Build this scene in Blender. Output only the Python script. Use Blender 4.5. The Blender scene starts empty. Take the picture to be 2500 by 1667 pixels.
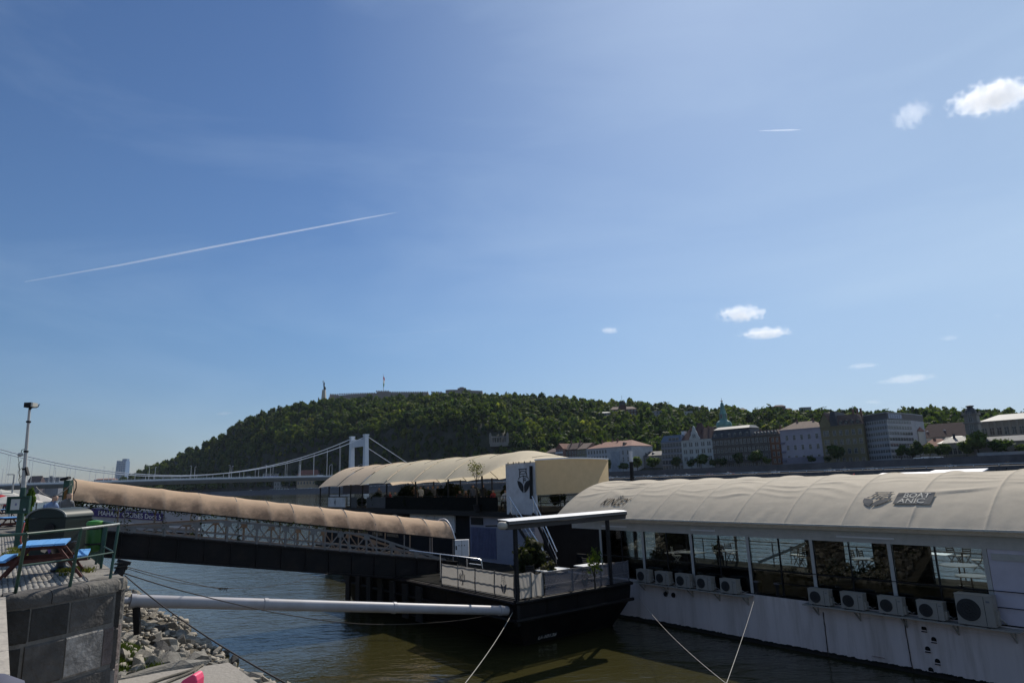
import bpy, bmesh, math, random
import numpy as np
from mathutils import Vector, Matrix, noise

random.seed(7)
rng = np.random.default_rng(7)
R = math.radians
C = bpy.context.scene.collection
SC = bpy.context.scene

# ---------------------------------------------------------------- camera
F = 1600.0                      # focal length in photograph pixels (2500 wide)
PITCH, ROLL, ZC = R(12.0), R(2.0), 6.3
_f = Vector((0, math.cos(PITCH), math.sin(PITCH)))
_u = Vector((0, -math.sin(PITCH), math.cos(PITCH)))
_r = Vector((1, 0, 0))
CR = _r * math.cos(ROLL) - _u * math.sin(ROLL)
CU = _r * math.sin(ROLL) + _u * math.cos(ROLL)
CF = _f
EYE = Vector((0, 0, ZC))
cam = bpy.data.cameras.new('camera')
cam.sensor_width = 36.0
cam.lens = 36.0 * F / 2500.0
cam.clip_start = 0.1
cam.clip_end = 60000
camo = bpy.data.objects.new('camera', cam)
C.objects.link(camo)
m = Matrix((CR, CU, -CF)).transposed().to_4x4()
m.translation = EYE
camo.matrix_world = m
SC.camera = camo

# ---------------------------------------------------------------- light
SUN_DIR = (CR * ((1720 - 1250) / F) + CU * ((833.5 + 240) / F) + CF).normalized()
SUN_EL = math.asin(SUN_DIR.z)
SUN_AZ = math.atan2(SUN_DIR.x, SUN_DIR.y)       # clockwise from +Y
world = bpy.data.worlds.new('World')
SC.world = world
world.use_nodes = True
nt = world.node_tree
sky = nt.nodes.new('ShaderNodeTexSky')
sky.sky_type = 'NISHITA'
sky.sun_disc = False
sky.sun_elevation = SUN_EL
sky.sun_rotation = SUN_AZ
sky.altitude = 100
sky.air_density = 1.3
sky.dust_density = 0.32
sky.ozone_density = 6.0
bg = nt.nodes['Background']
bg.inputs['Strength'].default_value = 0.0565
gm_ = nt.nodes.new('ShaderNodeGamma'); gm_.inputs['Gamma'].default_value = 1.1
tn_ = nt.nodes.new('ShaderNodeMix'); tn_.data_type = 'RGBA'; tn_.blend_type = 'MULTIPLY'; tn_.inputs['Factor'].default_value = 1.0
tn_.inputs['B'].default_value = (.93, 1.0, 1.11, 1)
nt.links.new(sky.outputs[0], gm_.inputs['Color']); nt.links.new(gm_.outputs[0], tn_.inputs['A']); 
wt_ = nt.nodes.new('ShaderNodeTexCoord'); sx_ = nt.nodes.new('ShaderNodeSeparateXYZ'); nt.links.new(wt_.outputs['Generated'], sx_.inputs[0])
hr_ = nt.nodes.new('ShaderNodeMapRange'); hr_.inputs['From Min'].default_value = 0.0; hr_.inputs['From Max'].default_value = 0.22; hr_.inputs['To Min'].default_value = 1.0; hr_.inputs['To Max'].default_value = 0.0
nt.links.new(sx_.outputs['Z'], hr_.inputs['Value'])
hz_ = nt.nodes.new('ShaderNodeMix'); hz_.data_type = 'RGBA'; hz_.blend_type = 'MULTIPLY'; hz_.inputs['B'].default_value = (.82, .81, .96, 1)
nt.links.new(hr_.outputs[0], hz_.inputs['Factor']); nt.links.new(tn_.outputs['Result'], hz_.inputs['A'])
# faint high cirrus veil
cm_ = nt.nodes.new('ShaderNodeMapping'); cm_.inputs['Scale'].default_value = (1.2, 2.2, 5.0); cm_.inputs['Rotation'].default_value = (.0, .35, .5)
nt.links.new(wt_.outputs['Generated'], cm_.inputs['Vector'])
cz_ = nt.nodes.new('ShaderNodeTexNoise'); cz_.inputs['Scale'].default_value = 1.6; cz_.inputs['Detail'].default_value = 6; cz_.inputs['Roughness'].default_value = .55; cz_.inputs['Distortion'].default_value = .5
nt.links.new(cm_.outputs[0], cz_.inputs['Vector'])
cr_ = nt.nodes.new('ShaderNodeMapRange'); cr_.inputs['From Min'].default_value = .45; cr_.inputs['From Max'].default_value = .8; cr_.inputs['To Max'].default_value = .16
nt.links.new(cz_.outputs['Fac'], cr_.inputs['Value'])
cx_ = nt.nodes.new('ShaderNodeMix'); cx_.data_type = 'RGBA'; cx_.inputs['B'].default_value = (9.8, 12.6, 16.0, 1)
gx_ = nt.nodes.new('ShaderNodeMapRange'); gx_.inputs['From Min'].default_value = -.25; gx_.inputs['From Max'].default_value = .65; gx_.inputs['To Max'].default_value = .58; nt.links.new(sx_.outputs['X'], gx_.inputs['Value'])
ga_ = nt.nodes.new('ShaderNodeMath'); nt.links.new(cr_.outputs[0], ga_.inputs[0]); nt.links.new(gx_.outputs[0], ga_.inputs[1]); nt.links.new(ga_.outputs[0], cx_.inputs['Factor']); nt.links.new(hz_.outputs['Result'], cx_.inputs['A']); nt.links.new(cx_.outputs['Result'], bg.inputs['Color'])
sun = bpy.data.lights.new('sun', 'SUN')
sun.energy = 4.8
sun.angle = R(0.53)
sun.color = (1.0, 0.92, 0.80)
suno = bpy.data.objects.new('sun', sun)
C.objects.link(suno)
suno.location = SUN_DIR * 200
suno.rotation_euler = SUN_DIR.to_track_quat('Z', 'Y').to_euler()
SC.view_settings.view_transform = 'Standard'
SC.view_settings.look = 'None'
SC.view_settings.exposure = 0.0
SC.view_settings.gamma = 1.0
SC.view_settings.use_curve_mapping = False
SC.cycles.max_bounces = 8
SC.cycles.transparent_max_bounces = 24
SC.cycles.volume_bounces = 1
SC.cycles.use_denoising = True

# ---------------------------------------------------------------- geometry helpers
def ray(px, py):
    return CR * ((px - 1250) / F) + CU * ((833.5 - py) / F) + CF
def _dir2(px, py):
    d = ray(px, py)
    return Vector((d.x, d.y, 0)).normalized()
U = _dir2(0, 1220)                    # along the Pest quay, away from the camera
N = Vector((U.y, -U.x, 0))            # from the quay out over the river
B = _dir2(-220, 1224)                 # along the far bank
NB = Vector((B.y, -B.x, 0))
TH_D = math.atan2(-U.y, -U.x)         # rotation of the dock frame (x = -s, y = n)
TH_B = math.atan2(-B.y, -B.x)         # rotation of the far-bank frame
def L(s, n, z=0.0):
    v = U * s + N * n
    return Vector((v.x, v.y, z))
def FB(t, w, z=0.0):
    v = B * t + NB * w
    return Vector((v.x, v.y, z))
def atY(px, py, y):
    d = ray(px, py); return EYE + d * (y / d.y)
def atZ(px, py, z):
    d = ray(px, py); return EYE + d * ((z - ZC) / d.z)
def atN(px, py, n):
    d = ray(px, py); return EYE + d * (n / d.dot(N))
def atS(px, py, s):
    d = ray(px, py); return EYE + d * (s / d.dot(U))
def atW(px, py, w):
    d = ray(px, py); return EYE + d * (w / d.dot(NB))
def S_(p): return p.dot(U)
def N_(p): return p.dot(N)
Z3 = Vector((0, 0, 1))
TAU = math.tau

class MB:
    def __init__(s): s.v = []; s.f = []; s.m = []
    def add(s, vs, fs, mi=0):
        o = len(s.v)
        s.v.extend(Vector(p) for p in vs)
        for f in fs:
            s.f.append([i + o for i in f]); s.m.append(mi)
        return s
    def box(s, c, d, ax=None, mi=0):
        c = Vector(c)
        X, Y, Zz = ax if ax else (Vector((1, 0, 0)), Vector((0, 1, 0)), Z3)
        vs = [c + X * (d[0] / 2 * i) + Y * (d[1] / 2 * j) + Zz * (d[2] / 2 * k) for k in (-1, 1) for j in (-1, 1) for i in (-1, 1)]
        return s.add(vs, [(0, 2, 3, 1), (4, 5, 7, 6), (0, 1, 5, 4), (2, 6, 7, 3), (0, 4, 6, 2), (1, 3, 7, 5)], mi)
    def bb(s, lo, hi, mi=0):
        lo = Vector(lo); hi = Vector(hi)
        return s.box((lo + hi) / 2, hi - lo, None, mi)
    def lbox(s, s0, s1, n0, n1, z0, z1, mi=0):        # box in dock coordinates
        vs = [L(a, b, c) for c in (z0, z1) for b in (n0, n1) for a in (s1, s0)]
        return s.add(vs, [(0, 2, 3, 1), (4, 5, 7, 6), (0, 1, 5, 4), (2, 6, 7, 3), (0, 4, 6, 2), (1, 3, 7, 5)], mi)
    def bar(s, p, q, w, h=None, up=Z3, mi=0):
        p = Vector(p); q = Vector(q); h = h or w
        a = (q - p); ln = a.length
        if ln < 1e-6: return s
        a.normalize()
        x = a.cross(up)
        if x.length < 1e-4: x = a.cross(Vector((1, 0, 0)))
        x.normalize(); y = x.cross(a).normalized()
        return s.box((p + q) / 2, (ln, w, h), (a, x, y), mi)
    def tube(s, pts, r, seg=8, mi=0, cap=True):
        pts = [Vector(p) for p in pts]
        n = len(pts)
        rs = r if hasattr(r, '__len__') else [r] * n
        t0 = (pts[1] - pts[0]).normalized()
        ref = Z3 if abs(t0.z) < .9 else Vector((1, 0, 0))
        x = t0.cross(ref).normalized()
        rings = []
        o = len(s.v)
        for i in range(n):
            t = (pts[min(i + 1, n - 1)] - pts[max(i - 1, 0)]).normalized()
            x = (x - t * x.dot(t)).normalized(); y = t.cross(x)
            for k in range(seg):
                a = TAU * k / seg
                s.v.append(pts[i] + (x * math.cos(a) + y * math.sin(a)) * rs[i])
        for i in range(n - 1):
            for k in range(seg):
                k2 = (k + 1) % seg
                s.f.append([o + i * seg + k, o + i * seg + k2, o + (i + 1) * seg + k2, o + (i + 1) * seg + k]); s.m.append(mi)
        if cap:
            s.f.append([o + k for k in range(seg)][::-1]); s.m.append(mi)
            s.f.append([o + (n - 1) * seg + k for k in range(seg)]); s.m.append(mi)
        return s
    def prism(s, poly, ext, mi=0):
        poly = [Vector(p) for p in poly]; ext = Vector(ext); n = len(poly)
        vs = poly + [p + ext for p in poly]
        fs = [tuple(range(n))[::-1], tuple(range(n, 2 * n))] + [(i, (i + 1) % n, n + (i + 1) % n, n + i) for i in range(n)]
        return s.add(vs, fs, mi)
    def lathe(s, c, prof, seg=16, mi=0, sx=1, sy=1):
        c = Vector(c); o = len(s.v)
        for r, z in prof:
            for k in range(seg):
                a = TAU * k / seg
                s.v.append(c + Vector((math.cos(a) * r * sx, math.sin(a) * r * sy, z)))
        for i in range(len(prof) - 1):
            for k in range(seg):
                k2 = (k + 1) % seg
                s.f.append([o + i * seg + k, o + i * seg + k2, o + (i + 1) * seg + k2, o + (i + 1) * seg + k]); s.m.append(mi)
        s.f.append([o + k for k in range(seg)][::-1]); s.m.append(mi)
        e = o + (len(prof) - 1) * seg
        s.f.append([e + k for k in range(seg)]); s.m.append(mi)
        return s
    def grid(s, fn, nu, nv, mi=0):
        o = len(s.v)
        for j in range(nv + 1):
            for i in range(nu + 1):
                s.v.append(Vector(fn(i / nu, j / nv)))
        for j in range(nv):
            for i in range(nu):
                a = o + j * (nu + 1) + i
                s.f.append([a, a + 1, a + nu + 2, a + nu + 1]); s.m.append(mi)
        return s
    def mesh(s, name, mats, off=Vector((0, 0, 0)), smooth=False, recalc=True):
        me = bpy.data.meshes.new(name)
        me.from_pydata([tuple(p - off) for p in s.v], [], s.f)
        for mt in (mats if isinstance(mats, (list, tuple)) else [mats]):
            me.materials.append(mt)
        me.polygons.foreach_set('material_index', s.m)
        if recalc:
            bm = bmesh.new(); bm.from_mesh(me)
            bmesh.ops.recalc_face_normals(bm, faces=bm.faces)
            bm.to_mesh(me); bm.free()
        if smooth:
            me.polygons.foreach_set('use_smooth', [True] * len(me.polygons))
            if smooth != 'all':
                try: me.set_sharp_from_angle(angle=R(smooth if smooth is not True else 40))
                except Exception: pass
        me.update()
        return me
    def build(s, name, mats, parent=None, smooth=False, local=False, recalc=True):
        if parent is None:
            lo = Vector([min(p[i] for p in s.v) for i in range(3)]); hi = Vector([max(p[i] for p in s.v) for i in range(3)])
            off = Vector(((lo.x + hi.x) / 2, (lo.y + hi.y) / 2, lo.z))
        elif local: off = Vector((0, 0, 0))
        else: off = WL[parent.name]
        o = bpy.data.objects.new(name, s.mesh(name, mats, off, smooth, recalc))
        C.objects.link(o)
        if parent is None:
            o.location = off; WL[o.name] = off
        else:
            o.parent = parent; WL[o.name] = off
        return o
WL = {}

def tag(o, label=None, cat=None, group=None, kind=None):
    if label: o['label'] = label
    if cat: o['category'] = cat
    if group: o['group'] = group
    if kind: o['kind'] = kind
    return o
def empty(name, loc, label=None, cat=None, group=None, rz=0.0):
    o = bpy.data.objects.new(name, None)
    o.empty_display_size = .3
    C.objects.link(o)
    o.location = loc; o.rotation_euler = (0, 0, rz)
    WL[o.name] = Vector(loc)
    return tag(o, label, cat, group)
def place(name, me, parent=None, loc=(0, 0, 0), rot=(0, 0, 0), sc=(1, 1, 1)):
    o = bpy.data.objects.new(name, me); C.objects.link(o)
    o.parent = parent; o.location = loc; o.rotation_euler = rot; o.scale = sc
    WL[o.name] = Vector(loc)
    return o
def copy_tree(o, parent=None):
    c = o.copy(); C.objects.link(c); c.parent = parent
    for ch in list(o.children): copy_tree(ch, c)
    return c
def kids(o): return list(o.children)

# ---------------------------------------------------------------- materials
MT = {}
def mat(name, col, rough=.7, var=.2, scale=2.0, bump=0.0, bscale=None, metal=0.0, spec=.4, trans=0.0, dirt=None, dscale=.6, dam=.5, stretch=None, coat=0.0, alpha=1.0):
    if name in MT: return MT[name]
    m = bpy.data.materials.new(name); m.use_nodes = True
    t = m.node_tree; n = t.nodes; l = t.links
    b = n['Principled BSDF']
    b.inputs['Roughness'].default_value = rough
    b.inputs['Metallic'].default_value = metal
    b.inputs['Specular IOR Level'].default_value = spec
    if coat: b.inputs['Coat Weight'].default_value = coat
    tc = n.new('ShaderNodeTexCoord'); src = tc.outputs['Object']
    if stretch:
        mp = n.new('ShaderNodeMapping'); mp.inputs['Scale'].default_value = stretch
        l.new(src, mp.inputs['Vector']); src = mp.outputs[0]
    nz = n.new('ShaderNodeTexNoise'); nz.inputs['Scale'].default_value = scale; nz.inputs['Detail'].default_value = 5; nz.inputs['Roughness'].default_value = .65
    l.new(src, nz.inputs['Vector'])
    mr = n.new('ShaderNodeMapRange'); mr.inputs['From Min'].default_value = .3; mr.inputs['From Max'].default_value = .7
    l.new(nz.outputs['Fac'], mr.inputs['Value'])
    mx = n.new('ShaderNodeMix'); mx.data_type = 'RGBA'
    mx.inputs['A'].default_value = (*[max(0, c * (1 - var)) for c in col], 1)
    mx.inputs['B'].default_value = (*[min(1, c * (1 + var)) for c in col], 1)
    l.new(mr.outputs[0], mx.inputs['Factor'])
    out = mx.outputs['Result']
    if dirt:
        nz2 = n.new('ShaderNodeTexNoise'); nz2.inputs['Scale'].default_value = dscale; nz2.inputs['Detail'].default_value = 8; nz2.inputs['Roughness'].default_value = .7
        l.new(src, nz2.inputs['Vector'])
        mr2 = n.new('ShaderNodeMapRange'); mr2.inputs['From Min'].default_value = .48; mr2.inputs['From Max'].default_value = .72; mr2.inputs['To Max'].default_value = dam
        l.new(nz2.outputs['Fac'], mr2.inputs['Value'])
        mx2 = n.new('ShaderNodeMix'); mx2.data_type = 'RGBA'
        l.new(mr2.outputs[0], mx2.inputs['Factor']); l.new(out, mx2.inputs['A']); mx2.inputs['B'].default_value = (*dirt, 1)
        out = mx2.outputs['Result']
    l.new(out, b.inputs['Base Color'])
    if bump:
        nb = n.new('ShaderNodeTexNoise'); nb.inputs['Scale'].default_value = bscale or scale * 6; nb.inputs['Detail'].default_value = 6
        l.new(src, nb.inputs['Vector'])
        bp = n.new('ShaderNodeBump'); bp.inputs['Strength'].default_value = bump; bp.inputs['Distance'].default_value = .05
        l.new(nb.outputs['Fac'], bp.inputs['Height']); l.new(bp.outputs[0], b.inputs['Normal'])
    if trans:
        tr = n.new('ShaderNodeBsdfTranslucent'); l.new(out, tr.inputs['Color'])
        ms = n.new('ShaderNodeMixShader'); ms.inputs[0].default_value = trans
        l.new(b.outputs[0], ms.inputs[1]); l.new(tr.outputs[0], ms.inputs[2])
        l.new(ms.outputs[0], n['Material Output'].inputs['Surface'])
    MT[name] = m
    return m
def leafmat(name, trans=.4):
    m = bpy.data.materials.new(name); m.use_nodes = True
    t = m.node_tree; n = t.nodes; l = t.links
    b = n['Principled BSDF']; b.inputs['Roughness'].default_value = .7; b.inputs['Specular IOR Level'].default_value = .08
    at = n.new('ShaderNodeAttribute'); at.attribute_name = 'tint'
    l.new(at.outputs['Color'], b.inputs['Base Color'])
    tr = n.new('ShaderNodeBsdfTranslucent')
    mu = n.new('ShaderNodeMix'); mu.data_type = 'RGBA'; mu.blend_type = 'MULTIPLY'; mu.inputs['Factor'].default_value = 1
    l.new(at.outputs['Color'], mu.inputs['A']); mu.inputs['B'].default_value = (1.25, 1.3, .6, 1)
    l.new(mu.outputs['Result'], tr.inputs['Color'])
    ms = n.new('ShaderNodeMixShader'); ms.inputs[0].default_value = trans
    l.new(b.outputs[0], ms.inputs[1]); l.new(tr.outputs[0], ms.inputs[2])
    l.new(ms.outputs[0], n['Material Output'].inputs['Surface'])
    return m
LEAF = leafmat('leaf')
def glassmat(name, col=(.6, .7, .72), mixf=.25, rough=.02, ior=1.45):
    if name in MT: return MT[name]
    m = bpy.data.materials.new(name); m.use_nodes = True
    t = m.node_tree; n = t.nodes; l = t.links; n.remove(n['Principled BSDF'])
    tr = n.new('ShaderNodeBsdfTransparent'); tr.inputs[0].default_value = (*col, 1)
    gl = n.new('ShaderNodeBsdfGlossy'); gl.inputs['Roughness'].default_value = rough
    fr = n.new('ShaderNodeFresnel'); fr.inputs[0].default_value = ior
    ms = n.new('ShaderNodeMixShader')
    l.new(fr.outputs[0], ms.inputs[0]); l.new(tr.outputs[0], ms.inputs[1]); l.new(gl.outputs[0], ms.inputs[2])
    l.new(ms.outputs[0], n['Material Output'].inputs['Surface'])
    MT[name] = m
    return m
WIN = mat('window_glass', (.02, .025, .035), .08, .3, 1.0, spec=.6)

def bulk(name, verts, faces, mat_, tint=None, smooth=False):
    """verts (N,3) array, faces list of equal-length index arrays"""
    me = bpy.data.meshes.new(name)
    me.vertices.add(len(verts)); me.vertices.foreach_set('co', np.ascontiguousarray(verts, dtype=np.float32).ravel())
    li = np.concatenate([f.ravel() for f in faces]); tot = np.concatenate([np.full(len(f), f.shape[1]) for f in faces])
    st = np.concatenate([[0], np.cumsum(tot)[:-1]])
    me.loops.add(len(li)); me.loops.foreach_set('vertex_index', li.astype(np.int32))
    me.polygons.add(len(tot)); me.polygons.foreach_set('loop_start', st.astype(np.int32)); me.polygons.foreach_set('loop_total', tot.astype(np.int32))
    if smooth: me.polygons.foreach_set('use_smooth', np.ones(len(tot), dtype=bool))
    me.update(calc_edges=True)
    if tint is not None:
        a = me.attributes.new('tint', 'FLOAT_COLOR', 'POINT')
        c = np.ones((len(verts), 4), dtype=np.float32); c[:, :3] = tint
        a.data.foreach_set('color', c.ravel())
    me.materials.append(mat_)
    me.validate()
    return me

_ico = None
def ico(sub):
    bm = bmesh.new(); bmesh.ops.create_icosphere(bm, subdivisions=sub, radius=1.0)
    v = np.array([p.co[:] for p in bm.verts]); f = np.array([[q.index for q in p.verts] for p in bm.faces]); bm.free()
    return v, f
ICO1, ICO2 = ico(1), ico(2)
def crown_proto(nleaf, lobes, leaf, core=True, seed=0, squash=.85, shape='round'):
    """unit crown (radius about 1) of leaf-clump quads over several lobes: verts, quads, tris"""
    g = np.random.default_rng(seed)
    lc = []; lr = []
    for i in range(lobes):
        d = g.normal(size=3); d /= np.linalg.norm(d)
        r = g.uniform(.25, .62)
        if shape == 'cone':
            h = g.uniform(-1, 1); c = np.array([d[0] * .45 * (1 - h) / 2, d[1] * .45 * (1 - h) / 2, h]); rr = .16 + .34 * (1 - h) / 2
        else:
            c = d * r * np.array([1, 1, squash]); rr = g.uniform(.32, .5)
        lc.append(c); lr.append(rr)
    lc = np.array(lc); lr = np.array(lr)
    w = lr ** 2 / np.sum(lr ** 2)
    k = g.choice(lobes, nleaf, p=w)
    d = g.normal(size=(nleaf, 3)); d /= np.linalg.norm(d, axis=1)[:, None]
    pos = lc[k] + d * (lr[k] * g.uniform(.66, 1.16, nleaf))[:, None]
    nrm = d + g.normal(size=(nleaf, 3)) * .45; nrm /= np.linalg.norm(nrm, axis=1)[:, None]
    t = np.cross(nrm, g.normal(size=(nleaf, 3))); t /= np.linalg.norm(t, axis=1)[:, None]
    b = np.cross(nrm, t)
    sz = leaf * g.uniform(.6, 1.3, nleaf)[:, None]
    bend = nrm * sz * g.uniform(-.3, .3, (nleaf, 1))
    v = np.stack([pos - t * sz - b * sz * .7, pos + t * sz - b * sz * .7 + bend, pos + t * sz + b * sz * .7, pos - t * sz + b * sz * .7 + bend], 1).reshape(-1, 3)
    q = np.arange(nleaf * 4).reshape(-1, 4)
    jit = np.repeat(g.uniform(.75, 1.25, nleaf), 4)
    tr = np.zeros((0, 3), dtype=int)
    if core:
        cv, cf = ICO1
        for c, r_ in list(zip(lc, lr))[:(len(lc) if core is True else core)]:
            o = len(v)
            v = np.concatenate([v, cv * (r_ * (.86 if core is True else .72)) * (1 + .12 * g.normal(size=(len(cv), 1))) + c]); tr = np.concatenate([tr, cf + o])
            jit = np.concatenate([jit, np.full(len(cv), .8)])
    return v, q, tr, jit
def crown_mesh(name, tint, nleaf=900, lobes=16, leaf=.11, seed=0, shape='round', core=True):
    v, q, t, j = crown_proto(nleaf, lobes, leaf, core, seed, shape=shape)
    g = np.random.default_rng(seed + 5)
    col = np.array(tint)[None, :] * j[:, None]
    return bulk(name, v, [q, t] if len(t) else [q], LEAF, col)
# ================================================================ the setting: river, far bank, hill
def watermat():
    m = bpy.data.materials.new('river_water'); m.use_nodes = True
    t = m.node_tree; n = t.nodes; l = t.links; b = n['Principled BSDF']
    b.inputs['Roughness'].default_value = .1; b.inputs['IOR'].default_value = 1.33
    tc = n.new('ShaderNodeTexCoord')
    nz = n.new('ShaderNodeTexNoise'); nz.inputs['Scale'].default_value = .07; nz.inputs['Detail'].default_value = 3
    l.new(tc.outputs['Object'], nz.inputs['Vector'])
    mx = n.new('ShaderNodeMix'); mx.data_type = 'RGBA'; l.new(nz.outputs['Fac'], mx.inputs['Factor'])
    mx.inputs['A'].default_value = (.024, .024, .009, 1); mx.inputs['B'].default_value = (.042, .037, .013, 1)
    l.new(mx.outputs['Result'], b.inputs['Base Color'])
    prev = None
    for sc, st, dist, rot in ((.35, (1.0, 2.2, 1), .06, .5), (1.3, (1.0, 2.0, 1), .032, .2), (5.0, (1.0, 1.6, 1), .008, .9)):
        mp = n.new('ShaderNodeMapping'); mp.inputs['Scale'].default_value = st; mp.inputs['Rotation'].default_value = (0, 0, rot)
        l.new(tc.outputs['Object'], mp.inputs['Vector'])
        w = n.new('ShaderNodeTexNoise'); w.inputs['Scale'].default_value = sc; w.inputs['Detail'].default_value = 3; w.inputs['Distortion'].default_value = .6
        l.new(mp.outputs[0], w.inputs['Vector'])
        bp = n.new('ShaderNodeBump'); bp.inputs['Strength'].default_value = 1.0; bp.inputs['Distance'].default_value = dist
        l.new(w.outputs['Fac'], bp.inputs['Height'])
        if prev: l.new(prev, bp.inputs['Normal'])
        prev = bp.outputs[0]
    l.new(prev, b.inputs['Normal'])
    return m
WATER = watermat()
mb = MB(); mb.add([(-5000, -300, 0), (5000, -300, 0), (5000, 6000, 0), (-5000, 6000, 0)], [(0, 1, 2, 3)])
o = mb.build('river', WATER); tag(o, kind='structure')
o.location = (0, 0, 0); o.data.transform(Matrix.Translation((0, 2850, 0)))

STONE_D = mat('embankment_stone', (.085, .08, .085), .85, .3, .15, dirt=(.04, .038, .04), dscale=.05, bump=.4, bscale=2)
ASPH = mat('asphalt', (.055, .055, .06), .9, .2, .3)
PAVE = mat('pavement_stone', (.16, .15, .14), .9, .2, .3)
GRASSG = mat('hill_ground', (.022, .026, .014), .95, .5, .08, dirt=(.05, .047, .043), dscale=.05, dam=.8, bump=1.0, bscale=.12)

# far bank path (right to left as seen from the quay): straight, then bending beyond the bridge
W0 = 345.0
t_r = B.dot(atW(3400, 1150, W0)); t_l = B.dot(atW(860, 1185, W0))
path = [FB(t_r + (t_l - t_r) * i / 24, W0) for i in range(25)]
for px, y in ((760, 760), (640, 860), (520, 960), (400, 1080), (250, 1300), (120, 1700), (40, 2600)):
    p = atY(px, 1200, y); path.append(Vector((p.x, p.y, 0)))
def path_norm(i):
    a = path[max(i - 1, 0)]; b = path[min(i + 1, len(path) - 1)]
    d = (b - a).normalized(); return Vector((d.y, -d.x, 0))
def sweep(name, prof, mt, i0=0, i1=None):
    i1 = len(path) if i1 is None else i1
    mb = MB(); k = len(prof)
    for i in range(i0, i1):
        nn = path_norm(i); f = min(1, max(0, (i - 20) / 5))
        for off, off2, z in prof:
            p = path[i] + nn * (off + (off2 - off) * f); mb.v.append(Vector((p.x, p.y, z)))
    for i in range(i1 - i0 - 1):
        for j in range(k - 1):
            a = i * k + j; mb.f.append([a, a + 1, a + k + 1, a + k]); mb.m.append(0)
    return tag(mb.build(name, mt), kind='structure')
sweep('embankment_wall', [(-.3, -1, -1.2), (0, 0, 0), (1.0, 9, 5.5), (1.6, 9.6, 5.75), (2.2, 10.2, 5.5)], STONE_D)
sweep('embankment_road', [(2.15, 10.15, 5.52), (24, 30, 5.6)], ASPH)
sweep('retaining_wall', [(23.8, 29.8, 5.4), (24.4, 30.4, 10.3), (25.2, 31.2, 10.3), (25.2, 31.2, 9.9)], STONE_D)
sweep('upper_street', [(25.1, 31.1, 10.0), (110, 110, 10.2)], PAVE)

RAILW = mat('white_rail_paint', (.62, .62, .64), .5, .1, 1)
rl = empty('embankment_railing', path[10], 'long pale railing along the top of the far embankment wall', 'railing')
mb = MB()
pts = []
for i in range(0, 27):
    f = min(1, max(0, (i - 20) / 5)); p = path[i] + path_norm(i) * (1.6 + 8 * f); pts.append(Vector((p.x, p.y, 6.45)))
for a, b_ in zip(pts[:-1], pts[1:]):
    mb.bar(a, b_, .25, .3)
mb.build('top_rail', RAILW, rl)
pm = MB().box((0, 0, .35), (.3, .3, .9)).mesh('railing_post', RAILW)
dist = 0; acc = []
for a, b_ in zip(pts[:-1], pts[1:]):
    k = max(1, int((b_ - a).length / 9))
    for j in range(k): acc.append(a.lerp(b_, j / k))
for p in acc[:110]:
    place('post', pm, rl, Vector((p.x, p.y, 5.75)) - WL[rl.name])

# ---------------------------------------------------------------- hill
sky_tab = [(-300, 1215), (150, 1205), (260, 1190), (330, 1153), (425, 1113), (510, 1076), (574, 1038), (638, 1007), (702, 988), (744, 980), (787, 978), (850, 972), (1000, 965), (1100, 962), (1170, 964), (1276, 966), (1382, 971), (1488, 980), (1595, 986), (1754, 997), (1913, 1002), (2126, 1007), (2285, 1003), (2445, 1012), (2700, 1020), (3000, 1030)]
rid_tab = [(-300, 2600), (200, 1900), (330, 1350), (500, 1200), (700, 1120), (800, 1100), (1000, 1120), (1300, 1080), (1600, 960), (1900, 860), (2200, 760), (2500, 700), (3000, 640)]
def itp(tab, x):
    for (a, b_), (c, d) in zip(tab[:-1], tab[1:]):
        if x <= c: return b_ + (d - b_) * max(0, (x - a)) / (c - a)
    return tab[-1][1]
def foot_y(px):
    # where the column of sight crosses the far bank, plus the strip of streets
    d = ray(px, 1190); h = Vector((d.x, d.y, 0)) / d.y
    best = None
    for a, b_ in zip(path[:-1], path[1:]):
        e = b_ - a; den = h.x * e.y - h.y * e.x
        if abs(den) < 1e-9: continue
        t = (a.x * e.y - a.y * e.x) / den; s = (a.x * h.y - a.y * h.x) / den
        if -.02 <= s <= 1.02 and t > 0: best = t if best is None else min(best, t)
    return best or 2600
def sstep(a, b_, x):
    t = min(1, max(0, (x - a) / (b_ - a))); return t * t * (3 - 2 * t)
COLS = list(range(-200, 3000, 20)); FR = [i / 34 for i in range(0, 50)]
colinfo = {}
for px in COLS:
    yr = itp(rid_tab, px); py = itp(sky_tab, px)
    zr = atY(px, py, yr).z - 8.0
    if px < 330: zr = max(zr, 9)
    yf = min(foot_y(px) + 62, yr - 60)
    cl = sstep(520, 700, px) * (1 - sstep(1150, 1330, px))
    h = atY(px, py, yr); colinfo[px] = (yf, yr, max(zr, 10.2), cl, h.x / h.y)
def terr(px, f):
    yf, yr, zr, cl, k = colinfo[px]
    y = yf + (yr - yf) * f
    if f <= 1:
        pr = (.62 * f + .38 * math.sin(f * math.pi / 2))
        cf = .34 * sstep(.02, .13, f) + .66 * f ** .9
        pr = pr * (1 - cl) + cf * cl
        if px > 1300: pr = pr * (1 - .5 * sstep(1300, 1700, px)) + .5 * sstep(1300, 1700, px) * f ** 1.25
    else: pr = 1 - .25 * (f - 1)
    z = 10.0 + (zr - 10) * pr
    x = k * y
    z += (noise.noise((x * .012, y * .012, 3.1)) * 5 + noise.noise((x * .04, y * .04, 7.7)) * 2.5) * min(1, f * 4) * min(1, (zr - 10) / 60)
    return Vector((x, y, z))
mb = MB()
for px in COLS:
    for f in FR: mb.v.append(terr(px, f))
nf = len(FR)
for i in range(len(COLS) - 1):
    for j in range(nf - 1):
        a = i * nf + j; mb.f.append([a, a + nf, a + nf + 1, a + 1]); mb.m.append(0)
hill = tag(mb.build('hill', GRASSG, smooth='all'), kind='structure')

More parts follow.
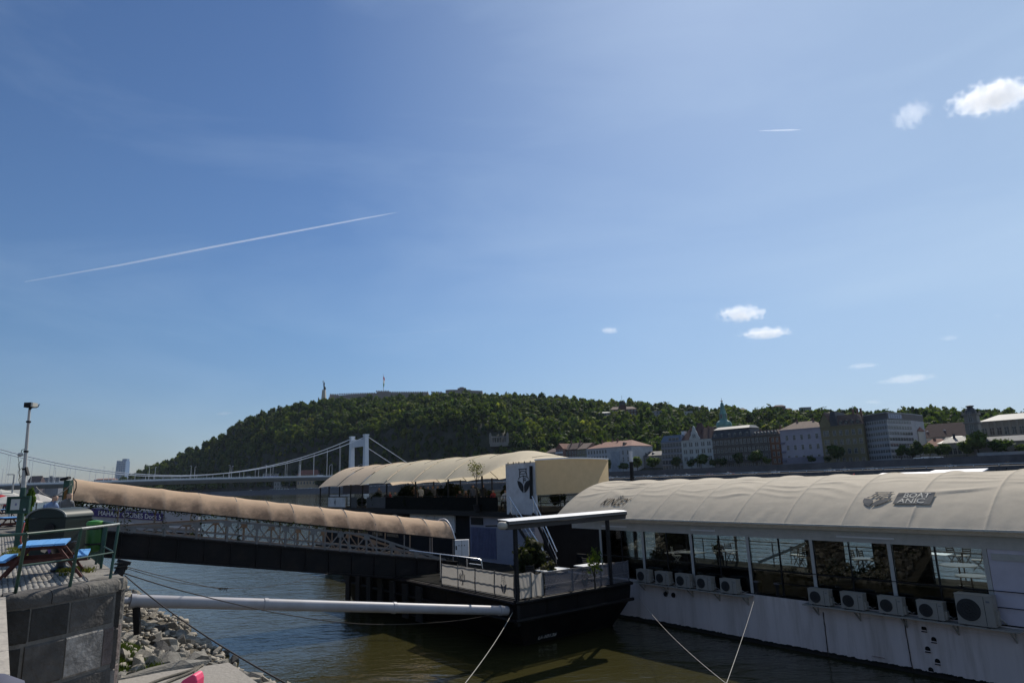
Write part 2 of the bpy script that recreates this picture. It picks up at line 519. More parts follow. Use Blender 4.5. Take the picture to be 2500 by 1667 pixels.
def hill_depth(px, py):
    pc = int(round((px + 200) / 20)) * 20 - 200; best = None
    for i in range(2, 130):
        q = terr(pc, i / 130); d = q - EYE; yy = 833.5 - F * d.dot(CU) / d.dot(CF)
        if best is None or abs(yy - py) < best[0]: best = (abs(yy - py), q.y)
    return best[1]
HOUSE_SPOTS = [(1494, 1556, 1024), (1462, 1492, 1028), (1578, 1618, 1024), (1594, 1626, 1006), (1638, 1692, 1022), (1664, 1698, 1005), (1706, 1730, 1006), (1460, 1476, 991), (1894, 1920, 1010), (1920, 1936, 1012), (1938, 1972, 1022), (1958, 1982, 1008), (1806, 1822, 1012), (1197, 1240, 1084)]
HD = {h: hill_depth((h[0] + h[1]) / 2, h[2]) - (12 if h[0] > 1250 else 4) for h in HOUSE_SPOTS}
# forest on the hill: one mass of trees
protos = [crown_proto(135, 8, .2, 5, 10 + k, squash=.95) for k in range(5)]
VV = []; QQ = []; TT = []; TI = []; off = 0
cand = []
tints = np.array([(.044, .070, .018), (.062, .090, .020), (.032, .054, .020), (.085, .112, .024), (.052, .074, .026), (.036, .064, .026), (.115, .135, .032)])
prob = np.array([.23, .2, .17, .13, .12, .1, .05])
keep_out = []      # filled with (px0,px1,f0,f1) for houses standing on the hill
for _ in range(16000):
    px = random.uniform(-60, 2860); f = random.random() ** (1.0 if random.random() < .6 else 2.0) * 1.06
    cand.append((px, f))
for _ in range(2500): cand.append((random.uniform(560, 1330), random.uniform(.01, .16)))
grid_taken = {}
nt_ = 0
for px, f in cand:
    pc = min(max(int(round((px + 200) / 20)) * 20 - 200, COLS[0]), COLS[-1] - 20)
    yf, yr, zr, cl, k = colinfo[pc]
    if zr < 22: continue
    if px > 1330 and f < .09: continue
    if cl > .5 and .02 < f < .12 and random.random() < .25: continue
    if 800 < px < 1180 and f > .985: continue
    p = terr(pc, f); p2 = terr(pc + 20, f) if pc + 20 in colinfo else p
    p = p.lerp(p2, (px - pc) / 20 if 0 <= px - pc <= 20 else 0)
    if any(h[0] - 3 < px < h[1] + 3 and d_ - (17 if h[0] > 1250 else 2) < p.y < d_ + 18 for h, d_ in HD.items()): continue
    gs_ = 1.0 if cl < .3 or f > .16 else .5
    key = (int(p.x // (8.0 * gs_)), int(p.y // (9.5 * gs_)), gs_)
    if key in grid_taken: continue
    grid_taken[key] = 1
    v, q, t, j = protos[random.randrange(5)]
    r = (random.uniform(3.2, 7.4) if random.random() < .8 else random.uniform(7, 9)) * (1 if gs_ == 1 else .6) * (.85 if f > .9 else 1)
    hh = r * random.uniform(.95, 1.3)
    a = random.uniform(0, TAU); ca, sa = math.cos(a), math.sin(a)
    x = v[:, 0] * ca - v[:, 1] * sa; y = v[:, 0] * sa + v[:, 1] * ca
    VV.append(np.stack([x * r + p.x, y * r + p.y, v[:, 2] * hh + p.z + hh * .75], 1))
    QQ.append(q + off); TT.append(t + off); off += len(v)
    pn_ = noise.noise((p.x * .011, p.y * .011, 9.3)) + .5 * noise.noise((p.x * .035, p.y * .035, 4.1)); ti = tints[rng.choice(7, p=prob)] * random.uniform(.75, 1.25) * (1 + .45 * pn_) * np.array([1 + .18 * pn_, 1, 1 - .1 * pn_])
    TI.append(ti[None, :] * j[:, None]); nt_ += 1
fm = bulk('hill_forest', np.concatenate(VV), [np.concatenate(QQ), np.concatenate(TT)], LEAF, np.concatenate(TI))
fo = place('hill_forest', fm); tag(fo, 'dense spring wood covering the long hill across the river', kind='stuff')
print('forest trees', nt_, len(fm.polygons))

# ---------------------------------------------------------------- things on the hilltop
CIT = mat('citadel_stone', (.24, .2, .185), .9, .15, .1, dirt=(.12, .1, .095), dscale=.08)
def hillz(px, f=1.0):
    pc = int(round((px + 200) / 20)) * 20 - 200
    return terr(pc, f)
YC = 1128.0
def cpt(px, py, y=YC): return atY(px, py, y)
cit = empty('citadel', cpt(930, 965), 'long low stone citadel along the crest of the wooded hill', 'fortress')
def wallrun(pts, thick, mt, name, zb=None):
    mb = MB()
    for (a, ya), (b_, yb) in zip(pts[:-1], pts[1:]):
        p = cpt(a, ya); q = cpt(b_, yb)
        zlo = min(p.z, q.z) - 16
        mb.add([Vector((p.x, p.y, zlo)), Vector((q.x, q.y, zlo)), q, p, Vector((p.x, p.y + thick, zlo)), Vector((q.x, q.y + thick, zlo)), q + Vector((0, thick, 0)), p + Vector((0, thick, 0))],
               [(0, 1, 2, 3), (4, 7, 6, 5), (3, 2, 6, 7), (0, 4, 5, 1), (0, 3, 7, 4), (1, 5, 6, 2)])
    return mb.build(name, mt, cit)
def cp(x, y): return (700 + x / 3.92, 890 + y / 3.92)
wallrun([cp(410, 293), cp(430, 288), cp(500, 292)], 20, CIT, 'bastion')
wallrun([cp(500, 293), cp(680, 280), cp(860, 272)], 14, CIT, 'curtain_wall')
wallrun([cp(860, 260), cp(930, 256), cp(992, 259)], 20, CIT, 'bastion')
wallrun([cp(992, 268), cp(1180, 266), cp(1352, 265)], 14, CIT, 'curtain_wall')
wallrun([cp(1380, 284), cp(1420, 266), cp(1493, 265)], 12, CIT, 'bastion')
wallrun([cp(1520, 243), cp(1560, 239), cp(1760, 239)], 26, CIT, 'bastion')
wallrun([cp(1760, 246), cp(1872, 250)], 20, CIT, 'bastion')
mb = MB()
for k in range(60):
    x = 420 + k * 22
    if 1352 < x < 1380 or 1493 < x: continue
    yy = 288 if x < 500 else (284 - (x - 500) * .03 if x < 860 else (256 if x < 992 else 265))
    p = cpt(*cp(x, yy)); MB().box(p + Vector((0, 1, .5)), (2.5, 1.5, 2.2)).build('merlon', CIT, cit)
p = cpt(*cp(1672, 236)); mb = MB(); mb.box(p + Vector((0, 8, 1)), (14, 8, 4)); mb.box(p + Vector((0, 8, 3.6)), (7, 6, 2)); mb.build('roof_house', CIT, cit)

fl = empty('flagpole', cpt(*cp(925, 258)), 'tall flagpole with a limp flag above the citadel centre', 'flagpole')
p0 = cpt(*cp(925, 262)); p1 = cpt(*cp(924, 88))
MB().tube([p0, p1], [.45, .25], 8).build('pole', mat('pole_white', (.5, .5, .5), .5), fl)
def flagfn(u, v):
    p = p1 + Vector((.3, 0, -4)) + Vector((u * 2.4 * (1 - .3 * v) + .5 * math.sin(v * 5) - 1.2 * (1 - v) * .4, math.sin(u * 6 + v * 2) * .6, -v * 17 - u * 2.5)); return p
for k, (nm, c) in enumerate((('red_stripe', (.4, .05, .05)), ('white_stripe', (.7, .7, .7)), ('green_stripe', (.05, .22, .08)))):
    MB().grid(lambda u, v, k=k: flagfn(u, (v + k) / 3), 4, 8).build(nm, mat('flag_' + nm, c, .8, trans=.3), fl)

# liberty statue on its pedestal
YS = 1120.0
def sp(x, y): return atY(300 + x / 3.92, 900 + y / 3.92, YS)
base = sp(1922, 312); kk = 1 / 3.92 * YS / 1640    # metres per crop pixel
st = empty('hilltop_monument', base, 'slender column monument with a dark figure raising both arms overhead', 'monument')
PED = mat('pedestal_stone', (.42, .38, .33), .85, .1, .1)
BRZ = mat('dark_bronze', (.03, .035, .032), .55, .2, .5, metal=.3)
mb = MB(); mb.bb(base + Vector((-5.2, -4, -14)), base + Vector((6.5, 4, 3.2))); mb.build('plinth', PED, st)
mb = MB(); w0, w1, hcol = 3.5, 2.4, 20.0
mb.add([base + Vector(q) for q in ((-w0, -w0, 3.2), (w0, -w0, 3.2), (w0, w0, 3.2), (-w0, w0, 3.2), (-w1, -w1, hcol), (w1, -w1, hcol), (w1, w1, hcol), (-w1, w1, hcol))],
       [(0, 3, 2, 1), (4, 5, 6, 7), (0, 1, 5, 4), (1, 2, 6, 5), (2, 3, 7, 6), (3, 0, 4, 7)])
mb.build('column', PED, st)
b0 = base + Vector((0, 0, hcol))
fig = [(0.9, 0, 1.9), (.9, .6, 2.0), (.9, 2.0, 1.75), (.5, 4.0, 1.45), (0, 5.8, 1.15), (-.3, 7.4, 1.0), (-.2, 8.8, 1.2), (0, 9.8, 1.25), (.1, 10.6, .6), (.1, 11.0, .55)]
mb = MB(); mb.tube([b0 + Vector((x, 0, z)) for x, z, r in fig], [r for x, z, r in fig], 10)
mb.tube([b0 + Vector((1.2, 0, .5)), b0 + Vector((2.6, .3, 1.6)), b0 + Vector((2.0, .2, 4.0)), b0 + Vector((.8, 0, 6))], [.9, .8, .9, .5], 8)
mb.build('robed_body', BRZ, st, smooth='all')
mb = MB(); mb.lathe(b0 + Vector((.2, -.1, 11.0)), [(.2, 0), (.65, .3), (.75, .9), (.5, 1.5), (.1, 1.7)], 10); mb.build('head', BRZ, st, smooth='all')
for sx in (-1, 1):
    mb = MB(); mb.tube([b0 + Vector((sx * .9, 0, 10.0)), b0 + Vector((sx * 1.2 - .5, -.4, 12.2)), b0 + Vector((sx * .5 - 1.3, -.6, 14.2))], [.5, .42, .3], 8); mb.build('raised_arm', BRZ, st, smooth='all')
def palm(u, v):
    a = (u - .5) * 2; return b0 + Vector((-1.3 + a * (1.6 - .6 * v) - 1.2 * v * v, -.6 + .3 * a * a, 14.1 + 2.2 * v - a * a * .8))
mb = MB(); mb.tube([palm(0, .1), palm(.25, .5), palm(.5, .7), palm(.75, .5), palm(1, .1)], [.12, .35, .45, .35, .12], 6); mb.build('palm_leaf', BRZ, st, smooth='all')
for dx in (-9, 9):
    mb = MB(); mb.tube([base + Vector((dx, 0, -3)), base + Vector((dx, 0, 2.5)), base + Vector((dx + .3, 0, 5)), base + Vector((dx, 0, 7.6))], [1.0, 1.2, 1.1, .3], 8)
    mb.build('side_figure', BRZ, st, smooth='all')

# pale colonnade on the slope above the bridge
g0 = cp(1950, 755); g1 = cp(2115, 660)
YG = HD[(1197, 1240, 1084)] - 2
pa = atY(g0[0], g0[1], YG); pb = atY(g1[0], g0[1], YG); hz = (atY(g0[0], g1[1], YG).z - pa.z) * .8
COLS_M = mat('colonnade_stone', (.17, .16, .15), .8, .15, .2)
gm = empty('colonnade', pa, 'small pale semicircular colonnade among trees on the hillside', 'colonnade')
wd = pb.x - pa.x
def arcp(u, z): a = math.pi * u; return Vector((pa.x + wd * (.5 - .5 * math.cos(a)), YG + 6 * math.sin(a), pa.z + z))
MB().bb(pa + Vector((-.5, -2, -3)), pa + Vector((wd + .5, 7, 1.0))).build('base', COLS_M, gm)
cm = MB().lathe((0, 0, 0), [(.75, 0), (.6, .4), (.52, hz - 3.2), (.7, hz - 2.8)], 10).mesh('column', COLS_M)
for k in range(11):
    q = arcp(k / 10, 1.2); place('column', cm, gm, q - pa)
mb = MB()
for k in range(10):
    mb.bar(arcp(k / 10, hz - 1.2), arcp((k + 1) / 10, hz - 1.2), 1.6, 1.5)
mb.build('entablature', COLS_M, gm)
for u in (0, 1):
    q = arcp(u, 0); mb = MB(); mb.box(q + Vector((0, 0, hz / 2 + .8)), (2.2, 2.2, hz + 1.6)); mb.box(q + Vector((0, 0, hz + 2)), (1.0, 1.0, 1.4)); mb.build('end_pier', COLS_M, gm)

# glass tower far beyond the bridge
GT = atY(291, 1170, 3600.0)
tw = empty('glass_tower', (GT.x, GT.y, 0), 'far bluish glass office tower left of the hill foot', 'tower')
sc_ = 3600 / 1640
TG = mat('tower_glass', (.09, .15, .26), .12, .15, .02, spec=.9)
wpx = 13.5 * sc_; ztop = atY(292, 1124, 3600).z
mb = MB(); mb.add([GT + Vector(q) for q in ((-wpx * 1.05, 0, -GT.z - 1), (wpx * 1.05, 0, -GT.z - 1), (wpx * 1.05, 40, -GT.z - 1), (-wpx * 1.05, 40, -GT.z - 1))] + [Vector((GT.x + a * wpx, GT.y + b_, ztop - c)) for a, b_, c in ((-.72, 0, 0), (.92, 0, 4), (.92, 40, 4), (-.72, 40, 0))],
       [(0, 3, 2, 1), (4, 5, 6, 7), (0, 1, 5, 4), (1, 2, 6, 5), (2, 3, 7, 6), (3, 0, 4, 7)])
mb.build('glass_shaft', TG, tw)
TB = mat('tower_band', (.35, .38, .42), .5)
for k in range(1, 16):
    z = ztop * k / 16.3; f = k / 16.3; a = -wpx * (1.05 - .33 * f); b2 = wpx * (1.05 - .13 * f)
    mb = MB(); mb.bb((GT.x + a - .3, GT.y - .8, z), (GT.x + b2 + .3, GT.y - .05, z + 1.4)); mb.build('floor_band', TB, tw)
for a in (-.3, .1, .5):
    mb = MB(); mb.bar((GT.x + a * wpx * 1.1, GT.y - .9, 5), (GT.x + a * wpx, GT.y - .9, ztop - 4), 1.6, .6); mb.build('mullion', TB, tw)
MB().bb((GT.x + wpx * .1, GT.y + 8, ztop - 6), (GT.x + wpx * .9, GT.y + 34, ztop + 9)).build('crown_room', TG, tw)
# ================================================================ white suspension bridge
BW = mat('bridge_white', (.62, .64, .68), .5, .06, .3)
BDK = mat('bridge_girder', (.34, .36, .42), .6, .1, .2)
T0 = atY(875, 1160, 600.0); T0 = Vector((T0.x, T0.y, 0))
AX = Vector((-math.cos(R(40)), -math.sin(R(40)), 0)); PX = Vector((-AX.y, AX.x, 0))       # towards this shore; across the deck (to the near side)
if PX.y > 0: PX = -PX
SPAN = 290.0
def bp_(t, w, z): v = T0 + AX * t + PX * w; return Vector((v.x, v.y, z))
def deckz(t): return 15.4 + .9 * (1 - ((t - 110) / 145) ** 2) if t > -35 else 15.4 + .9 * (1 - ((-35 - 110) / 145) ** 2)
br = empty('suspension_bridge', T0, 'white suspension bridge crossing the river below the hill', 'bridge')
HW = 13.5
mb = MB(); ts = [-150 + i * 12 for i in range(50)]
for i in range(len(ts) - 1):
    a, b_ = ts[i], ts[i + 1]; za, zb = deckz(a), deckz(b_)
    prof = [(-HW, -.6), (-HW, -1.2), (-HW + 3.5, -3.6), (HW - 3.5, -3.6), (HW, -1.2), (HW, -.6)]
    n0 = len(mb.v)
    for t, z in ((a, za), (b_, zb)):
        for w, dz in prof: mb.v.append(bp_(t, w, z + dz))
    for k in range(6):
        k2 = (k + 1) % 6; mb.f.append([n0 + k, n0 + k2, n0 + 6 + k2, n0 + 6 + k]); mb.m.append(0)
mb.build('deck_girder', BDK, br)
mb = MB()
for i in range(len(ts) - 1):
    a, b_ = ts[i], ts[i + 1]
    mb.add([bp_(a, -HW + .3, deckz(a) - .55), bp_(a, HW - .3, deckz(a) - .55), bp_(b_, HW - .3, deckz(b_) - .55), bp_(b_, -HW + .3, deckz(b_) - .55)], [(0, 1, 2, 3)])
mb.build('roadway', ASPH, br)
for sgn in (-1, 1):
    mb = MB()
    for i in range(len(ts) - 1):
        a, b_ = ts[i], ts[i + 1]
        mb.bar(bp_(a, sgn * HW, deckz(a) - .3), bp_(b_, sgn * HW, deckz(b_) - .3), .25, .75)
        mb.bar(bp_(a, sgn * HW, deckz(a) + .55), bp_(b_, sgn * HW, deckz(b_) + .55), .1, .12)
        for k in range(6): t = a + k * 2; mb.bar(bp_(t, sgn * HW, deckz(t)), bp_(t, sgn * HW, deckz(t) + .55), .08)
    mb.build('parapet', BW, br)
ZT = 50.5
def cabz(t): return 18.6 + (ZT - .8 - 18.6) * ((t - 145) / 145) ** 2
for base_t, nm in ((0, 'tower'),):
    tr_ = empty('tower', bp_(base_t, 0, 0)); tr_.parent = br; tr_.location = bp_(base_t, 0, 0) - T0
    WL[tr_.name] = bp_(base_t, 0, 0)
    for sgn in (-1, 1):
        mb = MB(); n0 = 0
        for z, w, d in ((0, 4.6, 4.6), (16, 4.2, 4.2), (ZT - 1.5, 3.3, 3.4), (ZT, 3.3, 3.4)):
            for i, j in ((-1, -1), (1, -1), (1, 1), (-1, 1)): mb.v.append(bp_(base_t + j * d / 2, sgn * (14 - (z / ZT) * .3) + i * w / 2, z))
        for k in range(3):
            for i in range(4): mb.f.append([k * 4 + i, k * 4 + (i + 1) % 4, k * 4 + 4 + (i + 1) % 4, k * 4 + 4 + i]); mb.m.append(0)
        mb.f.append([12, 13, 14, 15]); mb.m.append(0)
        mb.build('leg', BW, tr_)
        MB().box(bp_(base_t, sgn * 13.7, ZT + .4), (4.2, 4.2, 1.4), (AX, PX, Z3)).build('saddle', BW, tr_)
    MB().box(bp_(base_t, 0, ZT - 6), (2.2, 24.1, 6.5), (AX, PX, Z3)).build('portal_beam', BW, tr_)
    MB().box(bp_(base_t, 0, 12.0), (2.6, 24.0, 3), (AX, PX, Z3)).build('lower_beam', BW, tr_)
for sgn in (-1, 1):
    pts = [bp_(t, sgn * 13.7, cabz(t)) for t in np.linspace(0, 290, 60)]
    MB().tube(pts, .3, 8).build('main_cable', BW, br)
    MB().tube([bp_(0, sgn * 13.7, ZT), bp_(-62, sgn * 13.7, 14.5)], .32, 8).build('back_stay', BW, br)
    for k in range(1, 24):
        t = k * 12.0
        MB().bar(bp_(t, sgn * 13.7, deckz(t)), bp_(t, sgn * 13.7, cabz(t)), .17).build('hanger', BW, br)
    for k in range(12):
        t = -34 + k * 28 + (9 if sgn > 0 else 0)
        mb = MB(); p = bp_(t, sgn * 12.6, deckz(t)); mb.tube([p, p + Vector((0, 0, 9.5))], [.16, .09], 6)
        mb.bar(p + Vector((0, 0, 9.4)), p + Vector((0, 0, 9.5)) - PX * sgn * 2.0, .14); mb.box(p + Vector((0, 0, 9.45)) - PX * sgn * 2.2, (1.0, .35, .2))
        mb.build('street_lamp', BW, br)

# ---------------------------------------------------------------- vehicles
TYRE = mat('tyre', (.02, .02, .02), .8)
CGL = mat('car_glass', (.015, .02, .028), .05, spec=.8)
def car_mesh(name, paint, kind='car'):
    """x = length, z up, one mesh per part returned as list"""
    parts = []
    if kind == 'bus': Lc, Wc, H1, H2 = 12, 2.5, 1.3, 3.1
    elif kind == 'van': Lc, Wc, H1, H2 = 5.2, 2.0, 1.1, 2.2
    else: Lc, Wc, H1, H2 = 4.3, 1.75, .85, 1.45
    h = Lc / 2
    if kind == 'car': prof = [(-h, .3), (h, .3), (h, .62), (h * .93, .74), (h * .45, .88), (-h * .78, .93), (-h, .82)]; cab = [(h * .42, .86), (h * .12, H2 - .06), (-h * .05, H2), (-h * .5, H2 - .04), (-h * .82, .92)]
    elif kind == 'van': prof = [(-h, .35), (h, .35), (h, .9), (h * .72, 1.15), (-h, 1.15)]; cab = [(h * .7, 1.13), (h * .45, H2 - .08), (h * .3, H2), (-h, H2), (-h, 1.13)]
    else: prof = [(-h, .4), (h, .4), (h, 1.3), (-h, 1.3)]; cab = [(h, 1.29), (h * .97, H2), (-h, H2), (-h, 1.29)]
    mb = MB(); mb.prism([(x, -Wc / 2, z) for x, z in prof], (0, Wc, 0)); parts.append(('body', mb.mesh(name + '_body', paint)))
    mb = MB(); ins = .12 if kind == 'car' else .03
    mb.prism([(x, -Wc / 2 + ins, z) for x, z in cab], (0, Wc - 2 * ins, 0)); parts.append(('cabin', mb.mesh(name + '_cabin', CGL)))
    rf = [(x, z) for x, z in cab if z > H2 - .12]
    mb = MB(); mb.prism([(x, -Wc / 2 + ins - .01, z + .012) for x, z in rf] + [(x, -Wc / 2 + ins - .01, z + .05) for x, z in rf[::-1]], (0, Wc - 2 * ins + .02, 0)); parts.append(('roof', mb.mesh(name + '_roof', paint)))
    return parts, Lc, Wc
wheel_me = {}
def wheel(r):
    if r not in wheel_me:
        mb = MB(); mb.tube([(0, -.1, 0), (0, .1, 0)], r, 14); wheel_me[r] = mb.mesh('wheel', TYRE)
    return wheel_me[r]
CARS = {}
def car(loc, rz, col, label, kind='car', group=None, name=None):
    k = (kind, col)
    if k not in CARS:
        CARS[k] = car_mesh('car', mat('paint_%s' % '_'.join('%03d' % int(c * 100) for c in col), col, .25, .03, spec=.6, coat=.5), kind)
    parts, Lc, Wc = CARS[k]
    e = empty(name or {'car': 'parked_car', 'van': 'parked_van', 'bus': 'bus'}[kind], loc, label, kind, group, rz)
    for nm, me in parts: place(nm, me, e)
    r = .32 if kind != 'bus' else .48
    for x in (-.31, .31):
        for y in (-1, 1): place('wheel', wheel(r), e, (x * Lc, y * (Wc / 2 - .08), r))
    return e
CW, CD, CG, CRD, CBL, CSV = (.7, .7, .7), (.02, .02, .025), (.2, .2, .21), (.35, .03, .03), (.04, .08, .3), (.45, .46, .48)
cn = {CW: 'white', CD: 'black', CG: 'grey', CRD: 'red', CBL: 'blue', CSV: 'silver'}
# cars on the far lower road, one per photographed spot
spots = [(1489, CW, 'just right of the beige canvas end wall'), (1502, CD, 'next to the white one by the canvas end wall'), (1567, CD, 'below the pale end facade with shrubs'), (1583, CSV, 'below the gap left of the glass fronted block'),
         (1622, CSV, 'below the glass fronted block'), (1648, CG, 'between the silver and the white ones below the glass block'), (1675, CW, 'below the white gabled house'), (1731, CRD, 'below the right edge of the white gabled house'),
         (1776, CSV, 'beside a red one below the long brown building'), (1783, CRD, 'half hidden behind a silver one below the brown building'), (1838, CSV, 'below the middle of the long brown building'), (1880, CD, 'below the right end of the brown building'), (1893, CW, 'at the corner below the lavender facade'),
         (2028, CW, 'below the left edge of the ochre house'), (2064, CSV, 'below the ochre house'), (2117, CD, 'with bright windscreen below the banded office block'), (2131, CSV, 'below the left edge of the banded office block'), (2216, CD, 'below the right face of the banded office block'), (2323, CSV, 'below the low metal roofed pavilion'), (2462, CD, 'far right below the arcade')]
for px, c, w in spots:
    d = 8.5 if c in (CW, CSV) else 12
    p = atW(px, 1150, W0 + d); p.z = 5.6
    car(p, TH_B + (0 if c != CD else math.pi), c, '%s car %s' % (cn[c], w), 'car', 'cars on the far embankment road')
for px, c, kd, w in ((2246, CW, 'car', 'white car at the left end of the row under the round trees'), (2268, CW, 'van', 'white van parked under the round trees by the low pavilion'), (2283, CSV, 'car', 'silver car close behind the white van'), (2295, CW, 'car', 'white car at the right end of the row under the round trees')):
    p = atW(px, 1140, W0 + 34); p.z = 10.0
    car(p, TH_B + .1, c, w, kd, 'vehicles on the upper street')
for i, px in enumerate((612, 632, 672, 702, 724, 757, 784)):
    k = 24 + (0 if px > 745 else 0)
    y = foot_y(px) + 16; p = atY(px, 1200, y); p.z = 5.6
    d = path[25] - path[27]; 
    c = (CW, CD, CSV, CW, CG, CW, CSV)[i]
    car(p, math.atan2(d.y, d.x), c, '%s car on the quay road beyond the river, %s' % (cn[c], ('farthest left of seven', 'second of seven from the left', 'third of seven from the left', 'middle one of seven', 'third of seven from the ship', 'second of seven from the ship', 'closest to the ship canopy')[i]), 'car', 'cars on the quay road under the bridge')
tb = 120.0
def t_for_px(px):
    lo, hi = -60., 285.
    for _ in range(40):
        mid = (lo + hi) / 2; q = bp_(mid, 6, 17) - EYE; x = 1250 + F * q.dot(CR) / q.dot(CF)
        if x > px: lo = mid
        else: hi = mid
    return lo
AXR = math.atan2(AX.y, AX.x)
for px, c, kd, w in ((660, CBL, 'bus', 'blue bus crossing the white bridge'), (605, CW, 'car', 'white car ahead of the blue bus on the bridge'), (425, CSV, 'car', 'silver car at the low point of the bridge cables'), (536, CD, 'car', 'black car on the bridge between low cables and bus'), (133, CD, 'car', 'dark car on the bridge above the left dock'), (780, CW, 'van', 'white van on the bridge beside the ship canopy')):
    t = t_for_px(px); car(bp_(t, 7, deckz(t) - .5), AXR, c, w, kd, 'bridge traffic')

# ================================================================ houses on the far bank
def bmat(name, c, var=.12): return mat('plaster_' + name, c, .85, var, .25, dirt=tuple(x * .5 for x in c), dscale=.12, dam=.6)
WHT = mat('window_frame_paint', (.38, .37, .36), .6)
_winc = {}
def win_mesh(w, h, sill=True):
    k = (round(w, 2), round(h, 2), sill)
    if k not in _winc:
        mb = MB(); mb.bb((-w / 2, -.02, 0), (w / 2, .3, h), 1)
        f = .13
        mb.bb((-w / 2 - f, -.13, -f), (-w / 2, -.03, h + f)); mb.bb((w / 2, -.13, -f), (w / 2 + f, -.03, h + f)); mb.bb((-w / 2, -.13, h), (w / 2, -.03, h + f))
        mb.bb((-.05, -.08, 0), (.05, -.025, h)); mb.bb((-w / 2, -.08, h * .62), (w / 2, -.03, h * .62 + .09))
        if sill: mb.bb((-w / 2 - .25, -.3, -.3), (w / 2 + .25, -.02, -.14))
        _winc[k] = mb.mesh('window', [WHT, WIN])
    return _winc[k]
WB = 395.0
def house(name, px0, px1, ye, base=10.0, D=16, w=WB, col=None, label='', cat='building', pxe=None):
    """empty at the front left base corner, x along the facade (rightwards), y inwards; returns empty, length, eave height"""
    p0 = atW(px0, 1120, w); p1 = atW(px1, 1120, w)
    ze = atW(pxe if pxe else (px0 + px1) / 2, ye, w).z
    p0.z = base
    e = empty(name, p0, label, cat, None, TH_B)
    Ln = Vector((p1.x - p0.x, p1.y - p0.y, 0)).length
    return e, Ln, ze - base, D
def hz_at(px, py, w=WB, base=10.0): return atW(px, py, w).z - base
def walls(e, Ln, H, D, mt, name='wall'):
    return MB().bb((0, 0, -3), (Ln, D, H)).build(name, mt, e, local=True)
def cornice(e, Ln, H, D, mt, zs=None, nm='cornice'):
    for z in ([H] if zs is None else zs):
        MB().bb((-.25, -.45, z - .35), (Ln + .25, -.003, z + .15)).build(nm, mt, e, local=True)
def rows(e, Ln, zlist, cols, w, h, x0=None, x1=None, face='front', D=0, sill=True):
    me = win_mesh(w, h, sill)
    x0 = Ln * .5 / cols if x0 is None else x0; x1 = Ln - x0 if x1 is None else x1
    for z in zlist:
        for k in range(cols):
            x = x0 + (x1 - x0) * (k / (cols - 1) if cols > 1 else .5)
            if face == 'front': place('window', me, e, (x, 0, z))
            elif face == 'right': place('window', me, e, (Ln, x, z), (0, 0, math.pi / 2))
            else: place('window', me, e, (0, x, z), (0, 0, -math.pi / 2))
def gable_roof(e, Ln, H, D, hr, mt, ov=.5, hip=0.0, nm='roof'):
    mb = MB()
    vs = [(-ov, -ov, H), (Ln + ov, -ov, H), (Ln + ov, D + ov, H), (-ov, D + ov, H), (hip, D / 2, H + hr), (Ln - hip, D / 2, H + hr)]
    mb.add([Vector(v) + Vector((0, 0, .16)) for v in vs], [(0, 1, 5, 4), (1, 2, 5), (2, 3, 4, 5), (3, 0, 4), (0, 3, 2, 1)])
    return mb.build(nm, mt, e, local=True)
def mansard(e, Ln, H, D, hr, mt, inset=2.5, nm='roof', x0=0, x1=None, top=None):
    x1 = Ln if x1 is None else x1
    mb = MB(); a = inset
    vs = [(x0 - .3, -.3, H), (x1 + .3, -.3, H), (x1 + .3, D, H), (x0 - .3, D, H), (x0 + a, a, H + hr), (x1 - a, a, H + hr), (x1 - a, D - a, H + hr), (x0 + a, D - a, H + hr)]
    mb.add([Vector(v) + Vector((0, 0, .16)) for v in vs], [(0, 1, 5, 4), (1, 2, 6, 5), (2, 3, 7, 6), (3, 0, 4, 7), (4, 5, 6, 7), (3, 2, 1, 0)])
    r = mb.build(nm, mt, e, local=True)
    if top:
        MB().add([(x0 + a - .6, a - .6, H + hr + .2), (x1 - a + .6, a - .6, H + hr + .2), (x1 - a + .6, D - a, H + hr + .2), (x0 + a - .6, D - a, H + hr + .2), (x0 + a + 1, a + 3, H + hr + 2), (x1 - a - 1, a + 3, H + hr + 2), (x1 - a - 1, D - a - 2, H + hr + 2), (x0 + a + 1, D - a - 2, H + hr + 2)],
                 [(0, 1, 5, 4), (1, 2, 6, 5), (2, 3, 7, 6), (3, 0, 4, 7), (4, 5, 6, 7), (3, 2, 1, 0)]).build('roof_cap', top, e, local=True)
    return r
def dormers(e, xs, z, y, mt, w=1.6, h=1.7):
    mb = MB(); mb.bb((-w / 2, -.2, 0), (w / 2, 2.4, h)); mb.prism([(-w / 2 - .2, -.3, h), (w / 2 + .2, -.3, h), (0, -.3, h + .8)], (0, 2.6, 0)); mb.bb((-w / 2 + .25, -.28, .25), (w / 2 - .25, -.21, h - .15), 1)
    me = mb.mesh('dormer', [mt, WIN])
    for x in xs: place('dormer', me, e, (x, y, z))
def chimneys(e, pts, mt, h=2.2):
    mb = MB(); mb.bb((-.5, -.4, -1.5), (.5, .4, h)); mb.bb((-.62, -.52, h), (.62, .52, h + .25)); me = mb.mesh('chimney', mt)
    for p in pts: place('chimney', me, e, p)
TILE = mat('red_roof_tile', (.2, .085, .06), .85, .25, .4, bump=.3)
TILED = mat('dark_roof_tile', (.06, .03, .03), .85, .25, .4, bump=.3)
TILEB = mat('brown_roof_tile', (.13, .085, .07), .85, .25, .4, bump=.3)
SLATE = mat('slate_roof', (.05, .052, .06), .7, .25, .4)
METR = mat('pale_metal_roof', (.2, .2, .2), .6, .15, .3, spec=.5)
BRICK = mat('chimney_brick', (.16, .09, .07), .9)
sB = 1.0

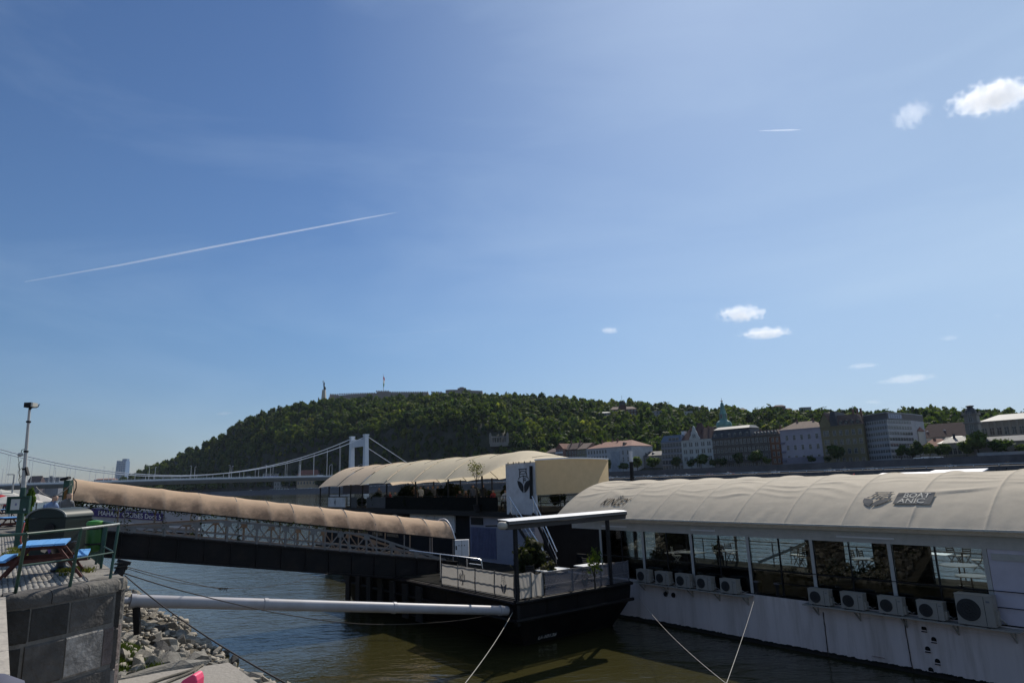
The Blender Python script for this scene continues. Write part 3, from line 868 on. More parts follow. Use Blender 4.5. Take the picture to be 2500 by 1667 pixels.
# 1 low dark roofed row behind the ship canopy
e, Ln, H, D = house('row_house', 1334, 1386, 1103, label='low dark roofed row house half hidden behind the ship canopy', col=0)
c = bmat('drab', (.2, .18, .16)); walls(e, Ln, H, D, c); gable_roof(e, Ln, H, D, 3.4, TILED); rows(e, Ln, [H - 3.2, H - 6.6], 7, 1.1, 1.8); cornice(e, Ln, H, D, c); chimneys(e, [(Ln * .4, 7, H + 3.2), (Ln * .8, 8, H + 3.2)], BRICK)
# 2 narrow gabled house with white balconies
e, Ln, H, D = house('gabled_house', 1358, 1376, 1096, w=WB - 3, label='narrow house with a red gable and white balcony front behind the canopy')
c = bmat('redgable', (.22, .12, .1)); walls(e, Ln, H, D, c); mb = MB(); mb.prism([(-.3, -.3, H), (Ln + .3, -.3, H), (Ln / 2, -.3, H + 4.6)], (0, D, 0)); mb.build('roof', TILE, e, local=True)
for k in range(3): MB().bb((.5, -1.2, H - 3.2 * k - 3.4), (Ln - .5, -.01, H - 3.2 * k - 2.4)).build('balcony', BW, e, local=True)
rows(e, Ln, [H - 2.2, H - 5.4, H - 8.6], 3, 1.0, 1.6, sill=False)
# 3,4 brown tenements
e, Ln, H, D = house('brown_tenement', 1376, 1409, 1097, label='dark brown tenement with steep slate roof and skylights')
c = bmat('brown', (.14, .1, .085)); walls(e, Ln, H, D, c); gable_roof(e, Ln, H, D, 5.2, TILED); rows(e, Ln, [H - 3.4, H - 7, H - 10.6], 5, 1.1, 2.0); cornice(e, Ln, H, D, c); chimneys(e, [(3, 7, H + 5), (Ln - 3, 8, H + 5)], BRICK)
e, Ln, H, D = house('olive_tenement', 1409, 1433, 1096, label='olive tenement with brown tiled roof between brown and pale houses')
c = bmat('olive', (.17, .16, .11)); walls(e, Ln, H, D, c); gable_roof(e, Ln, H, D, 4.8, TILEB); rows(e, Ln, [H - 3.4, H - 7, H - 10.6], 4, 1.1, 2.0); cornice(e, Ln, H, D, c)
# 5 pale house with red hipped roof and blank end facade
e, Ln, H, D = house('pale_corner_house', 1433, 1543, 1092, D=26, label='pale grey corner house with red hipped roof and tall blank facade')
c = bmat('palegrey', (.4, .4, .42)); walls(e, Ln, H, D, c); gable_roof(e, Ln, H, D, 5.0, TILE, hip=9)
xe = Ln * .49
rows(e, Ln, [H - 4, H - 8.5, H - 13], 7, 1.3, 2.4, 2.4, xe - 2); rows(e, Ln, [H - 6, H - 11], 2, 1.2, 3.0, Ln - 8, Ln - 3.5)
MB().bb((xe + 3.5, -.7, -2), (Ln - 11, -.003, H - 3.5)).build('blind_bay', bmat('paleblue', (.3, .32, .36)), e, local=True); cornice(e, Ln, H, D, c, [H, H - 9.7])
dormers(e, [Ln * .8], H + 1.0, 3, TILED, 2.2, 1.6); chimneys(e, [(Ln * .15, 12, H + 4.6), (Ln * .35, 14, H + 4.6), (Ln * .5, 12, H + 4.6)], BRICK)
# 6 small low hall among trees
e, Ln, H, D = house('low_hall', 1548, 1618, 1113, w=WB + 14, label='low grey roofed hall among trees left of the glass fronted block')
c = bmat('hall', (.2, .19, .18)); walls(e, Ln, H, D, c); gable_roof(e, Ln, H, D, 3.4, SLATE, hip=4); rows(e, Ln, [H - 3], 8, 1.2, 1.6); dormers(e, [Ln * .35, Ln * .6], H + 1, 3, METR, 1.6, 1.2)
# 7 modern block with glazed floors
e, Ln, H, D = house('glass_fronted_block', 1617, 1668, 1078, label='modern block of dark glazed floors with bluish mansard top')
c = bmat('mod', (.13, .13, .16)); walls(e, Ln, H, D, c)
fl_h = H / 5
for k in range(5):
    MB().bb((.0, -.5, k * fl_h + fl_h - .75), (Ln, -.003, k * fl_h + fl_h - .1)).build('floor_band', bmat('modband', (.3, .3, .33)), e, local=True)
    rows(e, Ln, [k * fl_h + .6], 7, Ln / 7 * .74, fl_h - 1.7, sill=False)
mansard(e, Ln, H, D, 4.4, mat('bluish_roof', (.13, .16, .22), .5), 1.6); MB().bb((Ln - 3, 5, H + 4), (Ln - .6, 8, H + 7)).build('chimney', RAILW, e, local=True)
rows(e, Ln, [H + .9], 3, 2.2, 1.8, Ln * .45, Ln * .8, sill=False)
# 8 white gabled house
e, Ln, H, D = house('white_gabled_house', 1668, 1742, 1073, label='white neo gothic house with stepped gable and steep dark red roof')
c = bmat('white', (.5, .5, .48)); walls(e, Ln, H, D, c)
zr = [H - 4.2, H - 8.9, H - 13.6, H - 18.2]
for gx in (.1, .3, .5, .7, .9):
    for dx in (-.75, .75):
        rows(e, Ln, zr[:3] if gx not in (.5,) else zr, 1, .95, 2.5, Ln * gx + dx, Ln * gx + dx)
for x in (0, .2, .8, 1.0): MB().bb((Ln * x - .3, -.35, -2), (Ln * x + .3, -.003, H)).build('pilaster', c, e, local=True)
cornice(e, Ln, H, D, c, [H, H - 5.5, H - 14.5])
gable_roof(e, Ln, H, D, 8.2, TILED, hip=2)
mb = MB(); gx = Ln * .45; poly = [(-4.2, 0), (4.2, 0), (4.0, 1.2), (2.6, 3.2), (2.2, 5.0), (1.2, 6.4), (1.0, 8.0), (0, 9.6), (-1.0, 8.0), (-1.2, 6.4), (-2.2, 5.0), (-2.6, 3.2), (-4.0, 1.2)]
mb.prism([(gx + x, -.5, H + .1 + z) for x, z in poly], (0, .8, 0)); g = mb.build('gable', c, e, local=True)
place('window', win_mesh(.8, 2.2), e, (gx - .7, -.5, H + 1.6)); place('window', win_mesh(.8, 2.2), e, (gx + .7, -.5, H + 1.6))
mb = MB(); mb.add([(gx - 3.6, .5, H + .2), (gx + 3.6, .5, H + .2), (gx + 1.5, D / 2, H + 12), (gx - 1.5, D / 2, H + 12), (gx - 3.6, D, H + .2), (gx + 3.6, D, H + .2)], [(0, 1, 2, 3), (1, 5, 2), (5, 4, 3, 2), (4, 0, 3)]); mb.build('tower_roof', TILED, e, local=True)
chimneys(e, [(Ln * .15, 7, H + 7), (Ln * .75, 7, H + 7)], BRICK)
# 9 long brown building with mansards
e, Ln, H, D = house('long_brown_building', 1742, 1911, 1065, label='long brown riverside building with black mansard and rusty scaffolded end')
c = bmat('longbrown', (.115, .098, .085)); walls(e, Ln, H, D, c)
rows(e, Ln, [H - 4, H - 9, H - 14, H - 19], 17, 1.25, 2.5); cornice(e, Ln, H, D, c, [H, H - 6, H - 16])
x1 = Ln * .60
mansard(e, Ln, H, D, 5.6, SLATE, 1.8, x0=0, x1=x1, top=METR)
dormers(e, [x1 * f for f in (.1, .27, .46, .6, .74, .9)], H + .9, .4, METR, 1.7, 1.7)
mansard(e, Ln, H, D, 3.0, TILEB, 2.2, x0=x1 + .8, x1=Ln - .6, nm='roof')
dormers(e, [x1 + (Ln - x1) * f for f in (.12, .24, .36, .48, .6, .72, .84)], H + .4, .2, METR, 1.3, 1.3)
MB().bb((Ln * .855, -.5, -2), (Ln - .2, -.004, H - 1.5)).build('rusty_end_bay', bmat('rust', (.17, .075, .04)), e, local=True)
for k in range(5): place('window', win_mesh(1.1, 2.2), e, (Ln * .9, -.5, H - 4.5 - 4.2 * k)); place('window', win_mesh(1.1, 2.2), e, (Ln * .96, -.5, H - 4.5 - 4.2 * k))
chimneys(e, [(x1 * .2, 8, H + 5), (x1 + 3, 7, H + 2), (Ln - 3, 8, H + 3)], BRICK)
# church spire
sp0 = atW(1768, 1040, WB + 45)
cs = empty('church_tower', (sp0.x, sp0.y, 10), 'green copper church spire with onion base and gilt finial', 'church tower', rz=TH_B)
def zat(py): return atW(1768, py, WB + 45).z - 10
COP = mat('green_copper', (.10, .22, .2), .6, .3, .3); kx = (WB + 45) / 0.9 / 1640
MB().bb((-5, -5, -3), (5, 5, zat(1045))).build('tower_body', bmat('church', (.3, .28, .25)), cs, local=True)
pr = [(5.2, zat(1047)), (5.6, zat(1043)), (5.9, zat(1037)), (5.2, zat(1030)), (3.4, zat(1026)), (2.7, zat(1024)), (2.6, zat(1012)), (3.0, zat(1011)), (2.4, zat(1008)), (1.9, zat(1000)), (1.2, zat(985)), (.45, zat(981))]
MB().lathe((0, 0, 0), pr, 8).build('spire', COP, cs, local=True)
MB().lathe((0, 0, 0), [(.15, zat(982)), (.15, zat(980)), (.9, zat(979)), (.9, zat(977.5)), (.15, zat(976.5)), (.12, zat(971))], 8).build('finial', BRZ, cs, local=True)
for a in range(4):
    o = place('window', win_mesh(1.2, 3.2, False), cs, (2.75 * math.sin(a * math.pi / 2), -2.75 * math.cos(a * math.pi / 2), zat(1021)), (0, 0, a * math.pi / 2))
# 10 lavender facade
e, Ln, H, D = house('lavender_house', 1911, 2012, 1046, label='plain lavender grey house with three rows of small windows')
c = bmat('lav', (.36, .33, .38)); walls(e, Ln, H, D, c); gable_roof(e, Ln, H, D, 4.6, TILEB, hip=7)
rows(e, Ln, [H - 6.2, H - 12.2, H - 18.4], 5, 1.4, 2.7, Ln * .17, Ln * .9); cornice(e, Ln, H, D, c)
for k in range(3): MB().bb((Ln * .01, -1.2, H - 8.5 - 5.3 * k), (Ln * .1, -.003, H - 7.3 - 5.3 * k)).build('balcony', bmat('balc', (.16, .15, .2)), e, local=True)
chimneys(e, [(Ln * .3, 9, H + 4), (Ln * .7, 9, H + 4)], BRICK); MB().bb((0, -.4, -2), (Ln, -.003, 4.4)).build('base_course', bmat('lavb', (.22, .2, .24)), e, local=True)
# 11 ochre house
e, Ln, H, D = house('ochre_house', 2012, 2118, 1038, label='ochre house with left gable and arched dormers beside the office block')
c = bmat('ochre', (.2, .165, .09)); walls(e, Ln, H, D, c); mansard(e, Ln, H, D, 6.0, TILEB, 3.6, x0=Ln * .22, x1=Ln)
mb = MB(); mb.prism([(0, -.3, H), (Ln * .26, -.3, H), (Ln * .26, -.3, H + 2), (Ln * .13, -.3, H + 8), (0, -.3, H + 2)], (0, D * .8, 0)); mb.build('gable', c, e, local=True)
mb = MB(); mb.add([(-.4, -.5, H + 1.9), (Ln * .13, -.5, H + 8.5), (Ln * .13, D * .8, H + 8.5), (-.4, D * .8, H + 1.9), (Ln * .27, -.5, H + 1.9), (Ln * .27, D * .8, H + 1.9)], [(0, 1, 2, 3), (1, 4, 5, 2)]); mb.build('gable_roof', TILED, e, local=True)
rows(e, Ln, [H - 5.2, H - 10.4, H - 15.8, H - 21], 5, 1.5, 2.6, Ln * .33, Ln * .92)
for dx in (-.9, .9): rows(e, Ln, [H - 5.2, H - 10.4, H - 15.8], 1, 1.1, 2.8, Ln * .13 + dx, Ln * .13 + dx)
dormers(e, [Ln * f for f in (.36, .5, .63, .76, .9)], H + .5, .3, SLATE, 1.9, 1.9); cornice(e, Ln, H, D, c, [H, H - 17.5])
mansard(e, Ln, H, D, 8.4, SLATE, 1.2, nm='turret_roof', x0=Ln * .22, x1=Ln * .42); chimneys(e, [(Ln * .7, 8, H + 6), (Ln * .8, 8, H + 6), (Ln * .88, 8, H + 6)], BRICK, 3.2)
# 12 office block, bent plan: two faces
pC = atW(2178, 1120, WB - 6); pL = atW(2118, 1120, WB + 4); pR = atW(2238, 1120, WB + 22)
for p in (pC, pL, pR): p.z = 10
of = empty('office_block', pC, 'concrete office block with horizontal window bands on two faces', 'building')
Ho = atW(2178, 1022, WB - 6).z - 10
OC = bmat('concrete', (.34, .34, .36)); inn = (NB * 22)
poly = [pL, pC, pR, pR + inn, pL + inn]
MB().prism([p + Vector((0, 0, -3)) for p in poly], (0, 0, Ho + 3)).build('wall', OC, of)
nfl = 7; fh = Ho / nfl
for (a, b_, nm) in ((pL, pC, 10), (pC, pR, 9)):
    d = (b_ - a); ln = d.length; d.normalize(); out = Vector((d.y, -d.x, 0))
    if out.y > 0: out = -out
    rz = math.atan2(d.y, d.x)
    for k in range(nfl):
        z = k * fh + fh * .42
        MB().bar(a + d * .6 + out * .04 + Vector((0, 0, z + fh * .26)), b_ - d * .6 + out * .04 + Vector((0, 0, z + fh * .26)), .1, fh * .56, mi=0).build('ribbon_recess', mat('ribbon_dark', (.06, .065, .08), .4), of)
        me = win_mesh(ln / nm * .78, fh * .46, False)
        for j in range(nm):
            q = a + d * (ln * (j + .5) / nm) + out * .12; place('window', me, of, Vector((q.x, q.y, 10 + z + fh * .02)) - pC, (0, 0, rz))
pl2 = [p + NB * 2.2 for p in (pL, pC, pR)] + [pR + inn, pL + inn]
MB().prism([p + Vector((0, 0, Ho)) for p in pl2], (0, 0, 3.6)).build('roof_storey', bmat('roofst', (.12, .11, .11)), of)
MB().prism([p + Vector((0, 0, Ho + 3.6)) for p in [q - NB * .8 for q in pl2[:3]] + pl2[3:]], (0, 0, .4)).build('roof_slab', OC, of)
d = (pR - pC).normalized(); out = Vector((d.y, -d.x, 0)); out = -out if out.y > 0 else out
mb = MB()
for j in range(6):
    q = pC + NB * 2.2 + d * (2 + j * 2.6) + out * .2; mb.box(q + Vector((0, 0, Ho + 1.9)), (2.3, .1, 2.6), (d, out, Z3))
mb.build('solar_panels', mat('solar_panel', (.1, .12, .2), .25), of)
# 13 long dark roofed hall behind, pale front
e, Ln, H, D = house('long_roofed_hall', 2250, 2378, 1066, w=WB + 50, D=18, label='long hall with a dark red roof and three small white dormers')
c = bmat('cream', (.42, .4, .36)); walls(e, Ln, H, D, c); gable_roof(e, Ln, H, D, 8.2, TILED, hip=4); dormers(e, [Ln * f for f in (.16, .5, .93)], H + 2.6, 4, RAILW, 1.6, 1.1); rows(e, Ln, [H - 4, H - 9], 10, 1.2, 2.2)
e, Ln, H, D = house('stair_turret', 2238, 2252, 1052, w=WB + 30, D=10, label='small cream end wall beside the long dark roof'); walls(e, Ln, H, D, c); gable_roof(e, Ln, H, D, 2.4, TILE); rows(e, Ln, [H - 4], 1, 1, 2)
e, Ln, H, D = house('red_roofed_house', 2255, 2318, 1089, w=WB + 12, D=13, label='low house with a faded red roof behind the small trees'); walls(e, Ln, H, D, c); gable_roof(e, Ln, H, D, 4.0, TILE, hip=4); rows(e, Ln, [H - 3.6], 6, 1.1, 2.0); chimneys(e, [(Ln * .4, 6, H + 2)], BRICK)
e, Ln, H, D = house('metal_roofed_pavilion', 2296, 2376, 1081, w=WB, D=16, label='classical pavilion with a pale ribbed metal roof'); c2 = bmat('sand', (.26, .24, .2)); walls(e, Ln, H, D, c2)
rf = gable_roof(e, Ln, H, D, 3.6, METR, hip=5)
for k in range(20):
    x = 2 + (Ln - 4) * k / 19; MB().bar((x, -.5, H + .25), (x * .9 + Ln * .05, D / 2 - 1, H + 3.4), .12, .16).build('roof_seam', METR, e, local=True)
rows(e, Ln, [H - 5.5, H - 11], 7, 1.5, 3.0); cornice(e, Ln, H, D, c2, [H, H - 6.3]); chimneys(e, [(Ln * .45, 5, H + 2)], SLATE, 2.5)
# 14 riverside clock-like tower
tp = atW(2392, 1130, WB - 4); tp.z = 10
vt = empty('pavilion_tower', tp, 'slim stone tower with dark cupola rising beside the arcaded palace', 'tower', rz=TH_B)
def z2(py): return atW(2392, py, WB - 4).z - 10
ST = bmat('towerstone', (.22, .2, .18))
MB().bb((-3.2, -3.2, -3), (3.2, 3.2, z2(1062))).build('lower_shaft', ST, vt, local=True)
MB().bb((-2.7, -2.7, z2(1062)), (2.7, 2.7, z2(1010))).build('upper_shaft', ST, vt, local=True)
for py in (1062, 1031, 1010): MB().bb((-3.3, -3.3, z2(py) - .3), (3.3, 3.3, z2(py) + .4)).build('cornice', ST, vt, local=True)
MB().lathe((0, 0, 0), [(2.6, z2(1008.5)), (2.6, z2(1005)), (2.3, z2(999)), (1.5, z2(994)), (1.2, z2(992)), (1.9, z2(990)), (1.8, z2(988.4)), (.3, z2(987))], 10).build('cupola', SLATE, vt, local=True)
for i, j in ((-1, -1), (1, -1), (1, 1), (-1, 1)): MB().lathe((i * 2.9, j * 2.9, 0), [(.35, z2(1009.5)), (.3, z2(1004)), (.05, z2(1000))], 6).build('pinnacle', ST, vt, local=True)
for a in (0, -math.pi / 2):
    place('window', win_mesh(1.5, 4.5), vt, (-2.7 * math.sin(-a), -2.7 * math.cos(a), z2(1028)), (0, 0, a)); place('window', win_mesh(1.5, 4.0), vt, (-3.2 * math.sin(-a), -3.2 * math.cos(a), z2(1056)), (0, 0, a))
# 15 palace at the right edge with arcade
e, Ln, H, D = house('arcaded_palace', 2408, 2640, 1026, w=WB + 18, D=26, pxe=2450, label='arcaded stone palace with pale low roof at the right edge')
c = bmat('palace', (.25, .22, .18)); walls(e, Ln, H, D, c); gable_roof(e, Ln, H, D, 3.6, METR, hip=6); rows(e, Ln, [H - 7, H - 15], 12, 1.8, 3.6); cornice(e, Ln, H, D, c, [H, H - 9.5])
for k in range(13): MB().bb((Ln * k / 12 - .6, -.5, -2), (Ln * k / 12 + .6, -.003, H)).build('pilaster', c, e, local=True)
e, Ln, H, D = house('arcade', 2396, 2640, 1076, w=WB - 2, D=9, pxe=2480, label='low arcade with pale roof and wide arches in front of the palace')
nA = 9; aw = Ln / nA
mb = MB()
for k in range(nA + 1): mb.bb((aw * k - .9, 0, -2), (aw * k + .9, 2, H - 4.5))
mb.build('piers', c, e, local=True)
for k in range(nA):
    mb = MB(); xc = aw * (k + .5); r = aw / 2 - .9
    pts = [(xc - aw / 2, 0, H - 4.5)] + [(xc - r * math.cos(math.pi * i / 10), 0, H - 4.5 + r * .75 * math.sin(math.pi * i / 10)) for i in range(11)] + [(xc + aw / 2, 0, H - 4.5), (xc + aw / 2, 0, H), (xc - aw / 2, 0, H)]
    mb.prism(pts, (0, 2, 0)); mb.build('arch', c, e, local=True)
MB().bb((0, 7.5, -2), (Ln, 9, H)).build('back_wall', c, e, local=True)
mansard(e, Ln, H, D, 2.6, METR, 3.2); cornice(e, Ln, H, D, c)
# pediment hall below the tower
e, Ln, H, D = house('pedimented_hall', 2384, 2448, 1096, w=WB - 9, D=6, label='pedimented grey hall at the foot of the slim tower')
walls(e, Ln, H, D, ST); mb = MB(); mb.prism([(-.6, -.4, H), (Ln + .6, -.4, H), (Ln * .35, -.4, H + 6.5)], (0, D, 0)); mb.build('pediment', ST, e, local=True); rows(e, Ln, [H - 6.5], 5, 1.6, 4.2); cornice(e, Ln, H, D, ST)
# low parapet at the upper street, right end
mb = MB(); a = atW(2390, 1130, WB - 16); b_ = atW(2800, 1130, WB - 16); a.z = b_.z = 10.6; mb.bar(a, b_, .7, 2.4); tag(mb.build('street_parapet', bmat('parapet', (.3, .29, .29))), 'pale low wall along the upper street below the arcade', 'wall')

# houses on the hillside
def hillhouse(name, px0, px1, yt, yb, y, col, label, roof=None, floors=3, cols=6, rh=2.0, cat='building'):
    if (px0, px1, yb) in HD: y = HD[(px0, px1, yb)]; col = tuple(c * .8 for c in col)
    p0 = atY(px0, yb, y); p1 = atY(px1, yb, y); H = atY(px0, yt, y).z - p0.z
    e = empty(name, p0, label, cat); Ln = p1.x - p0.x; D = Ln * .6
    c = bmat(name + str(px0), col)
    MB().bb((0, 0, -14 if y < 1500 else -60), (Ln, D, H)).build('wall', c, e, local=True)
    fhh = H / floors
    rows(e, Ln, [fhh * k + fhh * .3 for k in range(floors)], cols, Ln / cols * .42, fhh * .5)
    if roof: gable_roof(e, Ln, H, D, rh, roof, .4, hip=min(3, Ln * .2))
    else: MB().bb((-.3, -.3, H), (Ln + .3, D + .3, H + .5)).build('roof', c, e, local=True)
    return e, Ln, H, D
e, Ln, H, D = hillhouse('red_mansion', 1494, 1556, 1000, 1024, 700, (.09, .045, .04), 'dark red turreted mansion in the trees on the slope', TILED, 3, 8, 4)
MB().bb((Ln * .32, -3, -8), (Ln * .58, 6, H + 5)).build('turret', bmat('mans', (.085, .04, .036)), e, local=True)
mb = MB(); mb.bb((Ln * .35, -2.5, H + 5), (Ln * .55, 5, H + 9)); mb.build('turret_top', SLATE, e, local=True)
for k in range(4): MB().bb((Ln * (.35 + .054 * k), -2.7, H + 9), (Ln * (.375 + .054 * k), -1.5, H + 10)).build('merlon', SLATE, e, local=True)
MB().tube([(Ln * .45, 1, H + 9), (Ln * .45, 1, H + 17)], .15, 6).build('mast', BRZ, e, local=True)
for k in range(4): place('window', win_mesh(1.6, 3.2), e, (Ln * (.62 + .1 * k), -.02, H * .12))
hillhouse('terrace_block', 1462, 1492, 1008, 1028, 690, (.08, .07, .07), 'dark stepped block with a lit white roof edge left of the mansion', RAILW, 3, 5, 1.0)
hillhouse('grey_villa', 1578, 1618, 1005, 1024, 690, (.3, .3, .34), 'blank pale grey villa on the slope right of the mansion', None, 3, 5)
hillhouse('pale_villa', 1594, 1626, 994, 1006, 730, (.34, .33, .33), 'pale villa with low roof above the grey villa', SLATE, 2, 4)
hillhouse('white_villa', 1638, 1692, 1006, 1022, 680, (.42, .42, .45), 'wide white villa on the slope left of the green spire', None, 2, 8)
hillhouse('cream_villa', 1664, 1698, 993, 1005, 740, (.4, .36, .33), 'cream villa with flat bright roof on the ridge', METR, 2, 5, .8)
hillhouse('cream_villa', 1706, 1730, 994, 1006, 740, (.38, .35, .32), 'small cream villa on the ridge nearest the green spire', METR, 2, 3, .8)
hillhouse('dark_villa', 1460, 1476, 984, 991, 800, (.12, .12, .13), 'small dark villa high in the wood left of the mansion', None, 2, 4)
hillhouse('brick_villa', 1894, 1920, 992, 1010, 700, (.16, .07, .055), 'brick red villa on the ridge above the lavender house', TILED, 3, 4, 2)
hillhouse('brick_villa', 1920, 1936, 1000, 1012, 690, (.2, .08, .06), 'small bright red villa next to the ridge brick villa', TILE, 2, 3, 2)
hillhouse('domed_house', 1938, 1972, 1006, 1022, 670, (.3, .27, .28), 'pale house with rounded dark roof behind the lavender house', SLATE, 3, 5, 3)
hillhouse('pale_block', 1958, 1982, 995, 1008, 720, (.33, .34, .35), 'pale slab block on the ridge above the ochre house', None, 3, 4)
hillhouse('blue_villa', 1806, 1822, 1000, 1012, 700, (.28, .32, .38), 'bluish villa among trees right of the green spire', SLATE, 2, 3)
# roofs by the bridge foot
e, Ln, H, D = hillhouse('bath_house', 724, 776, 1160, 1186, foot_y(750) + 45, (.4, .3, .2), 'low building with an orange hipped roof beyond the bridge deck', TILE, 2, 7, 6)
hillhouse('arched_bath', 668, 730, 1177, 1199, foot_y(668) + 40, (.3, .29, .28), 'grey building with arched windows under the bridge deck', None, 2, 9)
hillhouse('arched_bath', 732, 800, 1178, 1198, foot_y(732) + 40, (.3, .26, .18), 'tan building with arched windows under the bridge beside the ship', None, 2, 10)
# far left skyline
hillhouse('far_block', 98, 143, 1166, 1184, 1900, (.2, .21, .24), 'grey flat roofed block on the skyline by the lamp post', None, 4, 8)
hillhouse('far_block', 120, 127, 1162, 1168, 1905, (.24, .25, .28), 'small roof house on the flat roofed skyline block', None, 1, 2)
hillhouse('far_roofs', 62, 96, 1180, 1192, 1850, (.12, .1, .11), 'dark pointed roofs on the skyline right of the lamp post', TILED, 2, 5, 20)
hillhouse('far_roofs', 228, 272, 1171, 1185, 1900, (.3, .25, .24), 'low reddish roofs beyond the bridge above the gangway canvas', TILE, 2, 8, 3)

# ---------------------------------------------------------------- single trees along the far bank
BARK = mat('bark', (.05, .04, .032), .95, .3, 3)
CROWN = {}
def crown(k, kind, tint):
    key = (k, kind, tint)
    if key not in CROWN: CROWN[key] = crown_mesh('crown', tint, 620 if kind == 'round' else 520, 13, .115, 40 + k, kind)
    return CROWN[key]
trunk_me = None
def tree(base, h, r, tint, label, k=0, kind='round', group=None, name='tree', th=.28):
    global trunk_me
    e = empty(name, base, label, 'tree', group, random.uniform(0, 6))
    ch = h * (1 - th); me = crown(k % 5, kind, tint)
    place('crown', me, e, (0, 0, h - ch * .5), (0, 0, 0), (r, r, ch * .64))
    mb = MB(); mb.tube([(0, 0, -.5), (.02 * h, 0, h * .35), (0, .02 * h, h * .75)], [h * .028, h * .02, h * .006], 7)
    for a in range(4):
        an = a * 1.7 + k; mb.tube([(0, 0, h * (.3 + .06 * a)), (math.cos(an) * r * .55, math.sin(an) * r * .55, h * (.55 + .07 * a))], [h * .012, h * .004], 5)
    mb.build('trunk', BARK, e, local=True)
    return e
G1, G2, G3, G4 = (.055, .09, .022), (.085, .12, .028), (.036, .064, .02), (.1, .13, .035)
tl = [ # px centre, y top, y base, half width px, tint, where
 (1487, 1124, 1158, 9, G1, 'tree at the canvas end wall corner'), (1522, 1132, 1156, 15, G3, 'dark bushy tree before the blank pale facade'),
 (1557, 1120, 1154, 13, G2, 'light tree right of the thin black boat mast'), (1578, 1086, 1120, 26, G4, 'broad yellow green tree behind the low hall'), (1600, 1118, 1152, 16, G1, 'tree before the left end of the glass fronted block'),
 (1653, 1118, 1150, 16, G3, 'round dark tree before the glass fronted block'), (1713, 1112, 1148, 17, G1, 'round tree hiding the base of the white gabled house'), (1690, 1124, 1150, 12, G3, 'low dark tree at the white house corner'), (1741, 1122, 1148, 9, G1, 'small tree between white and brown houses'),
 (1760, 1120, 1148, 14, G3, 'dark tree at the left end of the brown building'), (1806, 1108, 1146, 16, G3, 'tall dark tree before the brown building left half'), (1848, 1104, 1144, 17, G1, 'tall tree before the brown building centre'), (1873, 1118, 1142, 9, G2, 'small bright tree beside the rusty bay'),
 (1983, 1114, 1136, 10, G3, 'small dark tree before the lavender facade'), (2022, 1118, 1134, 8, G3, 'dark shrub tree between lavender and ochre houses'), (2045, 1090, 1132, 21, G1, 'large tree before the ochre house'),
 (2202, 1090, 1124, 12, G1, 'tree at the right face of the office block'), (2234, 1090, 1124, 19, G3, 'wide dark tree right of the office block'), (2274, 1084, 1120, 14, G2, 'upright bright tree before the red roofed house'), (2292, 1092, 1120, 8, G3, 'narrow dark tree between two bright ones'), (2312, 1086, 1119, 14, G1, 'round tree before the pavilion left end'),
 (2246, 1080, 1110, 10, G3, 'dark tree behind the wide one right of the office block'), (2362, 1082, 1119, 17, G1, 'round tree before the pavilion right end'), (2392, 1056, 1116, 24, G2, 'large tree standing in front of the slim tower'), (2447, 1074, 1114, 22, G1, 'broad tree before the arcade'), (2497, 1086, 1112, 14, G2, 'tree cut by the right edge of the picture')]
for i, (px, yt, yb, hw, ti, lb) in enumerate(tl):
    w = W0 + 40 if not lb.startswith('broad yellow') else WB + 30
    p = atW(px, yb, w); h = (atW(px, yt, w).z - 10) * 1.15; p.z = 10
    r = hw * w / atW(px, yb, w).y * atW(px, yb, w).y / w * (p.y / 1640)
    tree(p, max(h, 4), r * 1.3, ti, lb + (' on the far bank' if i % 2 else ' across the river'), i, 'round', 'trees on the far upper street')
for i, (px, yt) in enumerate(((368, 1186), (395, 1184), (418, 1186), (440, 1184), (465, 1182), (490, 1180), (520, 1176))):
    y = foot_y(px) + 40; p = atY(px, 1198, y); p.z = 8; h = atY(px, yt, y).z - 8
    tree(p, h, 15 * y / 1640, G4, ('leftmost', 'second', 'third', 'fourth', 'fifth', 'sixth', 'rightmost and largest')[i] + ' of the yellow green trees in a row under the bridge', i, 'round', 'row of trees under the bridge', th=.15)
for i, (px, yt, yb, hw, ti, lb, kd) in enumerate(((2241, 992, 1030, 13, G3, 'dark conifer on the ridge right of the office block', 'cone'), (2254, 1018, 1046, 9, G1, 'conical tree below the ridge conifer', 'cone'), (2318, 1006, 1034, 9, G3, 'slim dark conifer on the ridge above the dark roof', 'cone'), (2334, 1004, 1034, 11, G3, 'second dark conifer beside the slim one on the ridge', 'cone'), (2276, 994, 1030, 20, G1, 'broad open crowned tree on the ridge', 'round'), (1566, 996, 1022, 7, G3, 'dark conifer between mansion and grey villa', 'cone'), (2366, 1040, 1070, 11, G4, 'bright tree left of the slim tower', 'round'))):
    y = 560; p = atY(px, yb, y); h = atY(px, yt, y).z - p.z; p.z -= 3
    tree(p, h + 3, hw * y / 1640, ti, lb, i, kd, 'trees on the right ridge', 'conifer' if kd == 'cone' else 'tree', .12)
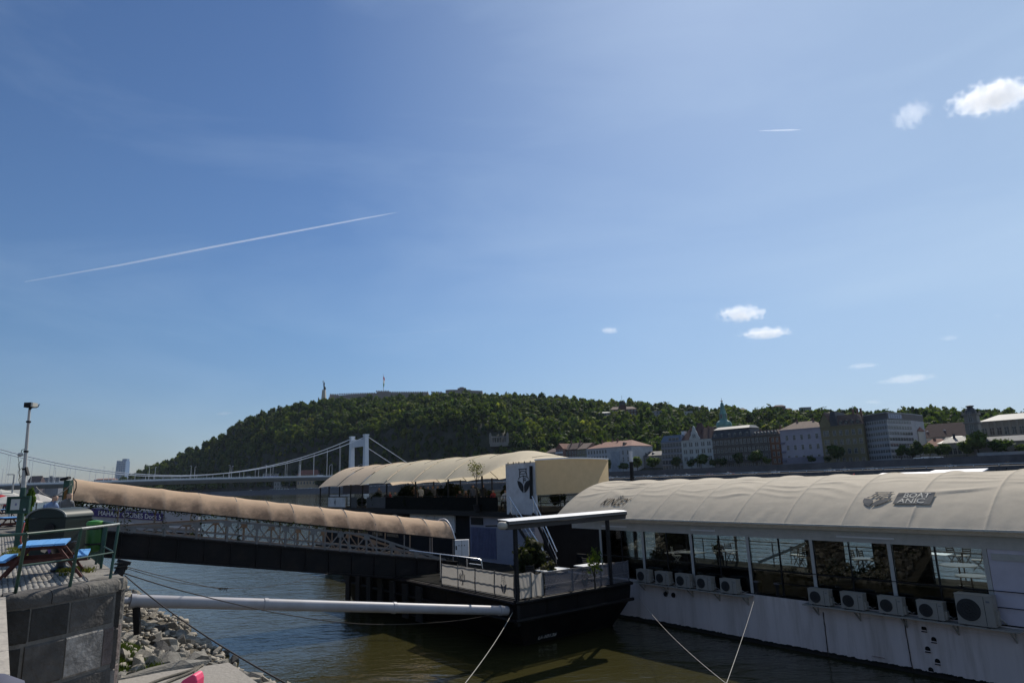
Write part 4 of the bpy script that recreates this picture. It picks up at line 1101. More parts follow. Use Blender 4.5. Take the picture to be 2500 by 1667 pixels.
# ================================================================ the near quay
ZQ = 4.65; ZLd = 2.5
QST = mat('quay_stone', (.19, .178, .16), .9, .3, 1.2, bump=.6, bscale=12, dirt=(.06, .055, .05), dscale=1.5)
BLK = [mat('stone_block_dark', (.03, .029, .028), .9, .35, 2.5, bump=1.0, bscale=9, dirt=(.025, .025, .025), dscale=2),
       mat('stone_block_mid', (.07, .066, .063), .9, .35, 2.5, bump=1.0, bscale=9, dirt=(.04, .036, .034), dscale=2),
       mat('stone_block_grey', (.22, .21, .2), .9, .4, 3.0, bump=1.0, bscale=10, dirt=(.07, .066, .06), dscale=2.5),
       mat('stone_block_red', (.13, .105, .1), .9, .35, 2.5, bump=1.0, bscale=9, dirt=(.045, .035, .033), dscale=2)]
MORT = mat('mortar', (.12, .115, .108), .95, .25, 6, bump=.4)
BED = mat('paving_bed', (.11, .105, .095), .95, .3, 5)
QSD = mat('coping_dark', (.12, .112, .1), .9, .3, 1.6, bump=1.0, bscale=9, dirt=(.05, .046, .042), dscale=1.5)
def polyslab(name, pts, z0, z1, mt, kind='structure', label=None, cat=None):
    mb = MB(); mb.prism([L(s, n, z0) for s, n in pts], (0, 0, z1 - z0)); return tag(mb.build(name, mt), label, cat, kind=kind)
quay = polyslab('quay', [(15.05, -60), (15.05, .5), (15.95, 2.1), (420, 3.0), (420, -60)], -1.5, ZQ - .07, BED)
polyslab('quay_platform', [(-40, -60), (-40, 2.0), (2.6, 2.0), (2.6, .2), (15.04, .2), (15.04, -60)], -1.5, ZQ - .02, QST)
polyslab('landing', [(2.62, .22), (15.6, .22), (15.2, 2.1), (16.95, 2.35), (17.0, 3.2), (16.75, 4.5), (14.4, 4.5), (2.62, 4.6)], -1.2, ZLd, mat('landing_concrete', (.27, .25, .225), .9, .2, 1.2, bump=.5, bscale=10, dirt=(.13, .12, .1), dscale=1.2))
# front wall: stone blocks with recessed joints
wl = empty('quay_wall', L(15.0, 1.2, ZLd), 'dark weathered stone block wall below the railing at the quay corner', 'wall')
corner = [(15.0, .2), (15.0, .55), (15.42, 1.30), (15.9, 2.0), (16.25, 2.2)]
def wpt(u):
    """point along the face line by running length u, and outward normal (to the camera side)"""
    acc = 0
    for (a, b_), (c, d) in zip(corner[:-1], corner[1:]):
        ln = math.hypot(c - a, d - b_)
        if u <= acc + ln or (c, d) == corner[-1]:
            f = (u - acc) / ln; s = a + (c - a) * f; n = b_ + (d - b_) * f
            tx = L(c, d) - L(a, b_); tx.normalize(); nn = Vector((tx.y, -tx.x, 0))
            if nn.dot(-U) < 0: nn = -nn
            return L(s, n), nn
        acc += ln
def block(u0, u1, z0, z1, mt, d=.05, nm='stone_block'):
    g = .022; us = [u0 + g + (u1 - u0 - 2 * g) * k / 3 for k in range(4)]
    mb = MB(); r = random.uniform(-.012, .012)
    def row(z, out): return [wpt(u)[0] + wpt(u)[1] * out + Vector((0, 0, z)) for u in us]
    rows_ = [row(z0 + g, -.12), row(z0 + g, d * .4 + r), row(z0 + g + .035, d + r), row(z1 - g - .035, d + r), row(z1 - g, d * .4 + r), row(z1 - g, -.12)]
    for rw in rows_: mb.v.extend(rw)
    for j in range(5):
        for i in range(3): a = j * 4 + i; mb.f.append([a, a + 1, a + 5, a + 4]); mb.m.append(0)
    mb.f.append([j * 4 for j in range(6)]); mb.m.append(0); mb.f.append([j * 4 + 3 for j in range(6)][::-1]); mb.m.append(0)
    return mb.build(nm, mt, wl, smooth=30)
mb = MB()
us = [i * .1 for i in range(0, 26)]
mb.grid(lambda a, b_: wpt(a * 2.5)[0] + wpt(a * 2.5)[1] * .028 + Vector((0, 0, 1.0 + (ZQ - .1 - 1.0) * b_)), 24, 4)
mb.build('mortar_bed', MORT, wl)
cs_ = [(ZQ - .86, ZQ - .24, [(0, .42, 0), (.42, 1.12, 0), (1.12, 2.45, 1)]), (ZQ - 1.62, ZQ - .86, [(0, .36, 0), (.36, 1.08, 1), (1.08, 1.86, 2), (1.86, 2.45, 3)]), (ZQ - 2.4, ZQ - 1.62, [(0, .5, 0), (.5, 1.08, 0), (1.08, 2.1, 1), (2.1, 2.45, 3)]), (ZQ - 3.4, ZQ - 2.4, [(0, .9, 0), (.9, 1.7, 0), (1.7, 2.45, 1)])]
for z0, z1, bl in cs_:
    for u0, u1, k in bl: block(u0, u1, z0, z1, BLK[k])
# rounded coping stones along the top edge
for u0, u1, k in ((0, .75, 2), (.75, 1.45, 2), (1.45, 2.1, 2), (2.1, 2.5, 2)):
    mb = MB(); prof = [(-.5, -.25), (-.5, 0), (-.05, .0), (.01, -.015), (.05, -.055), (.068, -.12), (.06, -.24)]
    usx = [u0 + .008 + (u1 - u0 - .016) * i / 4 for i in range(5)]
    for u in usx:
        p, nn = wpt(u)
        for o_, z in prof: mb.v.append(p + nn * o_ + Vector((0, 0, ZQ + z)))
    k_ = len(prof)
    for i in range(4):
        for j in range(k_): j2 = (j + 1) % k_; mb.f.append([i * k_ + j, i * k_ + j2, (i + 1) * k_ + j2, (i + 1) * k_ + j]); mb.m.append(0)
    mb.f.append(list(range(k_))); mb.m.append(0); mb.f.append([4 * k_ + j for j in range(k_)][::-1]); mb.m.append(0)
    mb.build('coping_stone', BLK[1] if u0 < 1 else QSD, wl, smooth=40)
# coping of the near recess (left edge of the picture)
cpm = mat('pale_coping', (.34, .31, .27), .9, .2, 3, bump=.4)
cpr = empty('recess_coping', L(11, 0, ZQ), 'pale coping stones along the stair recess at the left edge', 'coping')
for k in range(9):
    s0 = 3.2 + k * 1.28
    mb = MB(); mb.lbox(s0 + .01, s0 + 1.27, -.35, .24, ZQ - .22, ZQ + .015); mb.build('coping_stone', cpm, cpr)
# river-edge coping of the quay
ec = empty('quay_edge_coping', L(20, 2, ZQ), 'row of worn kerb stones along the river edge of the quay', 'kerb')
for k in range(26):
    s0 = 16.0 + k * 1.1; n0 = 2.1 + (s0 - 16) * .002
    if k < 24: MB().lbox(s0 + .012, s0 + 1.088, n0 - .52, n0 + .06, ZQ - .2, ZQ + random.uniform(-.006, .006)).build('kerb_stone', QST, ec)
for k in range(24):
    s0 = 15.9 + k * 1.3
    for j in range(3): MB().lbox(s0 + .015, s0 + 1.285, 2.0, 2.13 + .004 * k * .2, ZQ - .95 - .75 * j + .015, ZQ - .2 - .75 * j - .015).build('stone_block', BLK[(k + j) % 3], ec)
# setts
gs = []
for i, s in enumerate(np.arange(15.25, 40, .1)):
    for j, n in enumerate(np.arange(-.6, 1.6, .094)):
        if s < 16.1 and n > .75 + (s - 15.5) * 1.6 - .35: continue
        gs.append((s + (.05 if j % 2 else 0) + random.uniform(-.012, .012), n + random.uniform(-.008, .008), random.uniform(-.007, .007)))
gs = np.array(gs); Kn = len(gs)
u2, n2 = np.array(U), np.array(N)
ctr = gs[:, :1] * u2 + gs[:, 1:2] * n2; ctr[:, 2] = ZQ - .012 + gs[:, 2]
cn4 = np.array([(-1, -1), (1, -1), (1, 1), (-1, 1)])
a4 = rng.uniform(.036, .047, (Kn, 1)); b4 = rng.uniform(.036, .044, (Kn, 1))
top = np.stack([ctr + a4 * .9 * c[0] * u2 + b4 * .9 * c[1] * n2 for c in cn4], 1)
bot = np.stack([ctr + a4 * 1.12 * c[0] * u2 + b4 * 1.12 * c[1] * n2 - np.array([0, 0, .03]) for c in cn4], 1)
vv = np.concatenate([top, bot], 1).reshape(-1, 3); base_i = np.arange(Kn)[:, None] * 8
fc = np.concatenate([base_i + np.array([[0, 1, 2, 3]])] + [base_i + np.array([[i, 4 + i, 4 + (i + 1) % 4, (i + 1) % 4]]) for i in range(4)])
stt = bulk('cobble_setts', vv, [fc], mat('sett_granite', (.25, .24, .225), .85, .35, 9, bump=.3))
tag(place('cobble_setts', stt), 'worn grey granite setts paving the quay', kind='stuff')

# ---------------------------------------------------------------- rubble bank with rocks
def bank_z(s, n):
    return max(-.6, 2.35 - (n - 2.1) * .43 + .12 * math.sin(s * .9) + .1 * noise.noise((s * .5, n * .7, 1)))
mb = MB(); mb.grid(lambda a, b_: L(16.6 + a * 60, 1.9 + b_ * 7.4, bank_z(16.6 + a * 60, 1.9 + b_ * 7.4) - .12), 90, 20)
tag(mb.build('rubble_bank', mat('bank_earth', (.075, .066, .05), .95, .4, 2, bump=.8), smooth='all'), kind='structure')
RK = [mat('rock_pale', (.28, .255, .215), .9, .35, 3, bump=.6, bscale=14, dirt=(.12, .11, .085), dscale=2), mat('rock_grey', (.2, .19, .17), .9, .35, 3, bump=.6, bscale=14, dirt=(.09, .085, .07), dscale=2), mat('rock_dark', (.085, .08, .075), .9, .3, 3, bump=.6, bscale=14)]
def rock_mesh(seed, mt, flat=.6):
    g = np.random.default_rng(seed); p = g.normal(size=(13, 3)); p /= np.linalg.norm(p, axis=1)[:, None]; p *= g.uniform(.75, 1.1, (13, 1))
    bm = bmesh.new()
    for q in p * np.array([1, g.uniform(.6, .95), flat * g.uniform(.8, 1.2)]): bm.verts.new(q)
    r_ = bmesh.ops.convex_hull(bm, input=bm.verts)
    bmesh.ops.delete(bm, geom=[e for e in r_['geom_interior'] if isinstance(e, bmesh.types.BMVert)], context='VERTS')
    me = bpy.data.meshes.new('rock'); bm.to_mesh(me); bm.free(); me.materials.append(mt)
    return me
RM = [rock_mesh(k, RK[k % 3 if k % 4 else 0], .55 + .1 * (k % 3)) for k in range(14)]
cand = []
tries = 0
while len(cand) < 1500 and tries < 9000:
    tries += 1
    s = 17.2 + random.random() ** 1.5 * 34; n = random.uniform(2.2, 7.9 + .3 * math.sin(s))
    r = .1 + .34 * random.random() ** 2 + (.16 if random.random() < .07 else 0)
    if s < 21.5 and 2.2 < n < 2.9 and random.random() < .75: continue
    if any((s - a) ** 2 + (n - b_) ** 2 < (.66 * (r + c)) ** 2 for a, b_, c in cand[-500:]): continue
    cand.append((s, n, r))
cand.sort(key=lambda c: -c[2] / c[0])
for i, (s, n, r) in enumerate(cand[:300]):
    o = place('rock', random.choice(RM), None, L(s, n, bank_z(s, n) + r * .12), (random.uniform(-.5, .5), random.uniform(-.5, .5), random.uniform(0, 6)), (r, r, r))
    tag(o, 'loose pale rubble rock on the bank below the quay', 'rock', 'rubble rocks on the bank')
vs = []; fs = []; off = 0
for i in range(2600):
    if i < len(cand) - 300: s, n, r = cand[300 + i]
    else: s = 17.2 + random.random() ** 1.4 * 34; n = random.uniform(2.3, 8.1); r = random.uniform(.05, .13)
    me = RM[i % 14]; v = np.empty(len(me.vertices) * 3, dtype=np.float32); me.vertices.foreach_get('co', v); v = v.reshape(-1, 3)
    if r < .14: pass
    a = random.uniform(0, 6); c_, s_ = math.cos(a), math.sin(a)
    v = np.stack([v[:, 0] * c_ - v[:, 1] * s_, v[:, 0] * s_ + v[:, 1] * c_, v[:, 2]], 1) * r
    v += np.array(L(s, n, bank_z(s, n) + r * .1)); vs.append(v); fs.append(np.array([p.vertices[:] for p in me.polygons]) + off); off += len(v)
    if len(vs) > 1500: break
tag(place('small_rubble', bulk('small_rubble', np.concatenate(vs), [np.concatenate(fs)], RK[0])), 'small broken stone between the rubble rocks', kind='stuff')
# larger boulders by the landing
bl_me = [rock_mesh(60, RK[1], .5), rock_mesh(63, RK[2], .7)]
b = place('boulder', bl_me[0], None, L(18.4, 3.35, 2.15), (.08, -.1, TH_D + 1.2), (1.25, .5, .5)); tag(b, 'long rounded grey boulder lying beside the landing', 'boulder')
b = place('boulder', bl_me[1], None, L(21.5, 5.6, .75), (.3, .4, 1.0), (1.0, .75, .75)); tag(b, 'dark slanting boulder at the water below the boom', 'boulder')
# grass tufts on the bank and between the setts
def grass(name, spots, label, hgt=(.05, .14), tint=(.05, .075, .018)):
    V_ = []; T_ = []; o_ = 0; col = []
    for p, k, rad in spots:
        for _ in range(k):
            a = random.uniform(0, TAU); rr = rad * math.sqrt(random.random()); q = np.array([p.x + math.cos(a) * rr, p.y + math.sin(a) * rr, p.z])
            h = random.uniform(*hgt); d = np.array([random.uniform(-.5, .5) * h, random.uniform(-.5, .5) * h, h]); w = random.uniform(.006, .014); b2 = random.uniform(0, TAU); x = np.array([math.cos(b2) * w, math.sin(b2) * w, 0])
            V_ += [q - x, q + x, q + d * .6 + x * .7, q + d * .6 - x * .7, q + d]; T_ += [(o_, o_ + 1, o_ + 2, o_ + 3)]; o_ += 5
            col += [np.array(tint) * random.uniform(.6, 1.4)] * 5
    q = np.array(T_); tr = np.stack([q[:, 3], q[:, 2], q[:, 0] + 4], 1)
    return tag(place(name, bulk(name, np.array(V_), [q, tr], LEAF, np.array(col))), label, kind='stuff')
sp_ = []
for _ in range(120):
    s = random.uniform(17.2, 24); n = random.uniform(2.25, 3.9) if s > 19 else random.uniform(2.25, 3.6)
    sp_.append((L(s, n, bank_z(s, n) - .05), 130, .28))
for _ in range(18):
    s = random.uniform(17.1, 18.2); n = random.uniform(2.2, 3.0); sp_.append((L(s, n, bank_z(s, n) - .02), 160, .25))
for s, n in ((17.6, 4.3), (17.9, 4.5)): sp_.append((L(s, n, bank_z(s, n)), 200, .2))
grass('bank_grass', sp_, 'green grass growing between the rubble rocks')
sp_ = [(L(random.uniform(22, 29), random.uniform(.3, .9), ZQ), 40, .18) for _ in range(40)] + [(L(random.uniform(17.6, 19), random.uniform(1.2, 1.8), ZQ), 30, .12) for _ in range(18)]
grass('sett_weeds', sp_, 'thin weeds growing between the setts', (.03, .1), (.1, .11, .03))

# ---------------------------------------------------------------- mooring boom
def rope(name, pts, r, mt, label, sag=None, cat='rope', seg=6):
    mb = MB(); mb.tube(pts, r, seg); return tag(mb.build(name, mt, smooth='all'), label, cat)
def cat_(a, b_, sag, n=24): return [a.lerp(b_, i / n) - Vector((0, 0, 4 * sag * (i / n) * (1 - i / n))) for i in range(n + 1)]
GRP = mat('boom_paint', (.3, .3, .33), .5, .12, 1.5, dirt=(.22, .2, .19), dscale=1.2, spec=.4)
DKM = mat('dark_metal', (.014, .014, .016), .6, .3, 4, spec=.2)
BM0 = atN(318, 1466, 3.05); BM1 = atY(1238, 1490, 26.2)
bo = empty('mooring_boom', L(21, 3, 2.3), 'thick grey tubular mooring boom from the bank to the barge', 'boom')
dv = (BM1 - BM0).normalized()
MB().tube([BM0, BM0.lerp(BM1, .5), BM1], .165, 20).build('main_pipe', GRP, bo, smooth=40)
MB().tube([BM0 - dv * .9, BM0 + dv * .1], .09, 14).build('end_pipe', GRP, bo, smooth=40)
for f in (.0, .28, .62, .97): p = BM0.lerp(BM1, f); MB().tube([p, p + dv * .12], .182, 20).build('collar', GRP, bo, smooth=40)
mb = MB(); mb.bar(BM0 + dv * .15 + Vector((0, 0, -.1)), BM0 + dv * .15 + Vector((.1, 0, -.85)), .1, .16); mb.bar(BM0 - dv * .7, BM0 - dv * .9 + Vector((0, 0, -1.3)), .1, .16); mb.build('bracket', DKM, bo)
mb = MB(); mb.tube([BM1, BM1 + dv * .9], .2, 16); mb.build('shackle_sleeve', DKM, bo, smooth=40)

# ---------------------------------------------------------------- ropes
RD = mat('rope_dark', (.035, .03, .028), .9, .3, 20); RP = mat('rope_pale', (.3, .285, .26), .85, .2, 20)
bol = L(17.0, 2.2, ZQ)
e = empty('mooring_bollard', bol, 'short black leaning bollard at the quay corner with ropes tied', 'bollard')
ax_ = (N * .35 + Z3).normalized()
mb = MB(); mb.tube([bol - ax_ * .05, bol + ax_ * .2], .1, 14); mb.build('stem', DKM, e, smooth=40); MB().tube([bol + ax_ * .2, bol + ax_ * .27], .14, 14).build('cap', DKM, e, smooth=40)
MB().tube([bol + ax_ * .08 + Vector((.12 * math.cos(a), .12 * math.sin(a), .012 * a)) for a in np.linspace(0, 12.5, 40)], .018, 6).build('rope_turns', RD, e)
top_ = bol + ax_ * .12
def pxpath(pts, n=30):
    P3 = [atY(*p) for p in pts]; out = []
    for i in range(len(P3) - 1):
        p0, p1, p2, p3 = P3[max(i - 1, 0)], P3[i], P3[i + 1], P3[min(i + 2, len(P3) - 1)]
        for j in range(n // (len(P3) - 1) + 1):
            t = j / (n // (len(P3) - 1) + 1); out.append(.5 * ((2 * p1) + (p2 - p0) * t + (2 * p0 - 5 * p1 + 4 * p2 - p3) * t * t + (3 * p1 - p0 - 3 * p2 + p3) * t ** 3))
    return out + [P3[-1]]
rope('mooring_rope', pxpath([(303, 1399, 15), (465, 1447, 17), (700, 1500, 19.8), (900, 1523, 22.2), (1100, 1516, 24.8), (1244, 1492, 26.2)]), .013, RD, 'thick dark mooring rope sagging across the boom to the barge')
rope('mooring_rope', pxpath([(298, 1380, 15), (420, 1411, 18.2), (545, 1435, 22), (680, 1428, 26), (800, 1400, 30)]), .009, RD, 'thin upper rope from the bollard sagging over the water')
q2 = atY(545, 1436, 22.0)
rope('mooring_rope', pxpath([(293, 1382, 15), (420, 1418, 18.2), (535, 1436, 21.8)]), .008, RD, 'second thin rope joining the upper rope at a frayed knot')
kn = empty('rope_knot', q2, 'frayed weed hung knot on the thin rope over the water', 'knot')
mb = MB()
for k in range(16): a = q2 + Vector((random.uniform(-.14, .14), random.uniform(-.05, .05), random.uniform(-.02, .03))); mb.tube([a, a + Vector((random.uniform(-.06, .06), 0, -random.uniform(.03, .09)))], [.009, .003], 5)
mb.build('frayed_strands', RD, kn); MB().tube([q2 - Vector((.16, 0, -.005)), q2 + Vector((.16, .02, -.005))], .018, 8).build('lashing', RD, kn)
e3 = atY(760, 1700, 9.0)
rope('mooring_rope', cat_(L(16.9, 2.3, ZQ - .05), e3, .12), .012, RD, 'dark rope running from the corner bollard down towards the viewer')
e4 = atY(1105, 1705, 14.0)
rope('mooring_rope', cat_(BM1 + dv * .3, e4, .12), .010, RP, 'pale rope hanging from the barge corner towards the near quay')
h5 = atN(1562, 1460, 23.2); e5 = atY(1815, 1700, 12.0)
rope('mooring_rope', cat_(h5, e5, .22), .007, RP, 'pale rope from the left end of the white hull to the near quay')
h6 = atN(1846, 1446, 23.2); e6 = atY(1762, 1700, 10.0)
rope('mooring_rope', cat_(h6, e6, .06), .006, RP, 'pale rope from the middle of the white hull to the near quay')
# rope coil lying on the landing
for k, (a, b_) in enumerate((((300, 1690), (492, 1625)), ((360, 1690), (500, 1622)), ((420, 1695), (488, 1630)))):
    p = atZ(*a, ZLd + .03); q = atZ(*b_, ZLd + .03)
    pts = [p.lerp(q, i / 20) + Vector((math.sin(i * .5 + k) * .04, math.cos(i * .4) * .03, 0)) for i in range(21)]
    rope('deck_rope', pts, (.03, .03, .012)[k], mat('rope_brown', (.16, .145, .12), .9, .3, 30, bump=.8, bscale=60), ('thick twisted rope lying along the landing, upper one', 'thick twisted rope lying along the landing, lower one', 'thin dark cord lying between two thick ropes on the landing')[k])

# ---------------------------------------------------------------- railings
GRN = mat('green_rail_paint', (.018, .06, .045), .5, .3, 6, dirt=(.03, .025, .02), dscale=5)
fr = empty('quay_railing', L(15.4, 1.2, ZQ), 'dark green tubular railing at the quay corner above the stone wall', 'railing')
P_ = [(L(15.26, .38, ZQ - .05), atZ(64, 1303, 5.7)), (L(15.42, 1.2, ZQ - .05), atZ(198, 1290, 5.7)), (L(16.1, 1.93, ZQ - .05), atZ(290, 1279, 5.7))]
P_ += [(L(18.38, 2.0, ZQ - .05), L(18.3, 2.04, 5.68)), (L(19.6, 2.02, ZQ - .05), L(19.5, 2.06, 5.66)), (L(21.4, 2.04, ZQ - .05), L(21.3, 2.08, 5.66)), (L(24, 2.04, ZQ - .05), L(24, 2.08, 5.66)), (L(27, 2.04, ZQ - .05), L(27, 2.08, 5.66)), (L(30, 2.04, ZQ - .05), L(30, 2.08, 5.66))]
for a, b_ in P_: MB().tube([a, b_], .028, 10).build('post', GRN, fr, smooth=40)
for k in range(len(P_) - 1):
    MB().tube([P_[k][1], P_[k + 1][1]], .024, 10).build('top_rail', GRN if k != 1 else mat('worn_rail', (.3, .31, .3), .45, .3, 8, metal=.3), fr, smooth=40)
    MB().tube([P_[k][0].lerp(P_[k][1], .5), P_[k + 1][0].lerp(P_[k + 1][1], .5)], .016, 8).build('mid_rail', GRN, fr, smooth=40)
pp = L(14.2, -.4, 5.7); MB().tube([P_[0][1], pp], .024, 8).build('top_rail', GRN, fr, smooth=40)
for k in range(3, 8):
    for j in range(1, 8):
        f = j / 8; MB().bar(P_[k][0].lerp(P_[k + 1][0], f) + Vector((0, 0, .12)), P_[k][1].lerp(P_[k + 1][1], f), .018).build('baluster', GRN, fr)

# litter bin
lb = L(19.2, 1.86, ZQ)
e = empty('litter_bin', lb, 'bright green plastic litter bin on a post at the railing', 'bin')
LG = mat('bin_green', (.02, .09, .014), .4, .15, 4, spec=.5)
c0 = atY(226, 1345, lb.y); c1 = atY(226, 1276, lb.y); zb, zt = c0.z, c1.z
ctr = Vector((c0.x, lb.y, 0))
MB().lathe(ctr, [(.10, zb - .02), (.15, zb + .03), (.165, zb + .1), (.178, zt - .08), (.178, zt - .03)], 22).build('body', LG, e, smooth=40)
MB().lathe(ctr, [(.185, zt - .04), (.185, zt - .0), (.16, zt + .04), (.06, zt + .06)], 22).build('lid', mat('bin_lid_green', (.06, .22, .025), .4, .1), e, smooth=40)
MB().tube([ctr + Vector((.19, .05, ZQ - .05)), ctr + Vector((.19, .05, zt - .05))], .022, 8).build('post', DKM, e)
for z in (zb + .15, zt - .15): MB().lathe(ctr, [(.182, z), (.185, z + .02), (.182, z + .04)], 22).build('hoop', DKM, e)

# large domed waste container
dc = atS(143, 1330, 22.0); dc.z = ZQ
e = empty('waste_container', dc, 'large dark green waste container with a rounded lid on the quay', 'container')
DG = mat('container_green', (.006, .014, .013), .5, .2, 4, spec=.4); DG2 = mat('container_lid', (.008, .018, .016), .5, .2, 4)
X_ = CR.copy(); X_.z = 0; X_.normalize(); Y_ = Vector((-X_.y, X_.x, 0))
w = 86 / 1640 * dc.y / 2 * 1.03; zl = atY(143, 1262, dc.y).z - ZQ; zt = atY(143, 1240, dc.y).z - ZQ
def cb(x, y, z): return dc + X_ * x + Y_ * y + Vector((0, 0, z))
mb = MB()
mb.add([cb(-w * .86, -.5, .15), cb(w * .86, -.5, .15), cb(w * .86, .5, .15), cb(-w * .86, .5, .15), cb(-w, -.55, zl), cb(w, -.55, zl), cb(w, .55, zl), cb(-w, .55, zl)], [(0, 3, 2, 1), (4, 5, 6, 7), (0, 1, 5, 4), (1, 2, 6, 5), (2, 3, 7, 6), (3, 0, 4, 7)])
mb.build('body', DG, e)
arc = [(-math.cos(math.pi * i / 14) * w * 1.04, zl + .01 + math.sin(math.pi * i / 14) * (zt - zl)) for i in range(15)]
mb = MB(); mb.prism([cb(x, -.58, z) for x, z in arc], Y_ * 1.16); mb.build('lid', DG2, e, smooth=30)
mb = MB()
for i in range(14): mb.bar(cb(arc[i][0], -.6, arc[i][1] + .012), cb(arc[i + 1][0], -.6, arc[i + 1][1] + .012), .035)
mb.build('lid_rim', mat('rim_grey', (.18, .19, .19), .5), e)
MB().tube([cb(.1, -.56, zl + .02 - .28), cb(.1, -.585, zl + .02 - .28)], .13, 20).build('bottle_port', DKM, e)
for i in (-1, 1):
    for j in (-1, 1): MB().tube([cb(i * w * .7, j * .4 - .03, .09), cb(i * w * .7, j * .4 + .03, .09)], .09, 12).build('wheel', TYRE, e)

# picnic tables
BLU = mat('picnic_blue', (.10, .30, .62), .55, .2, 5, dirt=(.25, .4, .6), dscale=4); RDW = mat('picnic_red_wood', (.075, .022, .016), .7, .3, 6)
def picnic(loc, rz, label, sc=1.0):
    e = empty('picnic_table', loc, label, 'picnic table', 'picnic tables on the quay', rz); e.scale = (sc, sc, sc)
    for k in range(4): MB().bb((-.95, -.39 + k * .2, .68), (.95, -.39 + k * .2 + .185, .72)).build('top_board', BLU, e, local=True)
    for y in (-.8, .56):
        for k in range(2): MB().bb((-.95, y + k * .125, .415), (.95, y + k * .125 + .115, .455)).build('seat_board', BLU, e, local=True)
    for x in (-.65, .65):
        for sg in (-1, 1): MB().bar((x, sg * .24, .66), (x, sg * .72, 0), .05, .12, Vector((1, 0, 0))).build('leg', RDW, e, local=True)
        MB().bb((x - .09, -.8, .32), (x - .05, .8, .412)).build('seat_beam', RDW, e, local=True); MB().bb((x - .03, -.38, .6), (x + .03, .38, .678)).build('top_batten', RDW, e, local=True)
    return e
picnic(L(17.75, .88, ZQ), TH_D - .12, 'blue topped picnic table nearest the corner railing')
for i, (px, py, rz, lb_, sc) in enumerate(((20, 1297, .2, 'blue and red picnic table on the far left behind the lamp post', 1), (84, 1290, .1, 'blue picnic table beyond the waste container', 1), (12, 1262, 0, 'distant blue picnic table under the red parasol', 1))):
    p = atZ(px, py, ZQ); picnic(p, TH_D + rz, lb_, sc)
# urn planter
pc = atZ(147, 1392, ZQ)
e = empty('urn_planter', pc, 'black urn shaped planter standing before the blue picnic table', 'planter')
PB = mat('planter_black', (.014, .013, .016), .35, .2, 3, spec=.5)
MB().lathe(pc, [(.2, 0), (.21, .04), (.1, .1), (.085, .2), (.14, .28), (.12, .3)], 20).build('pedestal', PB, e, smooth=40)
MB().lathe(pc, [(.1, .29), (.18, .36), (.23, .48), (.255, .58), (.275, .6), (.275, .63), (.235, .63), (.22, .56)], 24).build('bowl', PB, e, smooth=40)
MB().lathe(pc, [(.2, .55), (.12, .575), (.01, .58)], 16).build('soil', BED, e)
# bags under the table
for px, py, c, lb_ in ((104, 1340, (.55, .5, .42), 'crumpled pale plastic bag under the blue picnic table'), (124, 1339, (.09, .04, .2), 'purple bag under the blue picnic table')):
    p = atZ(px, py + 8, ZQ + .3); me = rock_mesh(int(px), mat('bag_%d' % px, c, .5, .3, 8), .9)
    tag(place('carrier_bag', me, None, p + Vector((0, 0, .1)), (0, 0, .5), (.13, .1, .15)), lb_, 'bag')

# lamp post with notice board
lp = atZ(41, 1337, ZQ); Yl = lp.y
e = empty('lamp_post', lp, 'tall pale lamp post with floodlight head and green lower shaft', 'lamp post')
LPM = mat('lamp_pole_paint', (.42, .41, .4), .6, .3, 3, dirt=(.15, .12, .1), dscale=3)
a0, a1, a2 = atY(43, 1337, Yl), atY(54, 1215, Yl), atY(72, 1000, Yl)
MB().tube([a0 - Vector((0, 0, .3)), a1 + Vector((0, 0, .35))], [.12, .085], 14).build('lower_shaft', GRN, e, smooth=40)
MB().tube([a1 + Vector((0, 0, .34)), a1.lerp(a2, .45), a2], [.08, .055, .038], 12).build('pole', LPM, e, smooth=40)
hx = atY(76, 989, Yl)
mb = MB(); mb.box(hx + Vector((-.02, 0, 0)), (.26, .3, .17)); mb.build('floodlight', DKM, e); MB().box(hx + Vector((.14, -.03, 0)), (.06, .26, .15)).build('lens', mat('lamp_lens', (.5, .48, .42), .2), e)
MB().bar(a2, hx - Vector((0, 0, .08)), .06).build('bracket', DKM, e); MB().tube([hx + Vector((.02, 0, -.1)), hx + Vector((.25, 0, -.07)), hx + Vector((.29, 0, .03))], .015, 6).build('aerial', DKM, e)
for f, nm in ((.32, 'clamp'), (.52, 'clamp'), (.86, 'clamp')): p = a1.lerp(a2, f); MB().tube([p - Vector((0, 0, .03)), p + Vector((.002, 0, .03))], .075, 12).build(nm, DKM, e)
p = atY(57, 1109, Yl); MB().lathe(p + Vector((-.03, -.1, 0)), [(.02, -.08), (.08, -.05), (.085, .0), (.06, .05)], 12).build('camera_dome', LPM, e, smooth='all')
MB().tube([p, p + Vector((-.09, 0, .04)), p + Vector((-.07, 0, .16)), p + Vector((.02, 0, .18))], .012, 6).build('dome_arm', DKM, e)
p = atY(66, 1150, Yl); MB().box(p, (.06, .1, .3), (Vector((.93, 0, .36)), Vector((0, 1, 0)), Vector((-.36, 0, .93)))).build('antenna_box', DKM, e)
for k in range(4):
    q0 = atY(52 + k, 1105 + 18 * k, Yl); MB().tube([q0, q0 + Vector((-.06 - .01 * k, -.05, -.14)), q0 + Vector((.01, -.06, -.35)), q0 + Vector((.03, -.02, -.6))], .008, 5).build('cable', DKM, e)
nb = atY(47, 1232, Yl - .25)
e = empty('notice_board', nb, 'dark green framed notice board with a white sheet on the lamp post', 'notice board')
wb, hb = 26 / 1640 * nb.y, 19 / 1640 * nb.y
MB().box(nb, (wb * 2, .06, hb * 2), (X_, Y_, Z3)).build('backboard', GRN, e)
for sg in (-1, 1): MB().box(nb + X_ * sg * wb - Y_ * .03, (.05, .1, hb * 2 + .05), (X_, Y_, Z3)).build('frame_side', GRN, e); MB().box(nb + Z3 * sg * hb - Y_ * .03, (wb * 2 - .05, .095, .05), (X_, Y_, Z3)).build('frame_rail', GRN, e)
